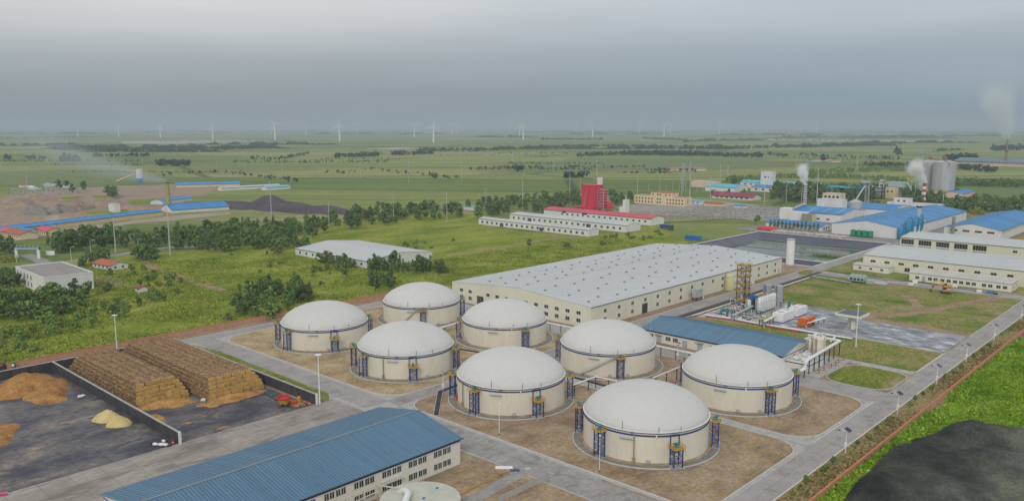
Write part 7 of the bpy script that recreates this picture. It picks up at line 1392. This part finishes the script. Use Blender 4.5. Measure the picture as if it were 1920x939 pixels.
BELTS = [([(628, 296), (712, 294)], 15, 40, 90, 'dark far wood left of the middle of the fields'), ([(735, 292), (812, 290)], 15, 30, 80, 'dark far wood in the middle of the fields'), ([(782, 284), (900, 284)], 15, 40, 100, 'far wood above the middle of the fields'),
         ([(1080, 295), (1157, 291)], 14, 20, 60, 'short dark tree row in the far fields'), ([(1162, 291), (1312, 293)], 17, 40, 190, 'long dark tree row in the far fields'), ([(1314, 293), (1430, 296)], 15, 25, 110, 'right end of the long dark tree row'), ([(1440, 291), (1476, 295)], 13, 20, 28, 'small tree group right of the long row'),
         ([(1015, 263), (1132, 263)], 18, 60, 130, 'far dark wood under the wind turbines'), ([(1205, 261), (1290, 265)], 18, 60, 90, 'far dark wood right of the turbines'), ([(890, 284), (1000, 281), (1125, 276), (1355, 281), (1500, 277)], 16, 60, 420, 'very long low tree belt across the far fields'), ([(1500, 278), (1690, 272)], 16, 50, 160, 'far dark wood below the red village'),
         ([(1280, 268), (1440, 262), (1640, 256)], 15, 80, 300, 'far hedges and woods before the horizon'), ([(100, 282), (240, 286), (400, 283), (520, 277)], 17, 120, 380, 'broad far forest on the left'), ([(0, 262), (240, 256), (420, 254)], 16, 300, 200, 'far forest line on the left horizon'),
         ([(10, 300), (20, 300)], 17, 12, 10, 'round tree group in the left fields'), ([(50, 299), (85, 299)], 14, 15, 20, 'tree row in the left fields'), ([(112, 304), (148, 304)], 24, 15, 26, 'tall dark tree block in the left fields'), ([(176, 295), (280, 294)], 14, 15, 50, 'tree row right of the tall dark block'), ([(295, 312), (355, 312)], 16, 40, 50, 'dark trees in the left middle fields'), ([(470, 300), (520, 302), (580, 290)], 12, 60, 40, 'scattered trees in the middle fields'),
         ([(300, 332), (420, 325), (560, 345)], 8, 60, 40, 'scattered bushes in the near fields'), ([(600, 330), (700, 322), (860, 340)], 8, 80, 40, 'scattered bushes in the near middle fields'), ([(962, 322), (978, 322)], 16, 8, 9, 'dark tree group left of the red tower'), ([(1056, 335), (1105, 333)], 12, 20, 30, 'dark trees behind the red tower'), ([(1500, 292), (1540, 294), (1690, 300)], 10, 20, 50, 'low hedge in the right fields'),
         ([(1680, 292), (1690, 292)], 26, 8, 6, 'big round tree group in the right fields'), ([(1542, 303), (1548, 303)], 20, 6, 4, 'lone dark tree in the right fields'), ([(1770, 304), (1830, 302)], 22, 30, 60, 'dark grove behind the giant silos'), ([(1800, 318), (1870, 326)], 15, 20, 40, 'dark tree row right of the giant silos'), ([(1860, 284), (1925, 282)], 26, 60, 50, 'dark grove at the right edge behind the slate-blue works'), ([(1620, 313), (1740, 316)], 13, 20, 60, 'long hedge left of the giant silos'), ([(1750, 285), (1810, 283)], 14, 20, 30, 'hedge in the right fields')]
for i, (pix, h, dep, n, lab) in enumerate(BELTS): belt(pix, h, dep, n, lab, seed=100 + i)
belt([(1360, 345), (1450, 338), (1560, 335), (1700, 345)], 9, 90, 420, 'pale young plantation behind the turquoise-roofed hall', LEAF_MID, 200, 1.6, 14)
belt([(1500, 330), (1700, 322)], 9, 160, 320, 'pale young plantation before the far fields', LEAF_MID, 201, 1.6, 14)
belt([(1780, 350), (1925, 352)], 11, 90, 260, 'young plantation right of the giant silos', LEAF_MID, 202, 1.6, 14)
belt([(1640, 360), (1800, 366)], 10, 40, 130, 'green trees at the foot of the giant silos', LEAF_MID, 203, 1.6, 14)
hr = random.Random(55)
def canopy(a, b, h, dep, label, seed):
    """a far wood as one broken canopy: front edge, uneven top, back edge"""
    rs = np.random.RandomState(seed); A_, B_ = G(*a), G(*b); n = 160; m = 7; V_ = np.zeros((n, m, 3)); edge = np.convolve(rs.normal(size=n + 8), np.ones(9) / 9, 'valid') * 2.2
    for i in range(n):
        q = A_.lerp(B_, i / (n - 1)); dr = Vector((q.x, q.y)).normalized(); w = max(.05, min(1.0, .62 + .5 * edge[i])) * min(1, 6 * i / n + .05, 6 * (n - 1 - i) / n + .05)
        for j in range(m):
            t = j / (m - 1); V_[i, j] = (q.x + dr.x * dep * t * w, q.y + dr.y * dep * t * w, -.5 if j in (0, m - 1) else h * w * rs.uniform(.7, 1.1))
        V_[i, 1, :2] = V_[i, 0, :2] + rs.uniform(-3, 3, 2)
    idx = np.arange(n * m).reshape(n, m); f = np.stack([idx[:-1, :-1].ravel(), idx[1:, :-1].ravel(), idx[1:, 1:].ravel(), idx[:-1, 1:].ravel()], 1)
    kind(place('far_wood', fastmesh('far_wood', V_.reshape(-1, 3), f, LEAF_CANOPY)), 'stuff', label)
LEAF_CANOPY = mat('far_canopy', [(.022, .045, .024), (.045, .075, .035)], scale=.004, detail=8, rough=.95, spec=.02, fine=.03, fine_amt=.3)
for k, (x0, x1, y, h) in enumerate(((-60, 500, 242.6, 24), (350, 980, 242.2, 24), (900, 1500, 242.0, 24), (1400, 2000, 241.8, 24), (-40, 420, 246.0, 22), (430, 760, 247.5, 20), (700, 1060, 245.0, 22), (950, 1330, 248.5, 20), (1250, 1700, 246.5, 22), (1480, 1960, 249.5, 20), (-40, 260, 251.5, 19), (560, 860, 252.0, 18), (1020, 1260, 252.5, 18), (1330, 1640, 253.5, 19), (1640, 1960, 255.5, 18), (250, 470, 249.0, 18), (1560, 1800, 259.0, 18), (1450, 1560, 258.0, 16), (880, 1010, 257.5, 15), (60, 560, 279, 15), (140, 420, 285.5, 16), (-40, 180, 274, 15), (900, 1130, 279.5, 15), (1120, 1400, 279.5, 16), (1380, 1700, 274, 15), (1280, 1450, 264.5, 17), (330, 640, 271.5, 14), (1600, 1840, 268, 14))):
    d = G(x0, y).length; canopy((x0, y), (x1, y + hr.uniform(-.5, .5)), h, min(.16 * d, 2600) if y < 262 else 130 + .04 * d, 'distant dark wood on the plain below the horizon', 400 + k)
for k in range(30):
    y = 266 + 62 * (k / 30) ** 1.1; x0 = hr.uniform(-50, 1750); x1 = x0 + hr.uniform(80, 330); yb = y + hr.uniform(-2, 2); n = int(24 + (x1 - x0) / 5)
    belt([(x0, y), ((x0 + x1) / 2, (y + yb) / 2 + hr.uniform(-.6, .6)), (x1, yb)], hr.uniform(4, 8), 12, n, 'thin hedge line between far fields', seed=600 + k, size=2.2, leaves=9)
# pale strip of bare ground far left, and pond-like bare patches
sheet('far_bare_strip', gpoly([(225, 265.5), (300, 264), (420, 263), (520, 264.5), (420, 267), (330, 270), (230, 269)]), .2, mat('far_bare_ground', [(.36, .31, .25), (.44, .39, .33)], scale=.004))
sheet('far_bare_strip', gpoly([(680, 279), (740, 277), (800, 278), (740, 281)]), .2, mat('far_bare_ground', (.4, .35, .3)))
sheet('far_crop', gpoly([(1080, 297), (1430, 298), (1480, 310), (1300, 318), (1000, 312)]), .18, mat('far_crop_pale', [(.125, .17, .05), (.16, .195, .065)], scale=.004, detail=8, stretch=(1, .2, 1), fine=.05, fine_amt=.12))
sheet('far_crop', gpoly([(0, 322), (200, 316), (330, 332), (300, 343), (90, 350), (0, 346)]), .18, mat('far_crop_pale', (.15, .18, .06)))
sheet('far_crop', gpoly([(1790, 353), (1925, 356), (1925, 372), (1785, 368)]), .18, mat('far_crop_green', [(.10, .165, .04), (.125, .19, .05)], scale=.01, detail=8, fine=.08, fine_amt=.12))
sheet('ploughed_field', gpoly([(1830, 381), (1925, 385), (1925, 393), (1840, 388)]), .2, REDDISH)
strip('farm_track', gpoly([(1790, 371), (1860, 374), (1925, 377)]), 12, .22, mat('tan_track', (.34, .29, .22)))

# ------------------------------------------------------------------ red-roofed village and wind turbines
hm = MB(); hm.box(-6, -5, 0, 6, 5, 4.5); hm.cur = 1; hm.add([(-6.6, -5.8, 4.4), (6.6, -5.8, 4.4), (6.6, 0, 7.8), (-6.6, 0, 7.8), (6.6, 5.8, 4.4), (-6.6, 5.8, 4.4)], [(0, 1, 2, 3), (3, 2, 4, 5), (0, 3, 5), (1, 4, 2)])
VH = hm.mesh('village_house', [WHITEWALL, mat('village_red_roof', [(.42, .16, .12), (.5, .21, .16)], scale=.05)]); vr = random.Random(21)
for k in range(120):
    f = vr.random(); px = 1440 + 335 * f; py = 262.2 + 3.2 * f ** .7 + vr.gauss(0, .55); q = G(px, py); o = place('village_house', VH, None, (q.x, q.y, 0), vr.uniform(-.1, .1) + .8); o.scale = (vr.uniform(1.0, 2.2), 1.2, vr.uniform(1.0, 1.4)); tag(o, 'tiny red-roofed house in the far village below the right horizon', 'house', 'houses of the far village')
for k, (px, py) in enumerate(((1548, 302), (1565, 304), (1530, 303), (1268, 320), (1290, 321), (1310, 320))):
    q = G(px, py); o = place('farm_shed', VH, None, (q.x, q.y, 0), -.4); o.scale = (2.6, 1.1, .8); tag(o, 'pinkish farm shed in the fields %s' % ('behind the giant silos\' left' if k < 3 else 'above the beige office building'), 'shed', 'farm sheds left of the silos' if k < 3 else 'farm sheds above the beige building')
def turbine_proto():
    t = thing('wind_turbine', 'wind turbine', 'wind turbine', (0, 0, 0), 0, 'wind turbines along the horizon'); MB().cyl(0, 0, 0, 80, 4.2, 10, 2.8).build('tower', WHITE_PAINT, t, smooth=True); MB().tube([(0, 3.2, 81.6), (0, -6, 81.8)], 2.0, 8).build('nacelle', WHITE_PAINT, t); MB().tube([(0, 3.2, 81.6), (0, 5.4, 81.6)], 1.8, 8, .5).build('hub', WHITE_PAINT, t)
    bm_ = MB().add([(-1.4, -.5, 0), (1.4, -.5, 0), (2.5, 0, 8), (.6, 0, 40), (-.6, 0, 40), (-1.7, 0, 8), (-1.4, .5, 0), (1.4, .5, 0), (2.5, .6, 8), (-1.7, .6, 8)], [(0, 1, 2, 5), (5, 2, 3, 4), (7, 6, 9, 8), (8, 9, 4, 3), (1, 7, 8, 2), (2, 8, 3), (6, 0, 5, 9), (9, 5, 4)]).mesh('blade', WHITE_PAINT)
    for k in range(3): place('blade', bm_, t, (0, 4.3, 81.6)).rotation_euler = (0, k * 2 * math.pi / 3, 0)
    return t
TURB = [(146, 255, 238), (223, 257, 236), (301, 259, 236), (399, 262, 237), (441, 248, 234), (508, 252, 238), (516, 263, 233), (574, 252, 235), (637, 265, 235), (669, 251, 234), (755, 251, 235), (777, 258, 236), (781, 248, 231), (813, 268, 237), (847, 251, 234), (858, 250, 234), (956, 249, 234), (974, 254, 233), (981, 262, 236), (1034, 247, 232), (1080, 251, 232), (1111, 257, 234), (1199, 251, 231), (1245, 256, 234), (1257, 250, 234), (1349, 252, 231), (1380, 247, 232), (1531, 253, 233), (1552, 247, 235), (1605, 246, 233), (1635, 245, 234), (1683, 246, 233), (1723, 246, 232), (1207, 246, 237), (1218, 246, 237), (1228, 246, 238), (1300, 246, 236), (1305, 247, 237), (1013, 250, 234), (1058, 246, 235), (1140, 248, 235), (1170, 247, 234), (1275, 247, 234), (1320, 249, 234), (1415, 249, 234), (1448, 247, 234), (1480, 249, 234), (1500, 246, 234), (1577, 247, 234), (1660, 247, 233), (1700, 247, 233), (1765, 247, 233), (905, 248, 234), (928, 247, 235), (725, 248, 235), (345, 248, 238), (700, 247, 238), (568, 247, 238), (620, 247, 237)]
LBL = {813: 'tallest wind turbine on the horizon, left of the middle, with one blade pointing down right', 637: 'large wind turbine standing before the far wood left of the middle', 516: 'large wind turbine with a smaller one right beside it on the left', 399: 'wind turbine at the right end of the pale bare strip', 301: 'wind turbine above the pale bare strip on the left', 223: 'wind turbine at the left end of the pale bare strip', 146: 'leftmost wind turbine on the horizon', 981: 'nearer one of the pair of big turbines left of the red tower', 1111: 'wind turbine right above the red tower', 1245: 'bigger one of the two turbines above the beige office building', 1349: 'wind turbine above the pale pink house', 1531: 'wind turbine above the left end of the red village'}
TP = turbine_proto(); tv = random.Random(17)
for i, (px, py, ph) in enumerate(TURB):
    q = G(px, py); h = HT(px, py, ph); s = h / 81.6; face = math.atan2(-q.y, -q.x) - math.pi / 2 + tv.uniform(-.5, .2); lab = LBL.get(px, 'small pale wind turbine far off on the horizon')
    t = TP if i == 0 else dup(TP, q, face, lab)
    t.location = (q.x, q.y, 0); t.rotation_euler = (0, 0, face); t.scale = (s * 1.1, s, s); t['label'] = lab
    sp = tv.uniform(0, 2.1)
    for j, b in enumerate([c for c in t.children if c.name.startswith('blade')]): b.rotation_euler = (0, sp + j * 2 * math.pi / 3, 0)

# ------------------------------------------------------------------ steam and smoke
def plume(label, base, d, L_, r0, r1, dens, col=(.9, .9, .9), seed=0, nscale=.09, warp=.35, fade=1.0):
    m = bpy.data.materials.new('plume_' + str(seed)); m.use_nodes = True; nt = m.node_tree; N = nt.nodes; Lk = nt.links; N.clear(); out = N.new('ShaderNodeOutputMaterial'); pv = N.new('ShaderNodeVolumePrincipled'); pv.inputs['Color'].default_value = (*col, 1); pv.inputs['Anisotropy'].default_value = .1
    tc = N.new('ShaderNodeTexCoord'); nz = N.new('ShaderNodeTexNoise'); nz.inputs['Scale'].default_value = nscale; nz.inputs['Detail'].default_value = 5; nz.inputs['Roughness'].default_value = .6
    of = N.new('ShaderNodeVectorMath'); of.operation = 'ADD'; of.inputs[1].default_value = (seed * 31.7,) * 3; Lk.new(tc.outputs['Object'], of.inputs[0]); Lk.new(of.outputs[0], nz.inputs['Vector'])
    sub = N.new('ShaderNodeVectorMath'); sub.operation = 'SUBTRACT'; sub.inputs[1].default_value = (.5, .5, .5); Lk.new(nz.outputs['Color'], sub.inputs[0])
    wp_ = N.new('ShaderNodeVectorMath'); wp_.operation = 'MULTIPLY_ADD'; wp_.inputs[1].default_value = (r1 * warp * 2,) * 3; Lk.new(sub.outputs[0], wp_.inputs[0]); Lk.new(tc.outputs['Object'], wp_.inputs[2])
    sp = N.new('ShaderNodeSeparateXYZ'); Lk.new(wp_.outputs[0], sp.inputs[0])
    def mth(op, a, b=None):
        n = N.new('ShaderNodeMath'); n.operation = op
        for i, v in enumerate((a, b)):
            if v is None: continue
            if isinstance(v, (int, float)): n.inputs[i].default_value = v
            else: Lk.new(v, n.inputs[i])
        return n.outputs[0]
    t = mth('DIVIDE', sp.outputs['Z'], L_); tcl = N.new('ShaderNodeClamp'); Lk.new(t, tcl.inputs[0]); t = tcl.outputs[0]
    rr = mth('ADD', mth('MULTIPLY', mth('POWER', t, .7), r1 - r0), r0); rad = mth('SQRT', mth('ADD', mth('MULTIPLY', sp.outputs['X'], sp.outputs['X']), mth('MULTIPLY', sp.outputs['Y'], sp.outputs['Y'])))
    e = N.new('ShaderNodeMapRange'); e.interpolation_type = 'SMOOTHSTEP'; e.inputs['From Min'].default_value = 1.0; e.inputs['From Max'].default_value = .1; Lk.new(mth('DIVIDE', rad, rr), e.inputs['Value'])
    en = N.new('ShaderNodeMapRange'); en.interpolation_type = 'SMOOTHSTEP'; en.inputs['From Min'].default_value = 1.0; en.inputs['From Max'].default_value = .45; Lk.new(t, en.inputs['Value'])
    st = N.new('ShaderNodeMapRange'); st.inputs['From Min'].default_value = -.02 * L_; st.inputs['From Max'].default_value = .03 * L_; Lk.new(sp.outputs['Z'], st.inputs['Value'])
    th = mth('POWER', mth('DIVIDE', r0 * 1.0, rr), fade); dn = mth('MULTIPLY', mth('MULTIPLY', mth('MULTIPLY', e.outputs[0], en.outputs[0]), mth('MULTIPLY', st.outputs[0], th)), dens)
    Lk.new(dn, pv.inputs['Density']); Lk.new(pv.outputs[0], out.inputs['Volume'])
    mb = MB(); R1 = r1 * 1.35; mb.lathe([(.05, -.02 * L_), (r0 * 1.6 + .12 * R1, -.015 * L_), (R1 * .8, .35 * L_), (R1, .75 * L_), (R1, L_ * 1.02), (.05, L_ * 1.04)], 18); o = mb.build('smoke', m); o.location = base; o.rotation_euler = Vector(d).to_track_quat('Z', 'Y').to_euler(); kind(o, 'stuff', label)
LEFT = Vector((-math.sin(HEAD), math.cos(HEAD), 0))     # to the left as seen from the drone
plume('white steam puff from the ringed smokestack', (811, 346, 32.5), LEFT * .25 + Vector((0, 0, 1)), 24, 2.0, 9.5, .8, (1, 1, 1), seed=1, nscale=.16, warp=.65, fade=.3)
plume('dense white steam cloud from the red and white chimney', (1019, 293, 25.2), LEFT * .55 + Vector((0, 0, .85)), 34, 3.0, 14, .8, (1, 1, 1), seed=2, nscale=.11, warp=.6, fade=.2)
plume('pale grey smoke drifting left from the yellow-green chimney', (385, 866, 31), LEFT * 1.0 + Vector((0, 0, .28)), 190, 2.2, 30, .2, (.72, .78, .85), seed=3, nscale=.03, warp=.18, fade=1.0)
plume('tall pale smoke column beyond the slate-blue works at the right edge', (2180, 455, 62), LEFT * .35 + Vector((0, 0, 1)), 150, 5, 62, .3, (.85, .9, .95), seed=4, nscale=.02, warp=.3, fade=.9)

# ------------------------------------------------------------------ haze
hz = bpy.data.materials.new('haze_air'); hz.use_nodes = True; nt = hz.node_tree; nt.nodes.clear(); ho = nt.nodes.new('ShaderNodeOutputMaterial'); hv = nt.nodes.new('ShaderNodeVolumePrincipled'); hv.inputs['Color'].default_value = (.56, .66, .79, 1); hv.inputs['Density'].default_value = 1.1e-4; hv.inputs['Anisotropy'].default_value = 0.0; nt.links.new(hv.outputs[0], ho.inputs['Volume'])
HB = BIG + 500
kind(MB().box(-HB, -HB, -8, HB, HB, 260).build('haze', hz), 'stuff', 'thin blue-grey haze over the whole plain')
